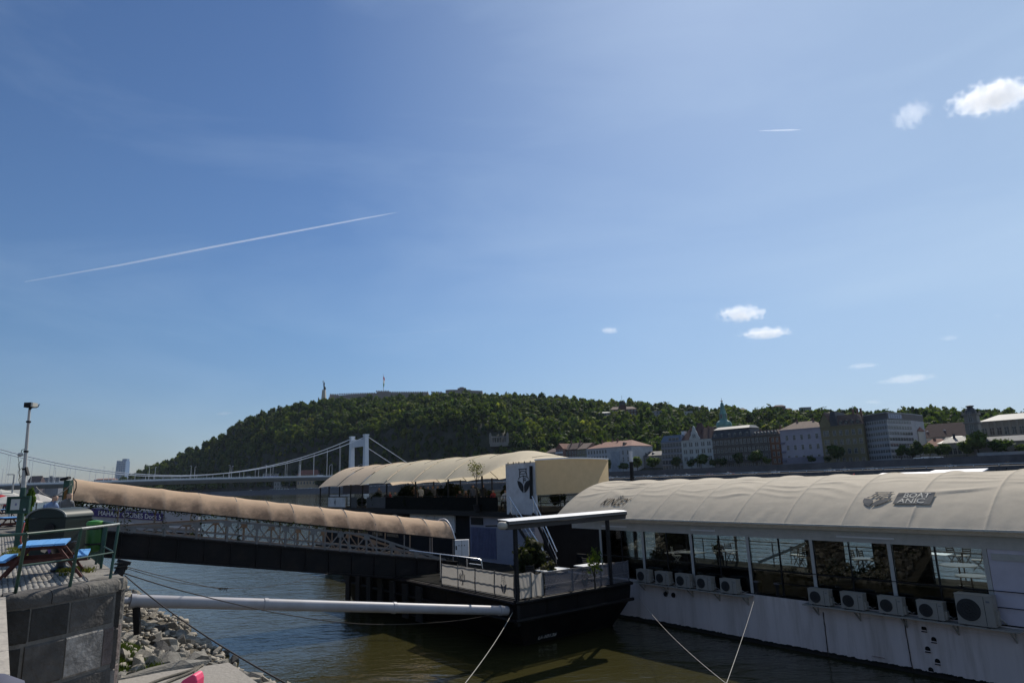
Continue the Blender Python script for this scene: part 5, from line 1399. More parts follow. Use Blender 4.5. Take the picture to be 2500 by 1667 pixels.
MB().box(nb - X_ * wb * .3 - Y_ * .04 + Z3 * .02, (wb * .82, .012, hb * 1.35), (X_, Y_, Z3)).build('white_sheet', mat('paper', (.5, .5, .48), .7, .1), e)
MB().box(nb - X_ * wb * .22 - Y_ * .05 + Z3 * .02, (wb * .18, .006, hb * .3), (X_, Y_, Z3)).build('printed_mark', mat('paper_ink', (.2, .2, .3), .7), e)
MB().box(nb + X_ * wb * .62 - Y_ * .04 - Z3 * hb * .6, (wb * .2, .012, hb * .25), (X_, Y_, Z3)).build('small_note', MT['paper'], e)
rope('red_hose', [atY(60, 1275, Yl - .4), atY(53, 1300, Yl - .4), atY(50, 1318, Yl - .4), atY(53, 1332, Yl - .4)], .02, mat('hose_red', (.35, .05, .05), .5), 'short red hose hanging below the notice board', cat='hose')

# parasols further along
def parasol(loc, r, h, col, label):
    e = empty('parasol', loc, label, 'parasol', 'parasols along the quay')
    MB().tube([loc, loc + Vector((0, 0, h))], .03, 8).build('pole', DKM, e); m_ = mat('parasol_%d%d' % (int(col[0] * 99), int(col[1] * 99)), col, .8, .1, 2, trans=.35)
    MB().lathe(loc, [(r, h - .55), (r * .99, h - .5), (r * .5, h - .2), (.03, h)], 8).build('canopy', m_, e)
    for k in range(8): a = TAU * k / 8; MB().bar(loc + Vector((0, 0, h - .45)), loc + Vector((math.cos(a) * r * .95, math.sin(a) * r * .95, h - .52)), .02).build('rib', DKM, e)
    MB().lathe(loc, [(.3, 0), (.3, .06), (.1, .1)], 12).build('foot', DKM, e)
for px, py, y, r, c, lb_ in ((2, 1213, 42, 1.3, (.5, .03, .04), 'red parasol over the far tables'), (34, 1212, 40, 1.5, (.6, .58, .55), 'white parasol right of the red one'), (92, 1211, 44, 1.1, (.58, .56, .53), 'white parasol behind the vine and the container'), (2, 1200, 60, 1.4, (.6, .6, .55), 'pale parasol farther off at the left edge')):
    t_ = atY(px, py - 6, y); parasol(Vector((t_.x, t_.y, ZQ)), r, t_.z - ZQ, c, lb_)
# green climbing plant beside the post
vp = atY(68, 1225, 26.0)
e = empty('climbing_plant', Vector((vp.x, vp.y, ZQ)), 'leafy climbing plant on a pole behind the notice board', 'plant')
ph = atY(68, 1190, 26.0).z - ZQ
place('foliage', crown_mesh('vine_foliage', (.055, .1, .02), 500, 10, .13, 91), e, (0, 0, ph * .72), (0, 0, 0), (.24, .24, ph * .34)); MB().tube([(0, 0, 0), (.05, 0, ph * .8)], [.05, .02], 8).build('stem', BARK, e, local=True)
place('foliage', crown_mesh('vine_foliage2', (.06, .09, .025), 260, 8, .13, 92), e, (.12, 0, ph * .35), (0, 0, 0), (.12, .12, ph * .3))
# street lamp on the quay, left
q = atY(20, 1185, 60); e = empty('street_lamp', Vector((q.x + .0, q.y, ZQ)), 'thin grey street lamp with a flat arm at the left edge', 'street lamp')
t_ = atY(35, 1158, 60); MB().tube([Vector((t_.x, 60, ZQ)), t_], [.09, .06], 8).build('pole', LPM, e); t2 = atY(18, 1158, 60); MB().bar(t_, t2, .12, .08).build('arm', LPM, e)
# ================================================================ people
SKIN = mat('skin', (.42, .26, .19), .6, .1, 4); HAIR = mat('hair_dark', (.025, .018, .014), .6, .3, 30)
def skin_person(pose, shirt, trousers, hair=HAIR):
    J = {}
    def a(n, p, r): J[n] = (Vector(p), r)
    if pose == 'sit': hz, kz, fz = .55, .52, .06
    else: hz, kz, fz = .93, .5, .06
    ln = .12 if pose == 'lean' else 0
    a('pel', (0, 0, hz), .15); a('wst', (0, -ln, hz + .2), .125); a('chs', (0, -ln * 2, hz + .42), .16); a('nck', (0, -ln * 2.6, hz + .56), .06); a('hd0', (0, -ln * 3 - .01, hz + .62), .075); a('hd1', (0, -ln * 3 - .02, hz + .7), .095); a('hd2', (0, -ln * 3 - .01, hz + .78), .075)
    E_ = [('pel', 'wst'), ('wst', 'chs'), ('chs', 'nck'), ('nck', 'hd0'), ('hd0', 'hd1'), ('hd1', 'hd2')]
    for s in (-1, 1):
        k = 'l' if s < 0 else 'r'
        a('sh' + k, (s * .19, -ln * 2, hz + .47), .065); a('el' + k, (s * .25, -ln * 2 - (.05 if pose != 'sit' else .12), hz + .2), .045); a('wr' + k, (s * (.22 if pose != 'sit' else .12), -ln * 2 - (.14 if pose != 'sit' else .34), hz + (.0 if pose != 'sit' else .2)), .032); a('hn' + k, (s * (.21 if pose != 'sit' else .08), -ln * 2 - (.18 if pose != 'sit' else .42), hz - (.08 if pose != 'sit' else -.21)), .038)
        E_ += [('chs', 'sh' + k), ('sh' + k, 'el' + k), ('el' + k, 'wr' + k), ('wr' + k, 'hn' + k)]
        if pose == 'sit': kn, an, to = (s * .12, -.42, kz), (s * .12, -.44, .09), (s * .13, -.6, .05)
        else: kn, an, to = (s * .1, -.02 + .05 * s, kz), (s * .11, .03 + .12 * s, .09), (s * .13, -.1 + .12 * s, .04)
        a('hp' + k, (s * .1, 0, hz - .04), .1); a('kn' + k, kn, .068); a('an' + k, an, .045); a('to' + k, to, .04)
        E_ += [('pel', 'hp' + k), ('hp' + k, 'kn' + k), ('kn' + k, 'an' + k), ('an' + k, 'to' + k)]
    names = list(J); me = bpy.data.meshes.new('sk'); me.from_pydata([J[n][0] for n in names], [(names.index(p), names.index(q)) for p, q in E_], [])
    o = bpy.data.objects.new('sk', me); C.objects.link(o)
    o.modifiers.new('s', 'SKIN'); o.modifiers.new('u', 'SUBSURF').levels = 1
    for i, n in enumerate(names): d = me.skin_vertices[0].data[i]; d.radius = (J[n][1], J[n][1] * (.78 if n in ('pel', 'wst', 'chs') else 1)); d.use_root = (n == 'pel')
    dg = bpy.context.evaluated_depsgraph_get(); m2 = bpy.data.meshes.new_from_object(o.evaluated_get(dg)); bpy.data.objects.remove(o); m2.name = 'person_body'
    m2.materials.clear()
    for mt in (shirt, trousers, SKIN, hair, DKM): m2.materials.append(mt)
    hx = J['hd1'][0]
    for p in m2.polygons:
        c = p.center; p.use_smooth = True
        if c.z > hz + .585 and (c - hx).length < .2: p.material_index = 3 if (c.z > hx.z + .045 or c.y > hx.y + .035) else 2
        elif min((c - J['hnl'][0]).length, (c - J['hnr'][0]).length) < .085: p.material_index = 2
        elif c.z < .11: p.material_index = 4
        elif c.z < hz - .02 and abs(c.x) < .2 or (pose == 'sit' and c.y < -.14 and c.z < kz + .1): p.material_index = 1
        else: p.material_index = 0
    return m2
def cloth(n, c): return mat('cloth_' + n, c, .85, .2, 8)
P_ST = {}
def person(loc, rz, pose, shirt, trs, label, sc=1.0, group=None):
    k = (pose, shirt, trs)
    cols = {'blue': (.14, .2, .34), 'black': (.02, .02, .022), 'grey': (.12, .12, .13), 'white': (.55, .55, .55), 'red': (.3, .04, .04), 'brown': (.1, .06, .04), 'navy': (.03, .04, .09)}
    if k not in P_ST: P_ST[k] = skin_person(pose, cloth(shirt, cols[shirt]), cloth(trs, cols[trs]))
    o = place('person', P_ST[k], None, loc, (0, 0, rz), (sc, sc, sc)); return tag(o, label, 'person', group)
q = atY(107, 1260, 21.0); person(Vector((q.x, q.y, ZQ)), 1.3, 'lean', 'blue', 'black', 'person in a blue shirt leaning behind the waste container', 1.0)
q = atY(148, 1260, 23.0); person(Vector((q.x, q.y, ZQ)), 1.1, 'lean', 'grey', 'black', 'person in grey bending behind the domed container lid', 1.04)
q = atZ(9, 1256, ZQ); person(Vector((q.x, q.y, ZQ)), .3, 'stand', 'red', 'navy', 'person in a red top near the far blue table', 1.0)
# gangway -------------------------------------------------------
TRS = mat('gangway_truss_paint', (.14, .14, .145), .55, .2, 3, dirt=(.12, .1, .09), dscale=2)
HULLB = mat('black_steel', (.008, .0075, .009), .6, .4, 1.2, dirt=(.035, .026, .02), dscale=1.1, spec=.2, bump=.3, bscale=3)
def fabric(name, col, trans=.35, stain=None, rough=.8):
    if name in MT: return MT[name]
    m = mat(name, col, rough, .06, 2.5, bump=.15, bscale=3.0, trans=trans, spec=.15)
    t = m.node_tree; n = t.nodes; l = t.links; b = n['Principled BSDF']; src = b.inputs['Base Color'].links[0].from_socket
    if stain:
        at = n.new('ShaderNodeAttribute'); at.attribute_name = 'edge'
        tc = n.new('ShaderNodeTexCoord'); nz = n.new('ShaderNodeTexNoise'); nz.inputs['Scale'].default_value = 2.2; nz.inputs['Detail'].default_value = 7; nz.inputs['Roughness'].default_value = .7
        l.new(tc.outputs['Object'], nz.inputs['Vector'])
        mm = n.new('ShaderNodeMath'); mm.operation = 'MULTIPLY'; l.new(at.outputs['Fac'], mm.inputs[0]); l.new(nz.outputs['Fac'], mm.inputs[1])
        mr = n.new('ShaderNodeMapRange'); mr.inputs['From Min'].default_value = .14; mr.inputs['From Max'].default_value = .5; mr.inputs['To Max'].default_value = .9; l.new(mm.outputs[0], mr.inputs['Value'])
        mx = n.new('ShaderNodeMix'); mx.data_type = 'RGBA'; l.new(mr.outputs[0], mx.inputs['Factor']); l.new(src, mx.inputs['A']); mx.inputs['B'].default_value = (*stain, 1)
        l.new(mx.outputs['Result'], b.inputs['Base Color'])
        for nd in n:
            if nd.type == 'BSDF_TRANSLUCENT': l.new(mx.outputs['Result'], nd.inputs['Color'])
    return m
def set_edge(o, vals):
    a = o.data.attributes.new('edge', 'FLOAT', 'POINT'); a.data.foreach_set('value', vals)
GW = 2.1
def gpos(n, off=0.0, z=0.0): s = 33.4 - 3.6 * (n - 2.5) / 16.1 + off; return L(s, n, z)
def gz(n): return 4.84 - .1605 * (n - 3.58)
gw = empty('covered_gangway', gpos(2.5, 1, 3.5), 'long covered gangway with beige canvas sloping down to the barge', 'gangway')
ns = np.linspace(1.2, 18.9, 40)
for off, nm in ((0, 'main_girder'), (GW, 'main_girder')):
    mb = MB()
    for n in ns:
        z = gz(n); d = 1.06 if n < 17 else 1.06 - (n - 17) * .2
        for dz, do in ((0, -.1), (-.07, -.1), (-.07, 0), (-d + .08, 0), (-d + .08, -.12), (-d, -.12), (-d, .16), (0, .16)): mb.v.append(gpos(n, off + do, z + dz))
    for i in range(39):
        for j in range(8): j2 = (j + 1) % 8; mb.f.append([i * 8 + j, i * 8 + j2, i * 8 + 8 + j2, i * 8 + 8 + j]); mb.m.append(0)
    mb.build(nm, HULLB, gw)
    for k in range(15):
        n = 3.2 + k * 1.05; MB().bar(gpos(n, off - .04, gz(n) - .08), gpos(n, off - .04, gz(n) - .97), .05, .08, U).build('stiffener', HULLB, gw)
mb = MB()
for i in range(39): mb.add([gpos(ns[i], .16, gz(ns[i]) - .95), gpos(ns[i], GW, gz(ns[i]) - .95), gpos(ns[i + 1], GW, gz(ns[i + 1]) - .95), gpos(ns[i + 1], .16, gz(ns[i + 1]) - .95)], [(0, 1, 2, 3)])
mb.build('soffit', mat('gangway_soffit', (.09, .085, .08), .8, .3, 1), gw)
mb = MB()
for i in range(39): mb.add([gpos(ns[i], .1, gz(ns[i]) - .06), gpos(ns[i], GW, gz(ns[i]) - .06), gpos(ns[i + 1], GW, gz(ns[i + 1]) - .06), gpos(ns[i + 1], .1, gz(ns[i + 1]) - .06)], [(0, 1, 2, 3)])
mb.build('walkway', mat('walkway_planks', (.1, .085, .07), .9, .3, 4), gw)
def th(n):
    if n < 8.2: return .06 + .82 * max(0, (n - 3.4)) / 4.8
    if n < 14.4: return .88
    return max(.03, .88 * (1 - (n - 14.4) / 3.9))
nodes = [4.6 + 1.22 * k for k in range(12)]
for off in (0, GW):
    tn = np.linspace(3.4, 18.3, 24)
    mb = MB()
    for a, b_ in zip(tn[:-1], tn[1:]): mb.bar(gpos(a, off, gz(a) + th(a)), gpos(b_, off, gz(b_) + th(b_)), .09, .1)
    mb.build('top_chord', TRS, gw)
    mb = MB()
    for h, w_ in ((.06, .08), (.3, .04)):
        for a, b_ in zip(tn[:-1], tn[1:]): mb.bar(gpos(a, off, gz(a) + min(h, th(a))), gpos(b_, off, gz(b_) + min(h, th(b_))), w_, .06)
    mb.build('lower_rails', TRS, gw)
    for k, n in enumerate(nodes):
        if th(n) < .12: continue
        MB().bar(gpos(n, off, gz(n)), gpos(n, off, gz(n) + th(n)), .1, .08, N).build('vertical', TRS, gw)
        MB().box(gpos(n, off - .05, gz(n) + th(n) - .12), (.3, .02, .22), (N, U, Z3)).build('gusset', TRS, gw)
        for sg in (-.6, .6): MB().bar(gpos(n, off, gz(n) + th(n) - .03), gpos(n + sg, off, gz(n + sg) + .05), .05, .05).build('diagonal', TRS, gw)
    for k, n in enumerate((2.7, 4.3, 5.75, 7.2, 8.7, 10.05, 11.1, 12.45, 13.55, 14.85, 16.2, 17.5, 18.7)):
        MB().bar(gpos(n, off, gz(n)), gpos(n, off - .02, gz(n) + 1.14), .045).build('canopy_post', TRS, gw)
# canvas
seams = [2.42, 4.3, 5.75, 7.2, 8.7, 10.05, 11.1, 12.45, 13.55, 14.85, 16.2, 17.5, 18.75]
NU, NV = 10, 22
mb = MB(); ed = []
cols = []
for b_i in range(len(seams) - 1):
    for i in range(NU + (1 if b_i == len(seams) - 2 else 0)): cols.append((b_i, i / NU))
for b_i, f in cols:
    n = seams[b_i] + (seams[b_i + 1] - seams[b_i]) * f
    sag = math.sin(math.pi * f)
    zb = gz(n) + 1.09 - .0 * n; rise = .93 - .004 * (n - 2.5)
    for j in range(NV + 1):
        t = j / NV; a = math.pi * t
        ex = 2 * t - 1; ey = 1 - abs(ex) ** 2.3
        w2 = GW / 2 + .1
        side = max(0, 1 - abs(t if t < .5 else 1 - t) / .3)
        wr = .022 * math.sin(16 * t + 5 * f + b_i * 2) * side * (1 - abs(2 * f - 1)) + .02 * noise.noise((n * 2.2, t * 9, b_i))
        if b_i == 0: wr += .05 * math.sin(t * 26 + f * 6) * side * sag
        dz = -.028 * sag + (.03 * sag if j in (0, NV) else 0)
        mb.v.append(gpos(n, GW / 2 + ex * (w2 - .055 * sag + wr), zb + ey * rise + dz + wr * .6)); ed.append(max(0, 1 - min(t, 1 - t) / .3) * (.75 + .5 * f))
for i in range(len(cols) - 1):
    for j in range(NV): a = i * (NV + 1) + j; mb.f.append([a, a + 1, a + NV + 2, a + NV + 1]); mb.m.append(0)
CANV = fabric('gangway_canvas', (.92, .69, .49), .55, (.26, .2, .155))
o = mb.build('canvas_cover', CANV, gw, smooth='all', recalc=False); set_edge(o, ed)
for n in seams:
    pts = []
    for j in range(13):
        a = math.pi * j / 12; ex = j / 6 - 1; ey = 1 - abs(ex) ** 2.3; pts.append(gpos(n, GW / 2 + ex * (GW / 2 + (.06 if n < 18.7 else .14)), gz(n) + 1.09 + ey * (.9 if n < 18.7 else .98)))
    MB().tube(pts, .02 if n < 18.7 else .03, 6).build('hoop', TRS if n < 18.7 else RAILW, gw)
for off in (-.1, GW + .1):
    MB().tube([gpos(2.42, off, gz(2.42) + 1.08), gpos(18.75, off, gz(18.75) + 1.08)], .025, 6).build('eave_pipe', DKM, gw)
# entrance portal with floodlight
q0 = atY(158, 1262, gpos(2.4).y - .4); q1 = atY(168, 1172, gpos(2.4).y - .4)
mb = MB(); mb.bar(q0 - Vector((0, 0, 1.2)), q1, .24, .24); mb.build('portal_post', GRN, gw); MB().box(q0.lerp(q1, .5) + Vector((.02, -.13, 0)), (.12, .04, .9)).build('rust_patch', mat('rust', (.16, .075, .02), .8), gw)
fl_ = atY(160, 1168, gpos(2.4).y - .5); MB().box(fl_, (.34, .2, .1), (Vector((.96, 0, .2)), Vector((0, 1, 0)), Vector((-.2, 0, .96)))).build('floodlight', DKM, gw)
MB().tube([atY(178, 1166, 27), atY(186, 1175, 27), atY(186, 1190, 27), atY(180, 1205, 27)], .02, 6).build('cable_loop', DKM, gw)
rope('hanging_cable', cat_(atY(88, 1188, 27), atY(174, 1181, 27), .42), .017, RP, 'pale cable sagging from the gangway portal to the left', cat='cable')
# vines under the canvas
V_ = []; Q_ = []; col = []; o_ = 0
for _ in range(1500):
    n = 2.5 + random.random() ** 1.7 * 12; off = random.choice((0, 0, GW)); post = random.random() < .35
    if post and n < 10: n = min((2.7, 4.3, 4.5, 5.75, 7.2, 7.3, 8.7), key=lambda c: abs(c - n)) + random.uniform(-.1, .1); z = gz(n) + random.uniform(.1, 1.1)
    else: z = gz(n) + 1.1 - abs(random.gauss(0, .09 if n > 7 else .14))
    c = np.array(gpos(n, off + random.uniform(-.15, .15), z)); d = rng.normal(size=(2, 3)); d /= np.linalg.norm(d, axis=1)[:, None]; r = random.uniform(.03, .06)
    V_ += [c - d[0] * r, c - d[1] * r, c + d[0] * r, c + d[1] * r]; Q_.append([o_, o_ + 1, o_ + 2, o_ + 3]); o_ += 4; col += [np.array((.028, .038, .014)) * random.uniform(.5, 1.6)] * 4
o = place('climbing_vine', bulk('climbing_vine', np.array(V_) - np.array(WL[gw.name]), [np.array(Q_)], LEAF, np.array(col)), gw); o['kind'] = 'stuff'

# dock five gangway beyond
PUR = mat('banner_purple', (.045, .032, .13), .6, .1, 1); OWH = mat('banner_white', (.5, .5, .52), .6, .08)
dg = empty('dock_gangway', L(52, 6, 4), 'second gangway beyond with a purple dock banner along its side', 'gangway')
c00, c01, c10, c11 = [atY(*p, 45.0) for p in ((186, 1238), (186, 1257), (398, 1253), (398, 1271))]
def bn(u, v, o=0): return c00.lerp(c10, u).lerp(c01.lerp(c11, u), v) + Vector((0, -o, 0))
MB().add([bn(0, 0), bn(1, 0), bn(1, 1), bn(0, 1), bn(0, 0, -.05), bn(1, 0, -.05), bn(1, 1, -.05), bn(0, 1, -.05)], [(0, 1, 2, 3), (4, 7, 6, 5), (0, 4, 5, 1), (3, 2, 6, 7), (0, 3, 7, 4), (1, 5, 6, 2)]).build('banner', PUR, dg)
MB().add([bn(-.03, -.3, -.1), bn(1.4, -.3, -.1), bn(1.4, 2.4, -.1), bn(-.03, 2.4, -.1), bn(-.03, -.3, -.2), bn(1.4, -.3, -.2), bn(1.4, 2.4, -.2), bn(-.03, 2.4, -.2)], [(0, 1, 2, 3), (4, 7, 6, 5), (0, 4, 5, 1), (3, 2, 6, 7), (0, 3, 7, 4), (1, 5, 6, 2)]).build('side_plate', mat('grey_plate', (.3, .3, .33), .6, .1), dg)
MB().bar(bn(-.03, 1.6, .1), bn(1.4, 1.7, .1), .05, .05).build('hand_rail', RAILW, dg)
MB().add([bn(-.05, 2.4, 0), bn(1.45, 2.4, 0), bn(1.45, 3.2, 0), bn(-.05, 3.2, 0)], [(0, 1, 2, 3)]).build('girder', HULLB, dg)
def text_mesh(txt, size, ext=.0, font_scale=1.0, shear=0, align='LEFT'):
    cu = bpy.data.curves.new('t', 'FONT'); cu.body = txt; cu.size = size; cu.extrude = ext; cu.shear = shear; cu.align_x = align; cu.offset = size * .012
    o = bpy.data.objects.new('t', cu); C.objects.link(o); dg_ = bpy.context.evaluated_depsgraph_get(); dg_.update()
    me = bpy.data.meshes.new_from_object(o.evaluated_get(dg_)); bpy.data.objects.remove(o); me.name = 'lettering'; return me
def put_text(txt, origin, xa, ya, height, mt, parent, width=None, ext=.004, name='lettering', shear=0, warp=None):
    me = text_mesh(txt, 1.0, 0, shear=shear); xs = [v.co.x for v in me.vertices]; ys = [v.co.y for v in me.vertices]
    if warp:
        bm = bmesh.new(); bm.from_mesh(me); bmesh.ops.triangulate(bm, faces=bm.faces)
        for _ in range(2): bmesh.ops.subdivide_edges(bm, edges=[e for e in bm.edges if e.calc_length() > .05], cuts=1, use_grid_fill=True)
        bmesh.ops.triangulate(bm, faces=bm.faces); bm.to_mesh(me); bm.free()
    x0, x1, y0, y1 = min(xs), max(xs), min(ys), max(ys); sy = height / (y1 - y0); sx = width / (x1 - x0) if width else sy
    off = WL[parent.name]
    for v in me.vertices:
        a, b2 = (v.co.x - x0) * sx, (v.co.y - y0) * sy
        p = (warp(a, b2) if warp else origin + xa * a + ya * b2) - off; v.co = p
    me.materials.clear(); me.materials.append(mt); o = bpy.data.objects.new(name, me); C.objects.link(o); o.parent = parent; return o
xa = (c10 - c00).normalized(); ya = Z3
bw = (c10 - c00).length
put_text('MAHART CRUISES Dock 5', bn(.26, .82, .06), xa, ya, (c00 - c01).length * .62, OWH, dg, bw * .72)
lo = bn(.1, .55, .055)
mb = MB(); r_ = (c00 - c01).length * .34
mb.prism([lo + xa * a + Z3 * b2 for a, b2 in ((-r_ * 1.3, 0), (-r_ * .8, -r_ * .5), (0, -r_ * .7), (r_ * .8, -r_ * .5), (r_ * 1.4, .1 * r_), (r_ * .7, -.15 * r_), (0, -.3 * r_), (-r_ * .6, -.1 * r_))], (0, -.01, 0))
mb.prism([lo + xa * a + Z3 * b2 for a, b2 in ((-r_ * .9, r_ * .1), (-r_ * .3, r_ * .4), (r_ * .2, r_ * .35), (r_ * .6, r_ * .8), (r_ * .5, r_ * .2), (0, r_ * .05))], (0, -.01, 0)); mb.build('emblem', OWH, dg)
# white lattice fences on that gangway
lat = mat('lattice_white', (.5, .52, .58), .6, .1)
for px0, px1, y0, y1 in ((407, 427, 1249, 1266), (437, 463, 1252, 1272), (400, 430, 1282, 1296), (434, 462, 1284, 1300)):
    mb = MB(); k = 9
    for i in range(k + 1): a = atY(px0 + (px1 - px0) * i / k, y0, 47); b_ = atY(px0 + (px1 - px0) * i / k, y1, 47); mb.bar(a, b_, .07, .04)
    for y in (y0, y1, (y0 + y1) / 2): mb.bar(atY(px0, y, 47), atY(px1, y, 47), .05)
    mb.add([atY(px0, y0, 47.1), atY(px1, y0, 47.1), atY(px1, y1, 47.1), atY(px0, y1, 47.1)], [(0, 1, 2, 3)]); mb.build('lattice_panel', lat, dg)
# ================================================================ landing barge
WHP = mat('white_panel_paint', (.55, .55, .57), .6, .12, 1.5, dirt=(.18, .17, .17), dscale=1.0)
DKD = mat('deck_dark', (.014, .014, .013), 1.0, .3, 2, spec=.03)
INK = mat('logo_ink', (.02, .02, .022), .7)
def logo(org, xa, ya, h, parent, mt=INK, name='ship_emblem', xs=1.0, warp=None, th=.011):
    """steamer-and-leaves emblem; x in [-.27,.27], y in [0,1] times h, drawn on the plane org,xa,ya"""
    nn = xa.cross(ya).normalized() if not warp else None
    k = 1 / 390.0
    def p(x, y):
        a, b_ = (x - 381) * k * h * xs, (740 - y) * k * h
        return warp(a, b_) if warp else org + xa * a + ya * b_
    nrm = nn if nn is not None else Vector((0, 0, 0))
    mb = MB(); w = th * h
    def stroke(pts, ww=1.0):
        if warp: pts = [(a + (c - a) * q / 6, b_ + (d - b_) * q / 6) for (a, b_), (c, d) in zip(pts[:-1], pts[1:]) for q in range(6)] + [pts[-1]]
        for (a, b_), (c, d) in zip(pts[:-1], pts[1:]):
            dx, dy = c - a, d - b_; l_ = math.hypot(dx, dy) or 1; ox, oy = -dy / l_ * w / k / h * ww, dx / l_ * w / k / h * ww; ex, ey = dx / l_ * w / k / h * .6, dy / l_ * w / k / h * .6
            q = [p(a - ex + ox, b_ - ey + oy), p(c + ex + ox, d + ey + oy), p(c + ex - ox, d + ey - oy), p(a - ex - ox, b_ - ey - oy)]
            mb.add(q, [(0, 1, 2, 3)])
    stroke([(308, 358), (440, 352)], 1.3); stroke([(325, 358), (325, 412)]); stroke([(428, 354), (428, 410)])
    stroke([(320 + 57 - 57 * math.cos(math.pi * i / 8), 432 - 44 * math.sin(math.pi * i / 8)) for i in range(9)]); stroke([(320, 434), (436, 430)]); stroke([(320, 434), (320, 478)]); stroke([(436, 430), (438, 474)])
    stroke([(300, 526), (308, 498), (340, 478), (380, 462), (420, 476), (452, 494), (460, 518)]); stroke([(381, 464), (381, 580)])
    stroke([(406, 492), (406, 548)], .7); stroke([(390, 526), (396, 540), (406, 548), (416, 540), (422, 524)], .7); stroke([(396, 504), (416, 503)], .7)
    Lf = [(280, 540), (286, 590), (300, 640), (326, 690), (352, 720), (374, 738), (378, 640), (366, 600), (340, 566), (312, 548)]
    Rf = [(490, 530), (484, 580), (470, 634), (446, 686), (420, 718), (390, 738), (386, 640), (396, 598), (420, 562), (450, 542)]
    for poly in (Lf, Rf):
        cx = sum(a for a, b_ in poly) / len(poly); cy = sum(b_ for a, b_ in poly) / len(poly); o_ = len(mb.v)
        dense = []
        for i in range(len(poly)):
            (a, b_), (c, d) = poly[i], poly[(i + 1) % len(poly)]
            for q in range(4): dense.append((a + (c - a) * q / 4, b_ + (d - b_) * q / 4))
        m_ = len(dense); R_ = 10
        for q in range(R_ + 1):
            for a, b_ in dense: mb.v.append(p(cx + (a - cx) * q / R_, cy + (b_ - cy) * q / R_))
        for q in range(R_):
            for i in range(m_): i2 = (i + 1) % m_; mb.f.append([o_ + q * m_ + i, o_ + (q + 1) * m_ + i, o_ + (q + 1) * m_ + i2, o_ + q * m_ + i2]); mb.m.append(0)
    return mb.build(name, mt, parent, recalc=False)

bg_ = empty('landing_barge', L(21, 16, 0), 'black steel landing barge with banner railings where the gangway lands', 'barge')
ZB = 1.92
top_o = [(20.7, 15.7), (20.7, 22.0), (36.6, 22.0), (36.6, 15.7)]
mid_o = [(20.8, 15.78), (20.8, 21.95), (36.6, 21.95), (36.6, 15.78)]
bot_o = [(22.1, 17.3), (22.1, 21.6), (36.6, 21.6), (36.6, 16.6)]
mb = MB()
for pts, z in ((top_o, ZB), (mid_o, ZB - .75), (bot_o, -.5)): mb.v.extend(L(s, n, z) for s, n in pts)
for k in range(2):
    for i in range(4): mb.f.append([k * 4 + i, k * 4 + (i + 1) % 4, k * 4 + 4 + (i + 1) % 4, k * 4 + 4 + i]); mb.m.append(0)
mb.f.append([3, 2, 1, 0]); mb.m.append(0); mb.build('hull', HULLB, bg_)
MB().lbox(20.8, 36.5, 15.8, 21.9, ZB + .004, ZB + .03).build('deck', DKD, bg_)
for pts_ in ([(20.64, 15.64), (20.64, 22.0)], [(20.64, 15.64), (36.5, 15.64)]):
    for dz in (-.08, -.72): MB().tube([L(*pts_[0], ZB + dz), L(*pts_[1], ZB + dz)], .07, 8).build('rubbing_strake', HULLB, bg_)
for k in range(7): s = 27.5 + k * 1.3; MB().lbox(s, s + .5, 15.52, 15.62, .25, 1.75).build('fender_plank', mat('fender', (.014, .014, .015), .8), bg_)
for k in range(6): s = 23.6 + 2.1 * k; MB().bar(L(s, 15.71, ZB - .1), L(s, 15.79, ZB - .74), .03, .05, U).build('plate_seam', HULLB, bg_)
for k in range(3): MB().bar(L(20.7, 17.3 + 1.6 * k, ZB - .1), L(20.79, 17.3 + 1.6 * k, ZB - .74), .03, .05, N).build('plate_seam', HULLB, bg_)
# registration letters on the raked end
a_, b_ = L(20.8, 17.2, ZB - .75), L(22.1, 17.3, -.5); up_ = (a_ - b_).normalized()
nrm = N.cross(up_).normalized(); nrm = -nrm if nrm.dot(-U) < 0 else nrm
tt = .40; og = b_.lerp(a_, tt) + nrm * .02; og = og + N * (atS(1312, 1550, S_(og)).dot(N) - og.dot(N))
put_text('U-10136', og, N, up_, .2, mat('hull_letter', (.62, .62, .62), .7), bg_, width=.95)
# banner railing
PAN = fabric('mesh_banner', (.44, .42, .39), .45); 
def meshy(m):
    t = m.node_tree; n = t.nodes; l = t.links
    out = n['Material Output']; src = out.inputs['Surface'].links[0].from_socket
    tr = n.new('ShaderNodeBsdfTransparent'); ms = n.new('ShaderNodeMixShader'); ms.inputs[0].default_value = .16
    l.new(src, ms.inputs[1]); l.new(tr.outputs[0], ms.inputs[2]); l.new(ms.outputs[0], out.inputs['Surface'])
meshy(PAN)
br_ = empty('banner_railing', L(20.7, 15.7, ZB), 'railing hung with pale printed mesh banners round the barge corner', 'railing')
RLM = mat('rail_dark', (.035, .035, .04), .5)
PAN2 = fabric('mesh_banner_thin_shaded', (.17, .17, .2), .25); meshy(PAN2); PAN2.node_tree.nodes['Mix Shader.001'].inputs[0].default_value = .4  # darker, more see-through copy of the mesh; end side's shade in its colour
def banner(p0, p1, z0, z1, sub=None, wav=0.0, nm='banner'):
    mb = MB(); d = (p1 - p0); dn = Vector((d.y, -d.x, 0)).normalized()
    mb.grid(lambda u, v: p0.lerp(p1, u) + Vector((0, 0, z0 + (z1 - z0) * v - wav * 3 * v * math.sin(math.pi * u) * (1 if wav else 0))) + dn * (.012 * math.sin(u * 19 + v * 5) + wav * math.sin(u * 9) * (1 - v * .4)), 18, 8)
    return mb.build(nm, PAN2 if sub else PAN, br_, smooth='all', recalc=False)
z0, z1 = ZB + .03, ZB + .93
Ls = [20.78, 22.05, 23.4, 26.02]
for a, b_ in zip(Ls[:-1], Ls[1:]): banner(L(b_ - .03, 15.72), L(a + .03, 15.72), z0 + .08, z1)
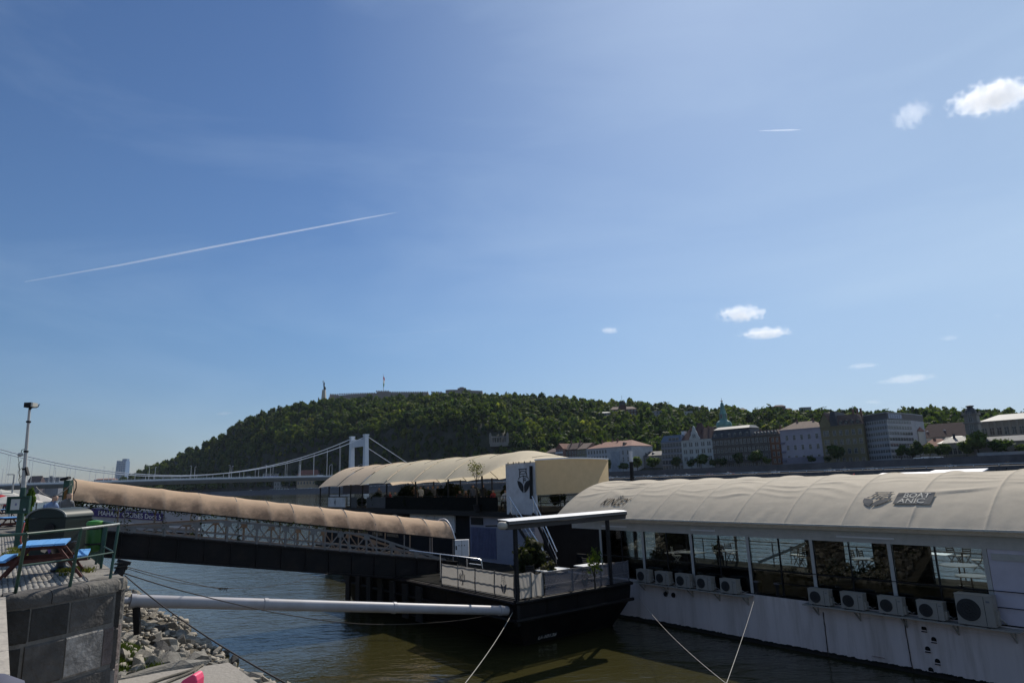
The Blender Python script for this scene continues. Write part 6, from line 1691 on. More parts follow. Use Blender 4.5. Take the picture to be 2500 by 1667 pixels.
Rn = [(15.95, 16.55, 0), (16.55, 17.12, .04), (17.2, 21.95, 0)]
for a, b_, wv in Rn: banner(L(20.73, a), L(20.73, b_ - .03), z0 - .1 if a > 17 else z0, z1 - .1 if a > 17 else z1, sub=a > 17, wav=wv)
for s in (20.76, 22.05, 23.4, 24.7, 26.02): MB().bar(L(s, 15.75, ZB), L(s, 15.75, z1 + .03), .05).build('post', RLM, br_)
for n in (15.9, 16.55, 17.16, 18.7, 20.3, 21.95): MB().bar(L(20.77, n, ZB), L(20.77, n, z1 + .0 - (.08 if n > 17 else 0)), .05).build('post', RLM, br_)
for f in (.02, .45, .98):
    MB().bar(L(20.76, 15.76, z0 + (z1 - z0) * f), L(26.02, 15.76, z0 + (z1 - z0) * f), .035).build('rail', RLM, br_)
    MB().bar(L(20.78, 17.16, z0 + (z1 - z0) * f - .08), L(20.78, 21.95, z0 + (z1 - z0) * f - .1), .035).build('rail', RLM, br_)
    MB().bar(L(20.78, 15.9, z0 + (z1 - z0) * f), L(20.78, 16.55, z0 + (z1 - z0) * f), .035).build('rail', RLM, br_)
INKG = mat('banner_ink', (.09, .09, .1), .7)
logo(L(21.4, 15.69, z0 + .13), -U, Z3, .72, br_, INKG); logo(L(20.70, 19.3, z0 + .02), N, Z3, .72, br_, INKG)
def flourish(org, xa, ya, h, parent, mt):
    mb = MB()
    def st_(pts, w):
        for a, b_ in zip(pts[:-1], pts[1:]): mb.bar(org + xa * a[0] * h + ya * a[1] * h, org + xa * b_[0] * h + ya * b_[1] * h, w * h, .004, up=xa.cross(ya))
    for sx in (-1, 1): st_([(sx * .32, .3), (sx * .32, .7)], .06); st_([(sx * .22, .22), (sx * .22, .78)], .05)
    for ph in (0, .12): st_([(.1 * math.sin(TAU * t * 1.5 + ph) * (1 if ph == 0 else .6) + ph - .06, t) for t in [i / 14 for i in range(15)]], .06)
    return mb.build('flourish_emblem', mt, parent)
flourish(L(24.3, 15.685, z0 + .18), -U, Z3, .6, br_, INKG)

# corner awning on black posts
aw = empty('terrace_awning', L(20.7, 18, ZB), 'flat retractable awning with bright top edge over the barge corner', 'awning')
for n in (15.82, 20.8): MB().bar(L(20.72, n, ZB - (.9 if n < 16 else 0)), L(20.72, n, 4.6), .13, .13, U).build('post', DKM, aw)
ALIT = mat('awning_lit_white', (.8, .79, .78), .35, .08, 3, metal=.0, spec=.6)  # white of the top strip: sunlight on it put into the colour
z_ = 4.66
prof = [(-.22, .13), (-.02, .17), (.5, .19), (.52, .14), (.2, -.02), (.05, -.16), (-.12, -.16), (-.16, -.02), (-.24, .04)]
mb = MB(); k_ = len(prof)
for n in (15.35, 21.8): mb.v.extend(L(20.7 + a, n, z_ + b_ + (.03 if n > 20 else 0)) for a, b_ in prof)
for j in range(k_): j2 = (j + 1) % k_; mb.f.append([j, j2, k_ + j2, k_ + j]); mb.m.append(0)
mb.f.append(list(range(k_))[::-1]); mb.m.append(0); mb.f.append(list(range(k_, 2 * k_))); mb.m.append(0); mb.build('cassette', mat('awning_case_shaded', (.075, .07, .07), .45, .1, 3), aw)  # case darkened in colour for its shaded front
mb = MB(); mb.add([L(20.7 + a, n, z_ + b_ + (.03 if n > 20 else 0)) for n in (15.34, 21.81) for a, b_ in ((-.235, .145), (-.02, .178), (.5, .198), (.51, .212), (-.02, .192), (-.24, .158))], [(0, 1, 7, 6), (1, 2, 8, 7), (2, 3, 9, 8), (3, 4, 10, 9), (4, 5, 11, 10), (5, 0, 6, 11), (0, 5, 4, 3, 2, 1), (6, 7, 8, 9, 10, 11)]); mb.build('sunlit_top', ALIT, aw)
MB().lathe(L(20.72, 15.24, z_ - .14), [(.1, 0), (.19, .06), (.21, .18), (.14, .28)], 12).build('end_cap', mat('awning_cap', (.4, .37, .33), .7), aw, smooth='all')
for k in range(3): MB().bar(L(21.6, 16.2 + 2.3 * k, z_ - .08), L(23.2, 16.2 + 2.3 * k, z_ - .15), .06).build('arm', DKM, aw)

# terrace furniture and plants
TTOP = mat('table_white', (.72, .73, .74), .35, .05, 3, spec=.5)
def bistro(loc, rz, w, d, h, label, topm=TTOP, round_=False):
    e = empty('bistro_table', loc, label, 'table', None, rz)
    if round_: MB().lathe((0, 0, 0), [(w / 2, h - .03), (w / 2, h)], 28).build('table_top', topm, e, local=True, smooth=40)
    else: MB().bb((-w / 2, -d / 2, h - .035), (w / 2, d / 2, h)).build('table_top', topm, e, local=True)
    MB().tube([(0, 0, .03), (0, 0, h - .035)], .03, 8).build('column', DKM, e, local=True); mb = MB()
    for a in range(4): an = a * math.pi / 2 + .78; mb.bar((0, 0, .03), (math.cos(an) * .28, math.sin(an) * .28, .02), .05, .03)
    mb.build('foot', DKM, e, local=True); return e
bistro(L(21.85, 18.6, ZB + .03), TH_D, .75, 1.25, .71, 'white topped terrace table nearer the barge corner post')
bistro(L(21.55, 20.45, ZB + .03), TH_D, .75, 1.25, .73, 'white topped terrace table nearer the right awning post')
CHD = mat('chair_dark', (.025, .024, .026), .6)
def chair_parts(mt):
    out = []
    out.append(('seat', MB().bb((-.21, -.21, .43), (.21, .21, .46)).mesh('seat', mt)))
    mb = MB()
    for k in range(4): mb.bb((-.2, .2 + .012 * k, .55 + .09 * k), (.2, .225 + .012 * k, .61 + .09 * k))
    out.append(('backrest', mb.mesh('backrest', mt)))
    for sg in (-1, 1):
        out.append(('leg', MB().bar((sg * .19, -.2, 0), (sg * .19, .17, .44), .028).mesh('leg', mt))); out.append(('leg', MB().bar((sg * .19, .2, 0), (sg * .19, -.15, .44), .028).mesh('leg', mt)))
        out.append(('back_post', MB().bar((sg * .2, .16, .42), (sg * .2, .25, .92), .028).mesh('back_post', mt)))
    return out
CHP = {}
def chair(loc, rz, label, mt=None, group='terrace chairs'):
    mt = mt or CHD
    if mt.name not in CHP: CHP[mt.name] = chair_parts(mt)
    e = empty('bistro_chair', loc, label, 'chair', group, rz)
    for nm, me in CHP[mt.name]: place(nm, me, e)
    return e
for s, n, r, lb_ in ((22.6, 18.1, .4, 'dark chair behind the left terrace table'), (22.5, 19.4, -.3, 'dark chair between the two terrace tables'), (22.4, 21.2, .2, 'dark chair behind the right terrace table')): chair(L(s, n, ZB + .03), TH_D + math.pi + r, lb_)
def shrub(base, r, h, tint, label, seed, n=700, leaf=.1, name='shrub', core=True, trunk=0):
    e = empty(name, base, label, 'plant')
    place('foliage', crown_mesh('shrub_foliage', tint, n, 12, leaf, seed, core=core), e, (0, 0, trunk + h * .5), (0, 0, 0), (r, r, h * .56))
    mb = MB(); mb.tube([(0, 0, 0), (.01, 0, trunk + h * .5)], [.04 + trunk * .01, .012], 7)
    for a in range(5): mb.tube([(0, 0, trunk * .8 + h * .1), (math.cos(a * 1.3) * r * .6, math.sin(a * 1.3) * r * .6, trunk + h * (.5 + .08 * a))], [.015, .005], 5)
    mb.build('stem', BARK, e, local=True); return e
p = atY(1290, 1350, 29.5); shrub(Vector((p.x, p.y, ZB)), .95, 1.9, (.026, .032, .014), 'large dim shrub on the barge behind the corner post', 101, 900, .08)
p = atY(1335, 1362, 28.5); shrub(Vector((p.x, p.y, ZB)), .5, 1.2, (.05, .05, .025), 'lower brownish shrub beside the left terrace table', 102, 600, .08)
p = atY(1448, 1345, 28.0); shrub(Vector((p.x, p.y, ZB)), .42, 1.5, (.07, .1, .02), 'slender young bush with bright leaves behind the right terrace table', 103, 260, .07, core=False, trunk=.3)
# white control cabinet, silver rail
cb0 = atY(1128, 1337, 33.0); e = empty('control_cabinet', Vector((cb0.x, cb0.y, ZB)), 'white electrical cabinet at the foot of the gangway', 'cabinet')
wv, hv = 16.5 / 1640 * 33, 19 / 1640 * 33
MB().box(cb0, (wv * 2, .3, hv * 2), (X_, Y_, Z3)).build('box', WHP, e)
for a in (-.4, .0, .4): MB().box(cb0 + X_ * wv * a - Y_ * .155 + Z3 * hv * .35, (.04, .02, .05), (X_, Y_, Z3)).build('switch', DKM, e)
for a in (.25, .5): MB().box(cb0 - X_ * wv * .8 - Y_ * .155 + Z3 * hv * (a - .3), (.07, .02, .09), (X_, Y_, Z3)).build('hinge', DKM, e)
MB().box(cb0 - Y_ * .152, (.012, .01, hv * 1.9), (X_, Y_, Z3)).build('door_seam', DKM, e)
for a in (-.5, .5): q = cb0 + X_ * wv * a; MB().bar(Vector((q.x, q.y, ZB)), q - Z3 * hv, .05).build('leg', DKM, e)
SIL = mat('bright_steel', (.62, .62, .63), .25, .06, 5, metal=.8)
e = empty('steel_hand_rail', L(27, 17, ZB), 'bright bent steel hand rail beside the white cabinet', 'railing')
a_, b_, c_ = atY(1000, 1343, 32.5), atY(1175, 1364, 31.5), atY(1178, 1388, 31.5)
MB().tube([a_, b_ - X_ * .1, b_ + Vector((.0, 0, -.06)), c_], .03, 8).build('top_bar', SIL, e, smooth=40)
MB().tube([atY(1145, 1375, 31.5), atY(1177, 1379, 31.5)], .02, 8).build('lower_bar', SIL, e)
for px, py in ((1075, 1352), (1140, 1360)): q = atY(px, py, 32); MB().bar(q, Vector((q.x, q.y, ZB)), .035).build('post', SIL, e)

BLK_ = mat('end_shade_black', (.01, .01, .012), .9, spec=.05)
# ================================================================ two-storey restaurant ship
sh = empty('restaurant_ship', L(46, 28, 0), 'two storey restaurant ship with scalloped beige canopy over its upper deck', 'ship')
S0, S1, NS, NE = 31.0, 64.5, 25.1, 32.4; ZU = 4.42
MB().lbox(S0, S1, NS - .3, NE, -.5, 1.0).build('hull', HULLB, sh)
WALLS = mat('ship_wall', (.27, .27, .33), .6, .12, 1.0, dirt=(.2, .2, .22), dscale=.8)
MB().lbox(S0 + .3, 38.2, NS + .25, NE - .3, 1.004, ZU - .22).build('white_cabin', WALLS, sh)
MB().lbox(S0 + .24, S0 + .296, NS + .9, NE - .3, 1.004, ZU - .24).build('end_wall_shade', BLK_, sh)  # black board over the cabin end, standing in for the shade there
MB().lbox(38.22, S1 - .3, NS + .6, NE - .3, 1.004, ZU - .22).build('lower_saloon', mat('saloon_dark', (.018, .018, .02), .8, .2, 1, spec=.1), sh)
MB().lbox(40.5, 47, NS + .5, NS + .594, 2.9, ZU - .3).build('white_board', WHP, sh)
for k in range(5): MB().lbox(40.7 + 1.25 * k, 41.75 + 1.25 * k, NS + .47, NS + .497, ZU - .75, ZU - .4).build('board_panel', WHP, sh)
for k in range(5): MB().lbox(49 + 2.8 * k, 51 + 2.8 * k, NS + .55, NS + .597, 2.2, 3.7).build('saloon_window', WIN, sh)
MB().lbox(S0, S1, NS - .15, NE, ZU - .2, ZU).build('upper_deck', DKD, sh)
MB().lbox(S0, S1, NS - .2, NS - .155, ZU - .3, ZU + .03).build('deck_edge', DKM, sh)
mb = MB()
for k in range(16): mb.lbox(35.3 + .17 * k, 35.36 + .17 * k, NS + .16, NS + .2, 1.6, 3.35)
mb.lbox(35.2, 38.1, NS + .2, NS + .245, 1.5, 3.4); mb.build('slatted_blue_gate', mat('blue_gate', (.12, .13, .22), .6, .15), sh)
MB().lbox(36.6, 38.0, NS + .2, NS + .24, 3.55, 4.0).build('dark_vent', DKM, sh)
# rails and posts of the upper deck
seamS = [64.2, 59.5, 54.5, 49.9, 45.1, 40.4, 36.2]
def eavez(s): return 6.36 + (63 - s) * .0105 if s > 36.2 else 6.64 + (36.2 - s) * .14
for s in seamS + [33.4, 62, 57]: MB().bar(L(s, NS - .05, ZU), L(s, NS - .05, eavez(s) + .05), .09, .09, U).build('canopy_post', DKM, sh)
for s in seamS: MB().bar(L(s, NE - .2, ZU), L(s, NE - .2, eavez(s) + .05), .09, .09, U).build('canopy_post', DKM, sh)
for dz in (.35, .65, 1.0):
    MB().bar(L(33.4, NS - .1, ZU + dz), L(S1, NS - .1, ZU + dz), .035).build('deck_rail', DKM, sh); MB().bar(L(S0, NE - .1, ZU + dz), L(S1, NE - .1, ZU + dz), .03).build('deck_rail', DKM, sh)
for k in range(21): s = 33.6 + 1.5 * k; MB().bar(L(s, NS - .1, ZU), L(s, NS - .1, ZU + 1.0), .035).build('rail_post', DKM, sh)
for a, b_ in ((57.9, 61.9), (49.9, 53.4)): MB().lbox(a, b_, NS - .17, NS - .125, ZU + .08, ZU + .95).build('rail_panel', WHP if a > 55 else mat('dark_panel', (.06, .06, .065), .7), sh)
MB().lbox(55.4, 56.6, NS - .17, NS - .125, ZU + .08, ZU + .95).build('rail_panel', MT['dark_panel'], sh)
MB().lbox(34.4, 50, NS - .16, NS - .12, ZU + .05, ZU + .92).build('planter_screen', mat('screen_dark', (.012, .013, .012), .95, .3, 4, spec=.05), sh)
flourish(L(60.2, NS - .18, ZU + .2), -U, Z3, .6, sh, INKG)
MB().lbox(57.2, 62.2, NS + .1, NS + .13, ZU + 1.05, ZU + 1.18).build('counter', WHP, sh); MB().lbox(56.6, 62.4, NS + 1.5, NS + 1.55, ZU + 1.2, ZU + 2.0).build('blue_blind', mat('blue_blind', (.03, .035, .07), .6), sh)
# canopy panels
CA = [fabric('ship_canvas_warm', (.82, .66, .49), .38), fabric('ship_canvas_cool', (.84, .73, .54), .38)]
def prof_z(s, t):
    a = 1 - abs(2 * t - 1) ** 1.9
    arch = eavez(s) + (8.3 - eavez(s)) * a
    if s < 36.2:
        f = sstep(36.2, 30.4, s) if False else 1 - min(1, max(0, (s - 30.35) / 5.85))
        f = f * f * (3 - 2 * f); flat = 7.44 + .08 * math.sin(math.pi * t) + (.0)
        arch = arch * (1 - f) + flat * f
    return arch
sl = seamS + [30.38]
for k in range(len(sl) - 1):
    hi, lo_ = sl[k], sl[k + 1]
    mb = MB(); nu = 14 if k < len(sl) - 2 else 24
    def fn(u, v, hi=hi, lo_=lo_, k=k):
        s = hi + (lo_ - hi) * u
        sag = math.sin(math.pi * u)
        nn = 24.78 + (NE + .5 - 24.78) * v
        if s < 36.2:
            f = 1 - min(1, max(0, (s - 30.35) / 5.85)); nn = nn * (1 - f) + (24.8 + 6.1 * v) * f
        z = prof_z(s, v) + (.06 * u - .03 if k < 6 else .03 * (1 - u)) - .05 * sag * math.sin(math.pi * v) + .03 * sag * (1 if v in (0, 1) else 0)
        edge = max(0, 1 - min(v, 1 - v) / .1); z -= .05 * edge * (1 - sag)
        return L(s, nn, z + .015 * noise.noise((s * 1.5, nn * 1.5, 2)))
    mb.grid(fn, nu, 26); mb.build('canopy_panel', CA[0 if k < 2 else 1], sh, smooth='all', recalc=False)
    pts = [Vector(fn(0, v)) - Vector((0, 0, .03)) for v in np.linspace(0, 1, 20)]; MB().tube(pts, .022, 6).build('canopy_hoop', mat('hoop_brown', (.09, .075, .06), .7), sh)
    pts = [Vector(fn(.55, v)) + Vector((0, 0, .012)) for v in np.linspace(.28, .6, 8)]; MB().tube(pts, .012, 5).build('canopy_seam', MT['hoop_brown'], sh)
EW = fabric('end_canvas', (.56, .46, .31), .45)
mb = MB(); mb.grid(lambda u, v: L(30.38 + .03 * math.sin(u * 7 + v * 3), 24.85 + 6.05 * u, 5.45 + (prof_z(30.4, u) - .02 - 5.45) * v), 20, 8); mb.build('end_curtain', EW, sh, smooth='all', recalc=False)
MB().tube([L(30.34, 24.8, 7.46)] + [L(30.34, 24.8 + 6.1 * u, prof_z(30.4, u) + .03) for u in (.2, .4, .6, .8, 1)], .05, 6).build('end_pipe', RAILW, sh)
MB().lbox(30.42, 33.35, NS - .22, NS - .15, ZU - .1, 7.36).build('emblem_wall', WHP, sh)
lc = atN(1279, 1203, NS - .24); logo(lc, -U, Z3, atN(1279, 1143.6, NS - .24).z - lc.z, sh, INK, xs=abs(S_(atN(1263, 1170, NS - .24)) - S_(atN(1295, 1170, NS - .24))) / (.54 * (atN(1279, 1143.6, NS - .24).z - lc.z)), th=.014)
MB().bar(atN(1297, 1217, NS - .35), atN(1296, 1137, NS - .35), .16, .1, U).build('black_post', DKM, sh)
for k in range(5): s = 30.9 + .55 * k; MB().box(L(s, NS - .2, 7.36), (.06, .06, .16)).build('canvas_lash', DKM, sh)
for dz in (.55, .95): MB().bar(L(30.2, NS - .2, ZU + dz), L(30.2, NE - .6, ZU + dz), .05).build('end_rail', DKM, sh)
for k in range(5): MB().bar(L(30.2, NS - .1 + 1.5 * k, ZU - .2), L(30.2, NS - .1 + 1.5 * k, ZU + .95), .05).build('end_post', DKM, sh)
# stairs from the upper deck
stt_ = empty('ship_stairs', L(30, 24.3, ZB), 'open steel stairs with bright hand rails down from the upper deck', 'stairs')
for n, pa, pb in ((23.95, (1243, 1212), (1330, 1349)), (24.75, (1299, 1211), (1360, 1343))):
    a_, b_ = atN(*pa, n), atN(*pb, n)
    if n > 24.5: b_ = atN(1360, 1346, 24.75)
    MB().tube([a_, b_], .032, 8).build('hand_rail', SIL, stt_, smooth=40); MB().tube([a_ - Vector((0, 0, .4)), b_ - Vector((0, 0, .4))], .02, 8).build('mid_rail', SIL, stt_); MB().bar(a_ - Vector((0, 0, .95)), b_ - Vector((0, 0, .95)), .05, .2).build('stringer', DKM, stt_)
    for f in (.05, .35, .65, .95): q = a_.lerp(b_, f); MB().bar(q, q - Vector((0, 0, .95)), .03).build('baluster', SIL, stt_)
a_, b_ = atN(1243, 1212, 23.95), atN(1330, 1349, 23.95)
for k in range(12): q = a_.lerp(b_, (k + .5) / 12) - Vector((0, 0, .92)); MB().box(q + N * .4, (.26, .78, .035), (U, N, Z3)).build('tread', mat('tread_grey', (.25, .25, .26), .6), stt_)
# young tree and dark shrubs on the upper deck
p = L(36.4, 24.75, ZU); e = shrub(p, .85, 1.15, (.13, .13, .04), 'small open tree with pale leaves rising before the ship canopy', 120, 230, .055, 'potted_tree', False, 2.2)
MB().lathe((0, 0, 0), [(.2, -.02), (.26, .45), (.28, .45)], 14).build('pot', DKM, e, local=True)
for i, (px, n) in enumerate(((988, 25.6), (1090, 25.6))):
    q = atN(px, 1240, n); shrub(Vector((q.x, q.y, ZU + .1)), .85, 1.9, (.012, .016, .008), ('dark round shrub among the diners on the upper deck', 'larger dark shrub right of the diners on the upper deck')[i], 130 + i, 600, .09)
for i in range(9):  # made-up shrub row that darkens the view under the canopy
    q = L(36.5 + i * 2.7, NE - .55 - .3 * (i % 2), ZU + .05); shrub(q, .75 + .2 * (i % 3), 1.25 + .35 * (i % 3), (.014, .02, .01), 'added dark shrub along the far rail of the upper deck, number %d from the emblem wall' % (i + 1) if False else ('first', 'second', 'third', 'fourth', 'fifth', 'sixth', 'seventh', 'eighth', 'ninth')[i] + ' added dark shrub from the emblem wall along the far deck rail', 170 + i % 4, 420, .09)
for i in range(7):  # more added shrubs, filling the dark behind the near rail
    q = L(37.8 + i * 2.9, NS + .25, ZU + .05); shrub(q, .55 + .1 * (i % 2), .95 + .2 * (i % 3), (.016, .022, .01), ('first', 'second', 'third', 'fourth', 'fifth', 'sixth', 'seventh')[i] + ' added low dark shrub from the small tree behind the near deck rail', 175 + i % 3, 380, .08)
# diners
lab = 'dark seated diner silhouetted under the ship canopy'
for i, (px, sh_, pose, lb_) in enumerate(((925, 'grey', 'stand', 'tall diner standing at the left under the ship canopy'), (943, 'black', 'sit', 'diner seated beside the tall standing one'), (952, 'red', 'sit', 'diner in dark red seated left of centre'), (965, 'grey', 'sit', 'diner in grey seated left of the first round shrub'), (1012, 'brown', 'stand', 'diner standing just right of the first round shrub'), (1027, 'white', 'stand', 'diner in a white shirt standing mid deck'), (1045, 'black', 'stand', 'diner in black standing right of the white shirted one'), (1057, 'grey', 'stand', 'diner in grey behind the canopy post mid deck'), (1069, 'black', 'stand', 'diner in black left of the larger round shrub'), (1110, 'red', 'sit', 'diner in red seated right of the larger shrub'), (1123, 'black', 'sit', 'diner in black seated under the small open tree'), (1138, 'brown', 'sit', 'diner in brown seated left of the small tree stem'), (1156, 'grey', 'stand', 'diner standing right beside the small tree stem'), (1180, 'black', 'stand', 'waiter in black standing right of the small tree'), (1205, 'red', 'sit', 'diner in red seated near the stair head'), (1235, 'white', 'sit', 'diner in pale clothes seated beside the emblem wall'))):
    q = atN(px, 1230, 26.3 + (i % 3) * .5); person(Vector((q.x, q.y, ZU)), random.uniform(-1, 1), pose, sh_, 'black', lb_, 1.0, 'diners on the upper deck')
for i, px in enumerate((935, 960, 1035, 1115, 1150, 1200)):
    q = atN(px, 1230, 26.0); bistro(Vector((q.x, q.y, ZU)), TH_D, .8, .8, .74, ('upper deck table leftmost among the diners', 'upper deck table left of the first shrub', 'upper deck table before the white shirted diner', 'upper deck table right of the larger shrub', 'upper deck table beside the small tree stem', 'upper deck table nearest the stair head')[i], mat('table_dark', (.1, .09, .08), .5))
# mast of a barge behind
q0, q1 = atN(1540, 1190, 33.0), atN(1541, 1127, 33.0)
e = empty('dolphin_pile', Vector((q0.x, q0.y, 0)), 'thin black mooring pile standing between ship and tent roof', 'pile'); MB().tube([Vector((q0.x, q0.y, -1)), q1], .13, 10).build('pile', DKM, e); MB().tube([q1, q1 + Vector((0, 0, .7))], .13, 10).build('pale_cap', WHP, e)
# ================================================================ white restaurant pontoon with tent roof
po = empty('tent_pontoon', L(12, 27, 0), 'long white floating restaurant under a ribbed pale tent roof', 'pontoon')
PN, PE, PS0, PS1, ZD = 23.3, 31.2, -7.0, 26.2, 1.75
WHH = mat('white_hull_paint', (.64, .56, .53), .6, .12, .8, dirt=(.3, .235, .18), dscale=2.2, stretch=(1, 1, .1), dam=.6, bump=.12, bscale=2)
MB().lbox(PS0, PS1, PN, PE, .12, ZD).build('hull', WHH, po)
mb = MB(); mb.lbox(PS0, PS1, PN - .008, PE + .008, -.6, .118); mb.build('boot_topping', mat('waterline_grime', (.02, .018, .015), .9, .4, 4), po)
# grime fringe along the water: irregular scabs
mb = MB()
for k in range(700):
    s = random.uniform(2, 22); w_ = random.uniform(.02, .3); h = .005 + .05 * random.random() ** 2
    mb.add([L(s, PN - .012, .1), L(s + w_, PN - .012, .1), L(s + w_ * .8, PN - .012, .12 + h * .6), L(s + w_ * .3, PN - .012, .12 + h)], [(0, 1, 2, 3)])
o = mb.build('algae_fringe', MT['waterline_grime'], po); o['kind'] = 'stuff'
MB().lbox(PS0, PS1, PN + .01, PE - .01, ZD + .004, ZD + .03).build('deck', DKD, po)
for z in (ZD - .3,): MB().lbox(PS0, 13.6, PN - .02, PN - .003, z - .015, z + .015).build('weld_seam', WHH, po)
SEAM = mat('rust_weld', (.06, .045, .035), .9, .4, 8)
for px0, py0, px1, py1 in ((2010, 1493, 2023, 1600), (2206, 1507, 2229, 1640)):
    a_, b_ = atN(px0, py0, PN - .012), atN(px1, py1, PN - .012); mb = MB(); pts = [a_.lerp(b_, i / 9) + U * random.uniform(-.012, .012) for i in range(10)]
    for p, q in zip(pts[:-1], pts[1:]): mb.bar(p, q, .02, random.uniform(.03, .06), N)
    mb.build('welded_joint', SEAM, po)
for px, py in ((2256, 1533), (2280, 1560), (2265, 1583), (2289, 1613), (2273, 1634)):
    q = atN(px, py, PN); r = .075; hole = mat('hole_black', (.004, .004, .004), .9)
    mb = MB(); mb.prism([q - N * .006 - U * (r * math.cos(a)) + Z3 * (r * math.sin(a)) for a in np.linspace(0, math.pi, 9)] + [q - N * .006 + U * r - Z3 * .05, q - N * .006 - U * r - Z3 * .05], N * .002); o = mb.build('step_hole', hole, po)
    MB().bar(q - N * .025 - U * r - Z3 * .09, q - N * .025 + U * r - Z3 * .09, .04, .025).build('step_rung', DKM, po)
for px, py in ((1626, 1449), (1645, 1452)): q = atN(px, py, PN); MB().tube([q - N * .05, q - N * .003], .1, 16).build('discharge_port', DKM, po)
q = atN(2145, 1603, PN - .006); MB().bar(q - U * .2, q + U * .2, .004, .045, N).build('red_plate', mat('red_plate', (.12, .02, .04), .6), po)
# posts, fascia and glazing
FRM = mat('frame_grey', (.42, .405, .385), .55, .12, 3)
ZE = 4.36
postS = [S_(atN(px, 1350, PN + .12)) for px in (1470, 1573, 1691, 1829, 1984, 2174, 2405)] + [4.2, .8]
for s in postS: MB().bar(L(s, PN + .12, ZD), L(s, PN + .12, ZE - .02), .12, .12, U).build('frame_post', FRM, po)
for dz in (.5, .95): MB().bar(L(PS0, PN + .03, ZD + dz), L(14.6, PN + .03, ZD + dz), .022).build('deck_rail', DKM, po)
MB().lbox(PS0, PS1 - .4, PN + .05, PN + .2, ZE - .5, ZE - .12).build('fascia', FRM, po)
MB().lbox(PS0, PS1 - .4, PN - .12, PN + .3, ZE - .118, ZE + .02).build('gutter', FRM, po)
GL = glassmat('restaurant_glass', (.72, .78, .78))
for a, b_ in zip(postS[:-1], postS[1:]):
    if b_ < postS[6] - .01: continue
    nsub = 2
    for k in range(nsub):
        s0 = b_ + .06 + (a - b_ - .12) * k / nsub; s1 = b_ + .06 + (a - b_ - .12) * (k + 1) / nsub
        MB().lbox(s0 + .02, s1 - .02, PN + .11, PN + .122, ZD + .08, ZE - .5).build('glass_pane', GL, po); MB().lbox(s1 - .02, s1 + .02, PN + .08, PN + .15, ZD, ZE - .5).build('mullion', DKM, po)
    MB().lbox(b_ + .06, a - .06, PN + .085, PN + .145, ZD + .9, ZD + .94).build('glazing_bar', DKM, po)
MB().lbox(PS0, postS[6] - .07, PN + .08, PN + .13, ZD, ZE - .5).build('solid_panel', mat('lavender_panel', (.52, .48, .54), .6, .08, 2), po)
for k in range(2): s = postS[6] - 1.3 * (k + .05); MB().lbox(s - 1.2, s - .1, PN + .04, PN + .078, ZE - .8, ZE - .62).build('shutter_box', FRM, po)
for s, w_ in ((postS[0] - .2, 1.6), (postS[2] - .1, 1.2), (postS[4] - 1.0, 1.9)): MB().lbox(s - w_, s, PN + .0, PN + .045, ZE - .36, ZE - .3).build('awning_tube', RAILW, po)
# interior: far side rails, floor furniture
for dz in (.15, .35, .55, .75, .95, 1.1): MB().bar(L(PS0, PE - .1, ZD + dz), L(PS1, PE - .1, ZD + dz), .02 if dz < 1 else .045).build('far_rail', DKM, po)
for k in range(16): MB().bar(L(25.8 - 2.1 * k, PE - .1, ZD), L(25.8 - 2.1 * k, PE - .1, ZE if k % 2 == 0 else ZD + 1.1), .09 if k % 2 == 0 else .04, None, U).build('far_post', DKM, po)
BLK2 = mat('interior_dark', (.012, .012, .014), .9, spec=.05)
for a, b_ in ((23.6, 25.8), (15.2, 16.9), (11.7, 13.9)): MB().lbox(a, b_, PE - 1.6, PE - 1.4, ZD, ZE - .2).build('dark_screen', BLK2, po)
MB().lbox(PS0, PS1 - .3, PN + .35, PN + .5, ZD, ZD + .82).build('low_dark_board', BLK2, po)  # black board raised to darken the interior behind the panes
# tent
TENT = fabric('tent_canvas', (.68, .605, .49), .36, None, .75)
NC, HWD = (PN - .62 + PE + .62) / 2, (PE - PN) / 2 + .62
ribs = [26.3 - 2.1 * k for k in range(17)]
NU, NV = 18, 130
def tentp(s, t, extra=0.0):
    a = math.pi * t
    k = (26.3 - s) / 2.1; f = k - math.floor(k); sag = math.sin(math.pi * f)
    x_ = 2 * t - 1; ax = abs(x_); n = NC + HWD * x_ * (1 - .04 * (1 - ax)); ey = 1 - ax ** 2.3
    z = ZE + .05 + 1.70 * ey
    if s > 25.2: g = (s - 25.2) / 1.2; z -= .0 * g
    # folds: hang between ribs, horizontal wrinkles mostly on the upper flank
    bi = int(math.floor(k))
    amp = .5 + .5 * noise.noise((bi * 3.7, 1.3, 0)) 
    dd = -.055 * sag ** .5 * (.35 + .65 * math.sin(a))
    sw = sstep(.08, .2, t) * (1 - sstep(.40, .52, t))
    wv = math.sin(t * 105 + 7 * noise.noise((bi * 2.3, t * 9, f * 1.2)) + bi)
    dd += (.065 * (.35 + amp)) * sw * (max(0, wv) ** 1.4) * sag ** .6 * (.4 + .9 * abs(noise.noise((t * 14, bi * 1.9, 5))))
    low = 1 - sstep(.03, .13, t)
    dd += .035 * low * math.sin(9 * f + bi * 2.1) * (noise.noise((s * 3, t * 10, 2)) + .2)
    dd += .03 * low * math.exp(-((f - .5 - (t - .03) * 3) / .05) ** 2) + .03 * low * math.exp(-((f - .15 + (t - .03) * 2) / .05) ** 2)
    dd += .012 * math.exp(-(min(f, 1 - f) / .02) ** 2)
    dd += extra
    nn = Vector((0, -math.cos(a), math.sin(a)))
    return L(s, n + nn.y * dd, z + nn.z * dd)
mb = MB()
scol = []
for k in range(16):
    for fi in (0, .012, .026, .045, .075, .12, .18, .25, .33, .41, .5, .59, .67, .75, .82, .88, .925, .955, .974, .988): scol.append(26.3 - 2.1 * (k + fi))
scol.append(26.3 - 2.1 * 16)
for s in scol:
    for j in range(NV + 1): mb.v.append(tentp(s, j / NV))
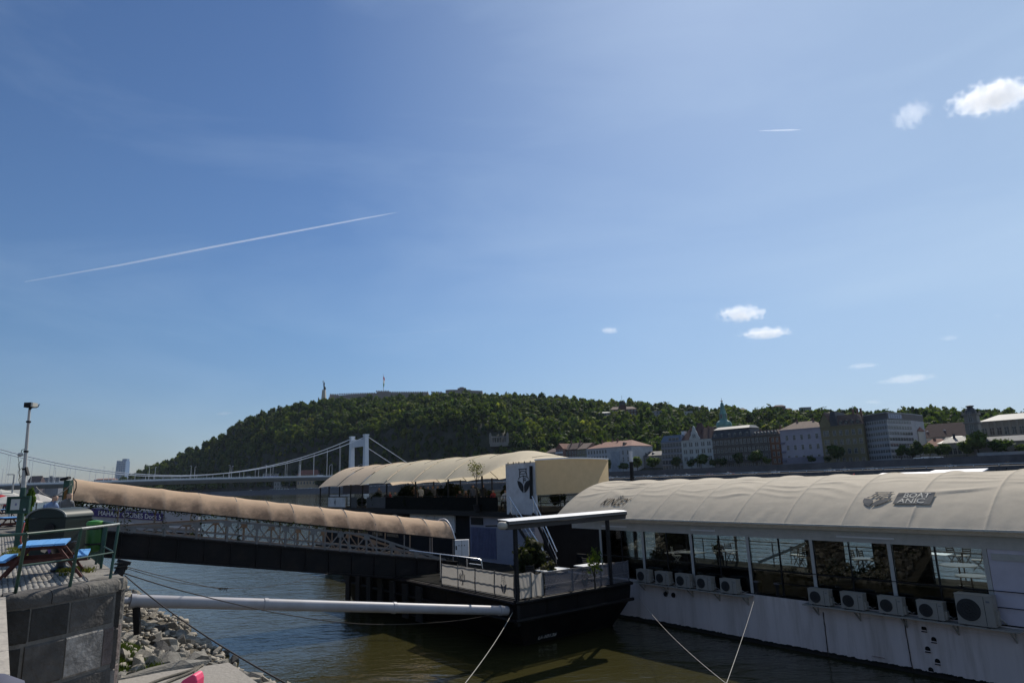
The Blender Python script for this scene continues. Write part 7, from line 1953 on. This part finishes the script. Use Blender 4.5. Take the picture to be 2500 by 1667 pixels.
for i in range(len(scol) - 1):
    for j in range(NV): a = i * (NV + 1) + j; mb.f.append([a, a + NV + 1, a + NV + 2, a + 1]); mb.m.append(0)
mb.build('tent_roof', TENT, po, smooth='all', recalc=False)
mb = MB(); mb.grid(lambda u, v: tentp(26.28, u) * v + L(26.28, NC + (tentp(26.28, u).dot(N) - NC), ZE) * (1 - v), 40, 6); mb.build('tent_end', TENT, po, smooth='all', recalc=False)
mb = MB()
for i in range(len(scol) - 1):
    for t in (0.004,):
        p, q = tentp(scol[i], t), tentp(scol[i + 1], t); mb.bar(p, q, .05, .05)
mb.build('hem_rope', mat('hem', (.5, .47, .42), .8), po)
for k in range(16): MB().tube([tentp(26.3 - 2.1 * k - .001, t, -.12) for t in np.linspace(0, 1, 18)], .03, 6).build('tent_rib', FRM, po)
# lettering and emblem on the tent (laid on the cloth)
TK = mat('tent_print_grey', (.17, .166, .16), 1.0, spec=.02); TKW = mat('tent_print_white', (.6, .57, .5), 1.0, spec=.05)
def on_tent(px, py):
    """dock s and profile parameter t where the sight line meets the near flank"""
    best = None
    d = ray(px, py)
    for i in range(2, 120):
        t = i / 260
        n = N_(tentp(10, t)); z = tentp(10, t).z
        q = EYE + d * (n / d.dot(N))
        e_ = abs(q.z - z)
        if best is None or e_ < best[0]: best = (e_, S_(q), t)
    return best[1], best[2]
def tent_warp(px0, py0, wpx_end, lift=.045):
    s0, t0 = on_tent(px0, py0)
    ln = 5.4
    def w(a, b_): return tentp(s0 - a, t0 + b_ / ln, lift)
    return w, s0, t0
s0, t0 = on_tent(1466, 1232); s1, t1 = on_tent(1532, 1230)
w, _, _ = tent_warp(1466, 1233, 0)
put_text('KINLEY', None, None, None, .28, mat('tent_print_dark', (.06, .056, .052), 1.0, spec=.02), po, width=abs(s0 - s1) * 1.0, warp=w, shear=.2)
mb = MB(); sx, tx = on_tent(1512, 1219)
for a in range(7):
    an = math.pi * a / 6; p, q = tentp(sx - .06 * math.cos(an), tx + .01 * math.sin(an), .02), tentp(sx - .22 * math.cos(an), tx + .035 * math.sin(an), .02); mb.bar(p, q, .025, .006)
mb.build('leaf_spray', TK, po)
sa, ta = on_tent(2180, 1231); sb, tb = on_tent(2272, 1231); sc2, tc2 = on_tent(2265, 1203)
hgt = (tc2 - ta)
def quadwarp(a, b_, lift): return tentp(sa + (sb - sa) * a, ta + hgt * b_, lift)
mb = MB(); mb.grid(lambda u, v: quadwarp(u, v, .045), 70, 24); mb.build('name_plate', TK, po, recalc=False)
def tw(x0, x1, y0, y1):
    return lambda a, b_: quadwarp(x0 + (x1 - x0) * a, y0 + (y1 - y0) * b_, .056)
for txt, y0, y1, x0, x1 in (('BOAT', .53, .93, .2, .9), ('ANIC', .08, .46, .1, .82)):
    put_text(txt, None, None, None, 1.0, TKW, po, width=1.0, warp=tw(x0, x1, y0, y1))
sl_, tl_ = on_tent(2140, 1235); sr_, tr__ = on_tent(2172, 1203)
hl = (tr__ - tl_); wl_ = 1.05
se0, se1 = on_tent(2110, 1218)[0], on_tent(2178, 1218)[0]; tl_, hl = on_tent(2142, 1236)[1], on_tent(2142, 1201)[1] - on_tent(2142, 1236)[1]
def lw(a, b_): return tentp((se0 + se1) / 2 - a * abs(se0 - se1) / .54 + .12 - .25 * b_, tl_ + hl * b_, .045)
logo(None, None, None, 1.0, po, TK, 'ship_emblem', warp=lw, th=.02)

# air conditioning units on the hull shelf
ACW = mat('aircon_casing', (.31, .285, .25), .5, .08, 3, dirt=(.2, .18, .16), dscale=3); ACG = mat('aircon_grille', (.03, .03, .032), .6)
def ac_parts(w, h, d):
    out = [('casing', MB().bb((-w / 2, -d / 2, .03), (w / 2, d / 2, h)).mesh('casing', ACW))]
    cx = -w * .16; r = h * .36
    mb = MB(); mb.tube([(cx, -d / 2 - .012, h * .52), (cx, -d / 2 - .002, h * .52)], r, 28); out.append(('fan_opening', mb.mesh('fan_opening', ACG)))
    mb = MB()
    for k in range(3):
        rr = r * (.35 + .3 * k); pts = [(cx + rr * math.cos(TAU * i / 24), -d / 2 - .022, h * .52 + rr * math.sin(TAU * i / 24)) for i in range(25)]
        mb.tube(pts, .006, 4, cap=False)
    for k in range(6): a = math.pi * k / 6; mb.bar((cx - r * math.cos(a), -d / 2 - .02, h * .52 - r * math.sin(a)), (cx + r * math.cos(a), -d / 2 - .02, h * .52 + r * math.sin(a)), .006)
    out.append(('fan_guard', mb.mesh('fan_guard', mat('guard_grey', (.035, .035, .035), .6))))
    out.append(('front_seam', MB().bb((w * .27, -d / 2 - .004, .05), (w * .285, -d / 2 - .001, h - .02)).mesh('front_seam', ACG)))
    out.append(('lid', MB().bb((-w / 2 - .008, -d / 2 - .008, h + .001), (w / 2 + .008, d / 2 + .008, h + .02)).mesh('lid', ACW)))
    out.append(('valve_cover', MB().bb((w / 2 + .001, -.08, h * .1), (w / 2 + .06, .1, h * .55)).mesh('valve_cover', ACW)))
    out.append(('rating_label', MB().bb((w * .33, -d / 2 - .004, h * .8), (w * .43, -d / 2 - .001, h * .86)).mesh('rating_label', mat('ac_label', (.15, .15, .17), .6))))
    out.append(('pipe', MB().tube([(w / 2 + .05, 0, h * .3), (w / 2 + .11, .05, h * .26), (w / 2 + .12, .2, h * .12), (w / 2 + .1, .45, .06)], .022, 6).mesh('pipe', mat('pipe_lagging', (.3, .29, .27), .8))))
    for x in (-.3, .3): out.append(('foot', MB().bb((x * w - .04, -d / 2 - .03, 0), (x * w + .04, d / 2 + .03, .03)).mesh('foot', DKM)))
    return out
small, big = ac_parts(.74, .53, .28), ac_parts(.95, .86, .36)
NA = PN - .22
order = ('leftmost air conditioner beside the barge banner', 'second air conditioner from the barge banner', 'third air conditioner above the two round hull ports', 'fourth air conditioner from the barge banner', 'air conditioner just left of the two deck stools', 'air conditioner just right of the two deck stools', 'air conditioner second right of the deck stools', 'air conditioner below the tall pale window post', 'air conditioner left of the big one')
for i, (a, b_, py) in enumerate(((1558, 1595, 1420), (1602, 1644, 1425), (1652, 1695, 1431), (1702, 1748, 1438), (1761, 1810, 1447), (1976, 2037, 1474), (2055, 2121, 1485), (2149, 2215, 1497), (2244, 2316, 1510))):
    q = atN((a + b_) / 2 - 1, py, NA); e = empty('air_conditioner', L(S_(q), NA, ZD - .03), order[i], 'air conditioner', 'air conditioners along the white hull', TH_D)
    for nm, me in small: place(nm, me, e)
q = atN(2393, 1530, NA); e = empty('air_conditioner', L(S_(q), NA - .02, ZD - .03), 'largest air conditioner at the right end of the hull shelf', 'air conditioner', 'air conditioners along the white hull', TH_D)
for nm, me in big: place(nm, me, e)
for sA, sB_, lb_ in ((S_(atN(1556, 1420, NA)) + .1, S_(atN(1832, 1455, NA)), 'left steel shelf under five air conditioners'), (S_(atN(1972, 1474, NA)) + .1, S_(atN(2497, 1540, NA)), 'right steel shelf under the larger row of air conditioners')):
    e = empty('hull_shelf', L((sA + sB_) / 2, NA, ZD - .2), lb_, 'shelf')
    MB().lbox(sB_, sA, NA - .2, PN - .004, ZD - .075, ZD - .032).build('shelf_plate', ACW, e)
    k = int((sA - sB_) / 1.45) + 1
    for i in range(k):
        s = sA - .35 - i * (sA - sB_ - .6) / max(1, k - 1); mb = MB(); mb.bar(L(s, NA - .15, ZD - .085), L(s, PN - .004, ZD - .4), .03, .05); mb.bar(L(s, PN - .02, ZD - .085), L(s, PN - .02, ZD - .42), .03, .03); mb.build('bracket', ACW, e)
# stools on the side deck
for i, px in enumerate((1852, 1903)):
    q = atN(px, 1440, PN + .25); loc = L(S_(q), PN + .22, ZD + .03); e = empty('deck_stool', loc, ('left dark round stool on the white hull deck', 'right dark round stool on the white hull deck')[i], 'stool', 'deck stools')
    MB().lathe((0, 0, 0), [(.16, .4), (.17, .42), (.17, .45), (.02, .46)], 18).build('seat', mat('stool_top', (.12, .115, .13), .5), e, local=True); MB().lathe((0, 0, 0), [(.13, 0), (.12, .2), (.14, .4)], 14).build('drum', DKM, e, local=True)
# furniture seen through the windows
WCH = mat('chair_white', (.5, .5, .48), .5)
def tbl(px, py, z, lb_, w, d, rnd, nb_): q = atZ(px, py, z); bistro(Vector((q.x, q.y, ZD + .03)), TH_D, w, d, z - ZD - .03, lb_, TTOP, rnd)
tbl(2340, 1378, 2.58, 'large round white table behind the last window', 1.25, 1.25, True, 0); tbl(2370, 1404, 2.52, 'second round table low in the last window', .95, .95, True, 0)
tbl(2268, 1350, 2.62, 'long white table behind the last window', 1.6, .8, False, 0); tbl(1770, 1342, 2.62, 'pale table behind the third window', .9, .8, False, 0); tbl(1690, 1347, 2.6, 'blue lit table behind the second window', 1.0, .8, False, 0); tbl(2105, 1362, 2.6, 'round table behind the fifth window', .8, .8, True, 0)
for i, (px, py, mt_, lb_) in enumerate(((1652, 1352, WCH, 'white chair behind the second window left side'), (1690, 1345, CHD, 'dark chair behind the second window right side'), (1752, 1345, CHD, 'dark chair behind the third window left of the table'), (1785, 1346, CHD, 'dark chair behind the third window right of the table'), (1950, 1352, CHD, 'dark chair stacked behind the fourth window'), (1963, 1356, CHD, 'dark chair second behind the fourth window'), (1940, 1350, CHD, 'dark chair third behind the fourth window'), (2095, 1362, CHD, 'dark chair left of the round fifth window table'), (2115, 1362, CHD, 'dark chair right of the round fifth window table'), (2215, 1376, CHD, 'dark chair at the left end of the long table'), (2238, 1380, CHD, 'dark chair at the near side of the long table'), (2330, 1352, CHD, 'dark chair beyond the large round table'), (2352, 1352, CHD, 'dark chair behind the large round table right side'), (2385, 1362, CHD, 'dark chair at the right post of the last window'))):
    q = atZ(px, py, 2.3); chair(Vector((q.x, q.y, ZD + .03)), random.uniform(0, 6), lb_, mt_, 'chairs inside the tent restaurant')
for i, (px, py, r, h, lb_) in enumerate(((1605, 1385, .45, 1.5, 'dark potted plant behind the second window'), (2040, 1370, .9, 1.7, 'bushy plant behind the fifth window left side'), (2130, 1370, .8, 1.6, 'bushy plant behind the fifth window right side'), (1920, 1375, .6, 1.1, 'dim plant behind the fourth window'), (2300, 1420, .55, .8, 'low plants along the last window sill'))):
    q = atN(px, py, PN + 1.0); shrub(Vector((q.x, q.y, ZD)), r, h, (.012, .02, .01), lb_, 150 + i, 700, .06, core=False)
q = atN(1757, 1360, PN + 5.2); person(Vector((q.x, q.y, ZD + .03)), 2.8, 'sit', 'black', 'black', 'dark haired person seated behind the third window', 1.0)
MB().bar(atN(1852, 1372, PN + .6), atN(1968, 1325, PN + 1.2), .06, .1).build('stair_handrail', FRM, po)

# tour boat on the river behind the tent
tbn = 92.0
a_, b_ = atN(2112, 1164, tbn), atN(2388, 1150, tbn); sA, sB_ = S_(a_), S_(b_)
e = empty('tour_boat', L((sA + sB_) / 2, tbn, 0), 'river boat with a white flat roof passing behind the tent', 'boat')
MB().lbox(sB_ - 3, sA + 2, tbn - .6, tbn + 4.5, -.3, 1.6).build('hull', WHP, e); MB().lbox(sB_ + .5, sA - .5, tbn, tbn + 4, 1.604, 4.75).build('cabin', WIN, e)
mid_s = (sA + sB_) / 2
for s0_, s1_, z in ((mid_s + .02, sA, 4.9), (sB_, mid_s, 5.1)):
    mb = MB(); mb.prism([L(s1_, tbn - .5, z), L(s0_, tbn - .5, z), L(s0_ + .1, tbn + 3.8, z + .62), L(s1_ - .6, tbn + 3.8, z + .62)], (0, 0, .12)); mb.build('roof', mat('boat_roof', (.62, .62, .68), .5), e)
q = atN(2440, 1152, tbn)
for k in range(4): MB().bar(L(sB_ - 1 - k * .8, tbn + 1, 4.2), L(sB_ - 1.6 - k * 1.1, tbn + 1, 5.7 + .25 * (k % 2)), .08).build('mast_stay', DKM, e)
MB().lbox(sB_ - 3, sB_ - .02, tbn, tbn + 3, 1.604, 4.4).build('wheel_house', mat('wheelhouse', (.12, .12, .14), .5), e)
bu = atN(2084, 1163, 60.0); tag(place('red_buoy', rock_mesh(9, mat('buoy_red', (.5, .02, .02), .5), 1.0), None, bu, (0, 0, 0), (.32, .32, .3)), 'small red marker float seen over the tent ridge', 'float')

# ================================================================ near the viewer
# child with reddish hair under a cap, at the lower left corner
q = atY(-30, 1690, 2.2)
hd = Vector((q.x, q.y, q.z - .09))
RH = mat('hair_red', (.13, .04, .03), .6, .4, 40, bump=.6, bscale=80)
pm_ = skin_person('stand', cloth('navy', (.03, .04, .09)), cloth('black', (.02, .02, .022)), RH)
ps = (hd.z + .1 - (ZQ - .02)) / 1.75; ps = 1.0
o = place('person', pm_, None, Vector((hd.x - .02, hd.y, hd.z - 1.64)), (0, 0, 2.6)); tag(o, 'red haired person in a bluish cap at the lower left corner', 'person')
cp_ = MB(); cp_.lathe(Vector((0, -.01, 1.655)), [(.112, 0), (.118, .03), (.1, .085), (.05, .115), (.01, .12)], 18); c_ = cp_.build('cap', mat('cap_blue', (.05, .055, .09), .8), o, smooth='all', local=True)
mb = MB()
for k in range(60):
    a = random.uniform(-.4, math.pi + .4); p = Vector((.1 * math.cos(a), .1 * math.sin(a) * .95, 1.66)); mb.tube([p, p + Vector((.02 * math.cos(a), .02 * math.sin(a), -.1)), p + Vector((.03 * math.cos(a), .04 * math.sin(a), -.26))], [.012, .012, .004], 5)
mb.build('loose_hair', RH, o, local=True)
# pink padded bag corner at the bottom edge
q = atY(478, 1668, 3.0)
PK = mat('pink_plastic', (.75, .07, .16), .45, .08, 6, spec=.4)
e = empty('pink_bag', Vector((q.x, q.y, q.z - .3)), 'bright pink padded bag corner poking up at the bottom edge', 'bag')
mb = MB(); pr_ = [(-.16, -.32), (-.16, -.06), (-.07, .022), (.0, .045), (.02, .04), (.032, .02), (.035, -.32)]
vs_ = [(x * .62, z) for x, z in pr_]
mb.prism([q + X_ * x - Y_ * .035 + Z3 * z for x, z in vs_], Y_ * .07); o = mb.build('pad', PK, e)
bv = o.modifiers.new('b', 'BEVEL'); bv.width = .02; bv.segments = 4
MB().tube([q + X_ * -.09 + Z3 * -.1 - Y_ * .04, q + X_ * -.03 + Z3 * -.03 - Y_ * .045, q + X_ * .01 + Z3 * -.1 - Y_ * .04], .008, 6).build('piping', mat('pink_piping', (.4, .03, .08), .5), e)
# ================================================================ clouds and vapour trails (real bodies of droplets high above the river)
def cloudmat(name, dens, scale, thr=.5, hetero=True):
    m = bpy.data.materials.new(name); m.use_nodes = True
    t = m.node_tree; n = t.nodes; l = t.links; n.remove(n['Principled BSDF'])
    v = n.new('ShaderNodeVolumePrincipled'); v.inputs['Color'].default_value = (.97, .98, 1, 1); v.inputs['Anisotropy'].default_value = .45; v.inputs['Density'].default_value = dens
    if hetero:
        tc = n.new('ShaderNodeTexCoord'); nz = n.new('ShaderNodeTexNoise'); nz.inputs['Scale'].default_value = scale; nz.inputs['Detail'].default_value = 6; nz.inputs['Roughness'].default_value = .62
        mp = n.new('ShaderNodeMapping'); mp.inputs['Scale'].default_value = (2.6, 2.0, 1.0); l.new(tc.outputs['Object'], mp.inputs['Vector']); oi = n.new('ShaderNodeObjectInfo'); l.new(oi.outputs['Location'], mp.inputs['Location']); l.new(mp.outputs[0], nz.inputs['Vector'])
        ln = n.new('ShaderNodeVectorMath'); ln.operation = 'LENGTH'; l.new(tc.outputs['Object'], ln.inputs[0])
        fa = n.new('ShaderNodeMapRange'); fa.inputs['From Min'].default_value = .25; fa.inputs['From Max'].default_value = 1.0; fa.inputs['To Min'].default_value = .22; fa.inputs['To Max'].default_value = -.55; l.new(ln.outputs['Value'], fa.inputs['Value'])
        am = n.new('ShaderNodeMath'); am.operation = 'MULTIPLY'; am.inputs[1].default_value = 1.7; l.new(nz.outputs['Fac'], am.inputs[0]); ad = n.new('ShaderNodeMath'); l.new(am.outputs[0], ad.inputs[0]); l.new(fa.outputs[0], ad.inputs[1])
        mr = n.new('ShaderNodeMapRange'); mr.inputs['From Min'].default_value = thr; mr.inputs['From Max'].default_value = thr + .16; mr.inputs['To Max'].default_value = dens; l.new(ad.outputs[0], mr.inputs['Value'])
        l.new(mr.outputs[0], v.inputs['Density'])
    l.new(v.outputs[0], n['Material Output'].inputs['Volume'])
    m.cycles.homogeneous_volume = not hetero
    return m
CM = cloudmat('cloud_vapour', .0065, 2.2, .72); CT = cloudmat('cloud_thin', .0022, 2.0, .72)
sph = bulk('cloud', ICO2[0], [ICO2[1]], CM); sph2 = bulk('wisp', ICO2[0], [ICO2[1]], CT)
clouds = [ # px, py, half width, half height px, tilt, mesh, label
 (2428, 238, 135, 42, -.22, sph, 'large bright white cloud at the right edge of the sky'),
 (2225, 280, 62, 32, -.5, sph2, 'thin wisp of cloud left of the large white one'),
 (1812, 766, 72, 22, -.05, sph, 'small white cloud above its lower neighbour'),
 (1868, 813, 74, 16, -.05, sph, 'flat white cloud just below the other small one'),
 (1488, 807, 26, 9, 0, sph, 'tiny cloud puff alone left of the pair'),
 (2105, 893, 48, 8, -.08, sph2, 'flat pale streak of cloud low in the sky'),
 (2215, 925, 82, 12, -.12, sph2, 'long low pale cloud above the office block'),
 (2317, 825, 28, 8, -.1, sph2, 'tiny pale cloud near the right edge'),
 (2132, 981, 28, 6, 0, sph2, 'faint cloud just above the ridge'),
 (546, 1009, 26, 5, -.06, sph2, 'small pale cloud left of the hill'),
 (2435, 772, 12, 6, 0, sph2, 'speck of cloud far right')]
DC = 6000.0
for px, py, hw, hh, tl_, me, lb_ in clouds:
    d = ray(px, py).normalized(); p = EYE + d * DC; k = DC / F * ray(px, py).length / 1.0
    k = DC / (F * ray(px, py).length)
    o = place('cloud', me, None, p); 
    xx = (CR * math.cos(tl_) - CU * math.sin(tl_)).normalized(); yy = d; zz = xx.cross(yy).normalized(); yy = zz.cross(xx).normalized()
    mw = Matrix((xx, yy, zz)).transposed().to_4x4() @ Matrix.Diagonal((hw * k * 1.25, hw * k * .6, hh * k * 1.5, 1)); mw.translation = p; o.matrix_world = mw
    tag(o, lb_, 'cloud')
def trail(pts, rad, dens, label):
    m = cloudmat('trail_' + str(pts[0][0]), dens, 1, hetero=False)
    P3 = [EYE + ray(a, b_).normalized() * 11000 for a, b_ in pts]
    mb = MB(); mb.tube(P3, [r * 11000 / F for r in rad], 10); o = mb.build('vapour_trail', m, smooth='all'); tag(o, label, 'vapour trail')
trail([(973, 518), (940, 524), (880, 535), (700, 569), (520, 603), (300, 646), (60, 688)], [.6, 1.5, 2.0, 2.4, 2.6, 2.3, 1.2], .011, 'long white vapour trail rising across the left sky')
trail([(1854, 320), (1890, 319), (1930, 318), (1955, 317)], [.7, 1.6, 1.8, .8], .012, 'short white vapour trail high on the right')
trail([(900, 822), (1050, 810), (1210, 796)], [1.2, 1.6, 1.0], .0012, 'faint old vapour trail above the hill')
# air: thin even haze round the place
hz = bpy.data.materials.new('haze'); hz.use_nodes = True
t = hz.node_tree; t.nodes.remove(t.nodes['Principled BSDF']); v = t.nodes.new('ShaderNodeVolumePrincipled')
v.inputs['Color'].default_value = (.66, .80, 1.0, 1); v.inputs['Density'].default_value = .000024; v.inputs['Anisotropy'].default_value = .2
t.links.new(v.outputs[0], t.nodes['Material Output'].inputs['Volume']); hz.cycles.homogeneous_volume = True
o = MB().bb((-5200, -500, -3), (5200, 6200, 320)).build('haze', hz); tag(o, 'thin pale haze over river and hill', kind='stuff')
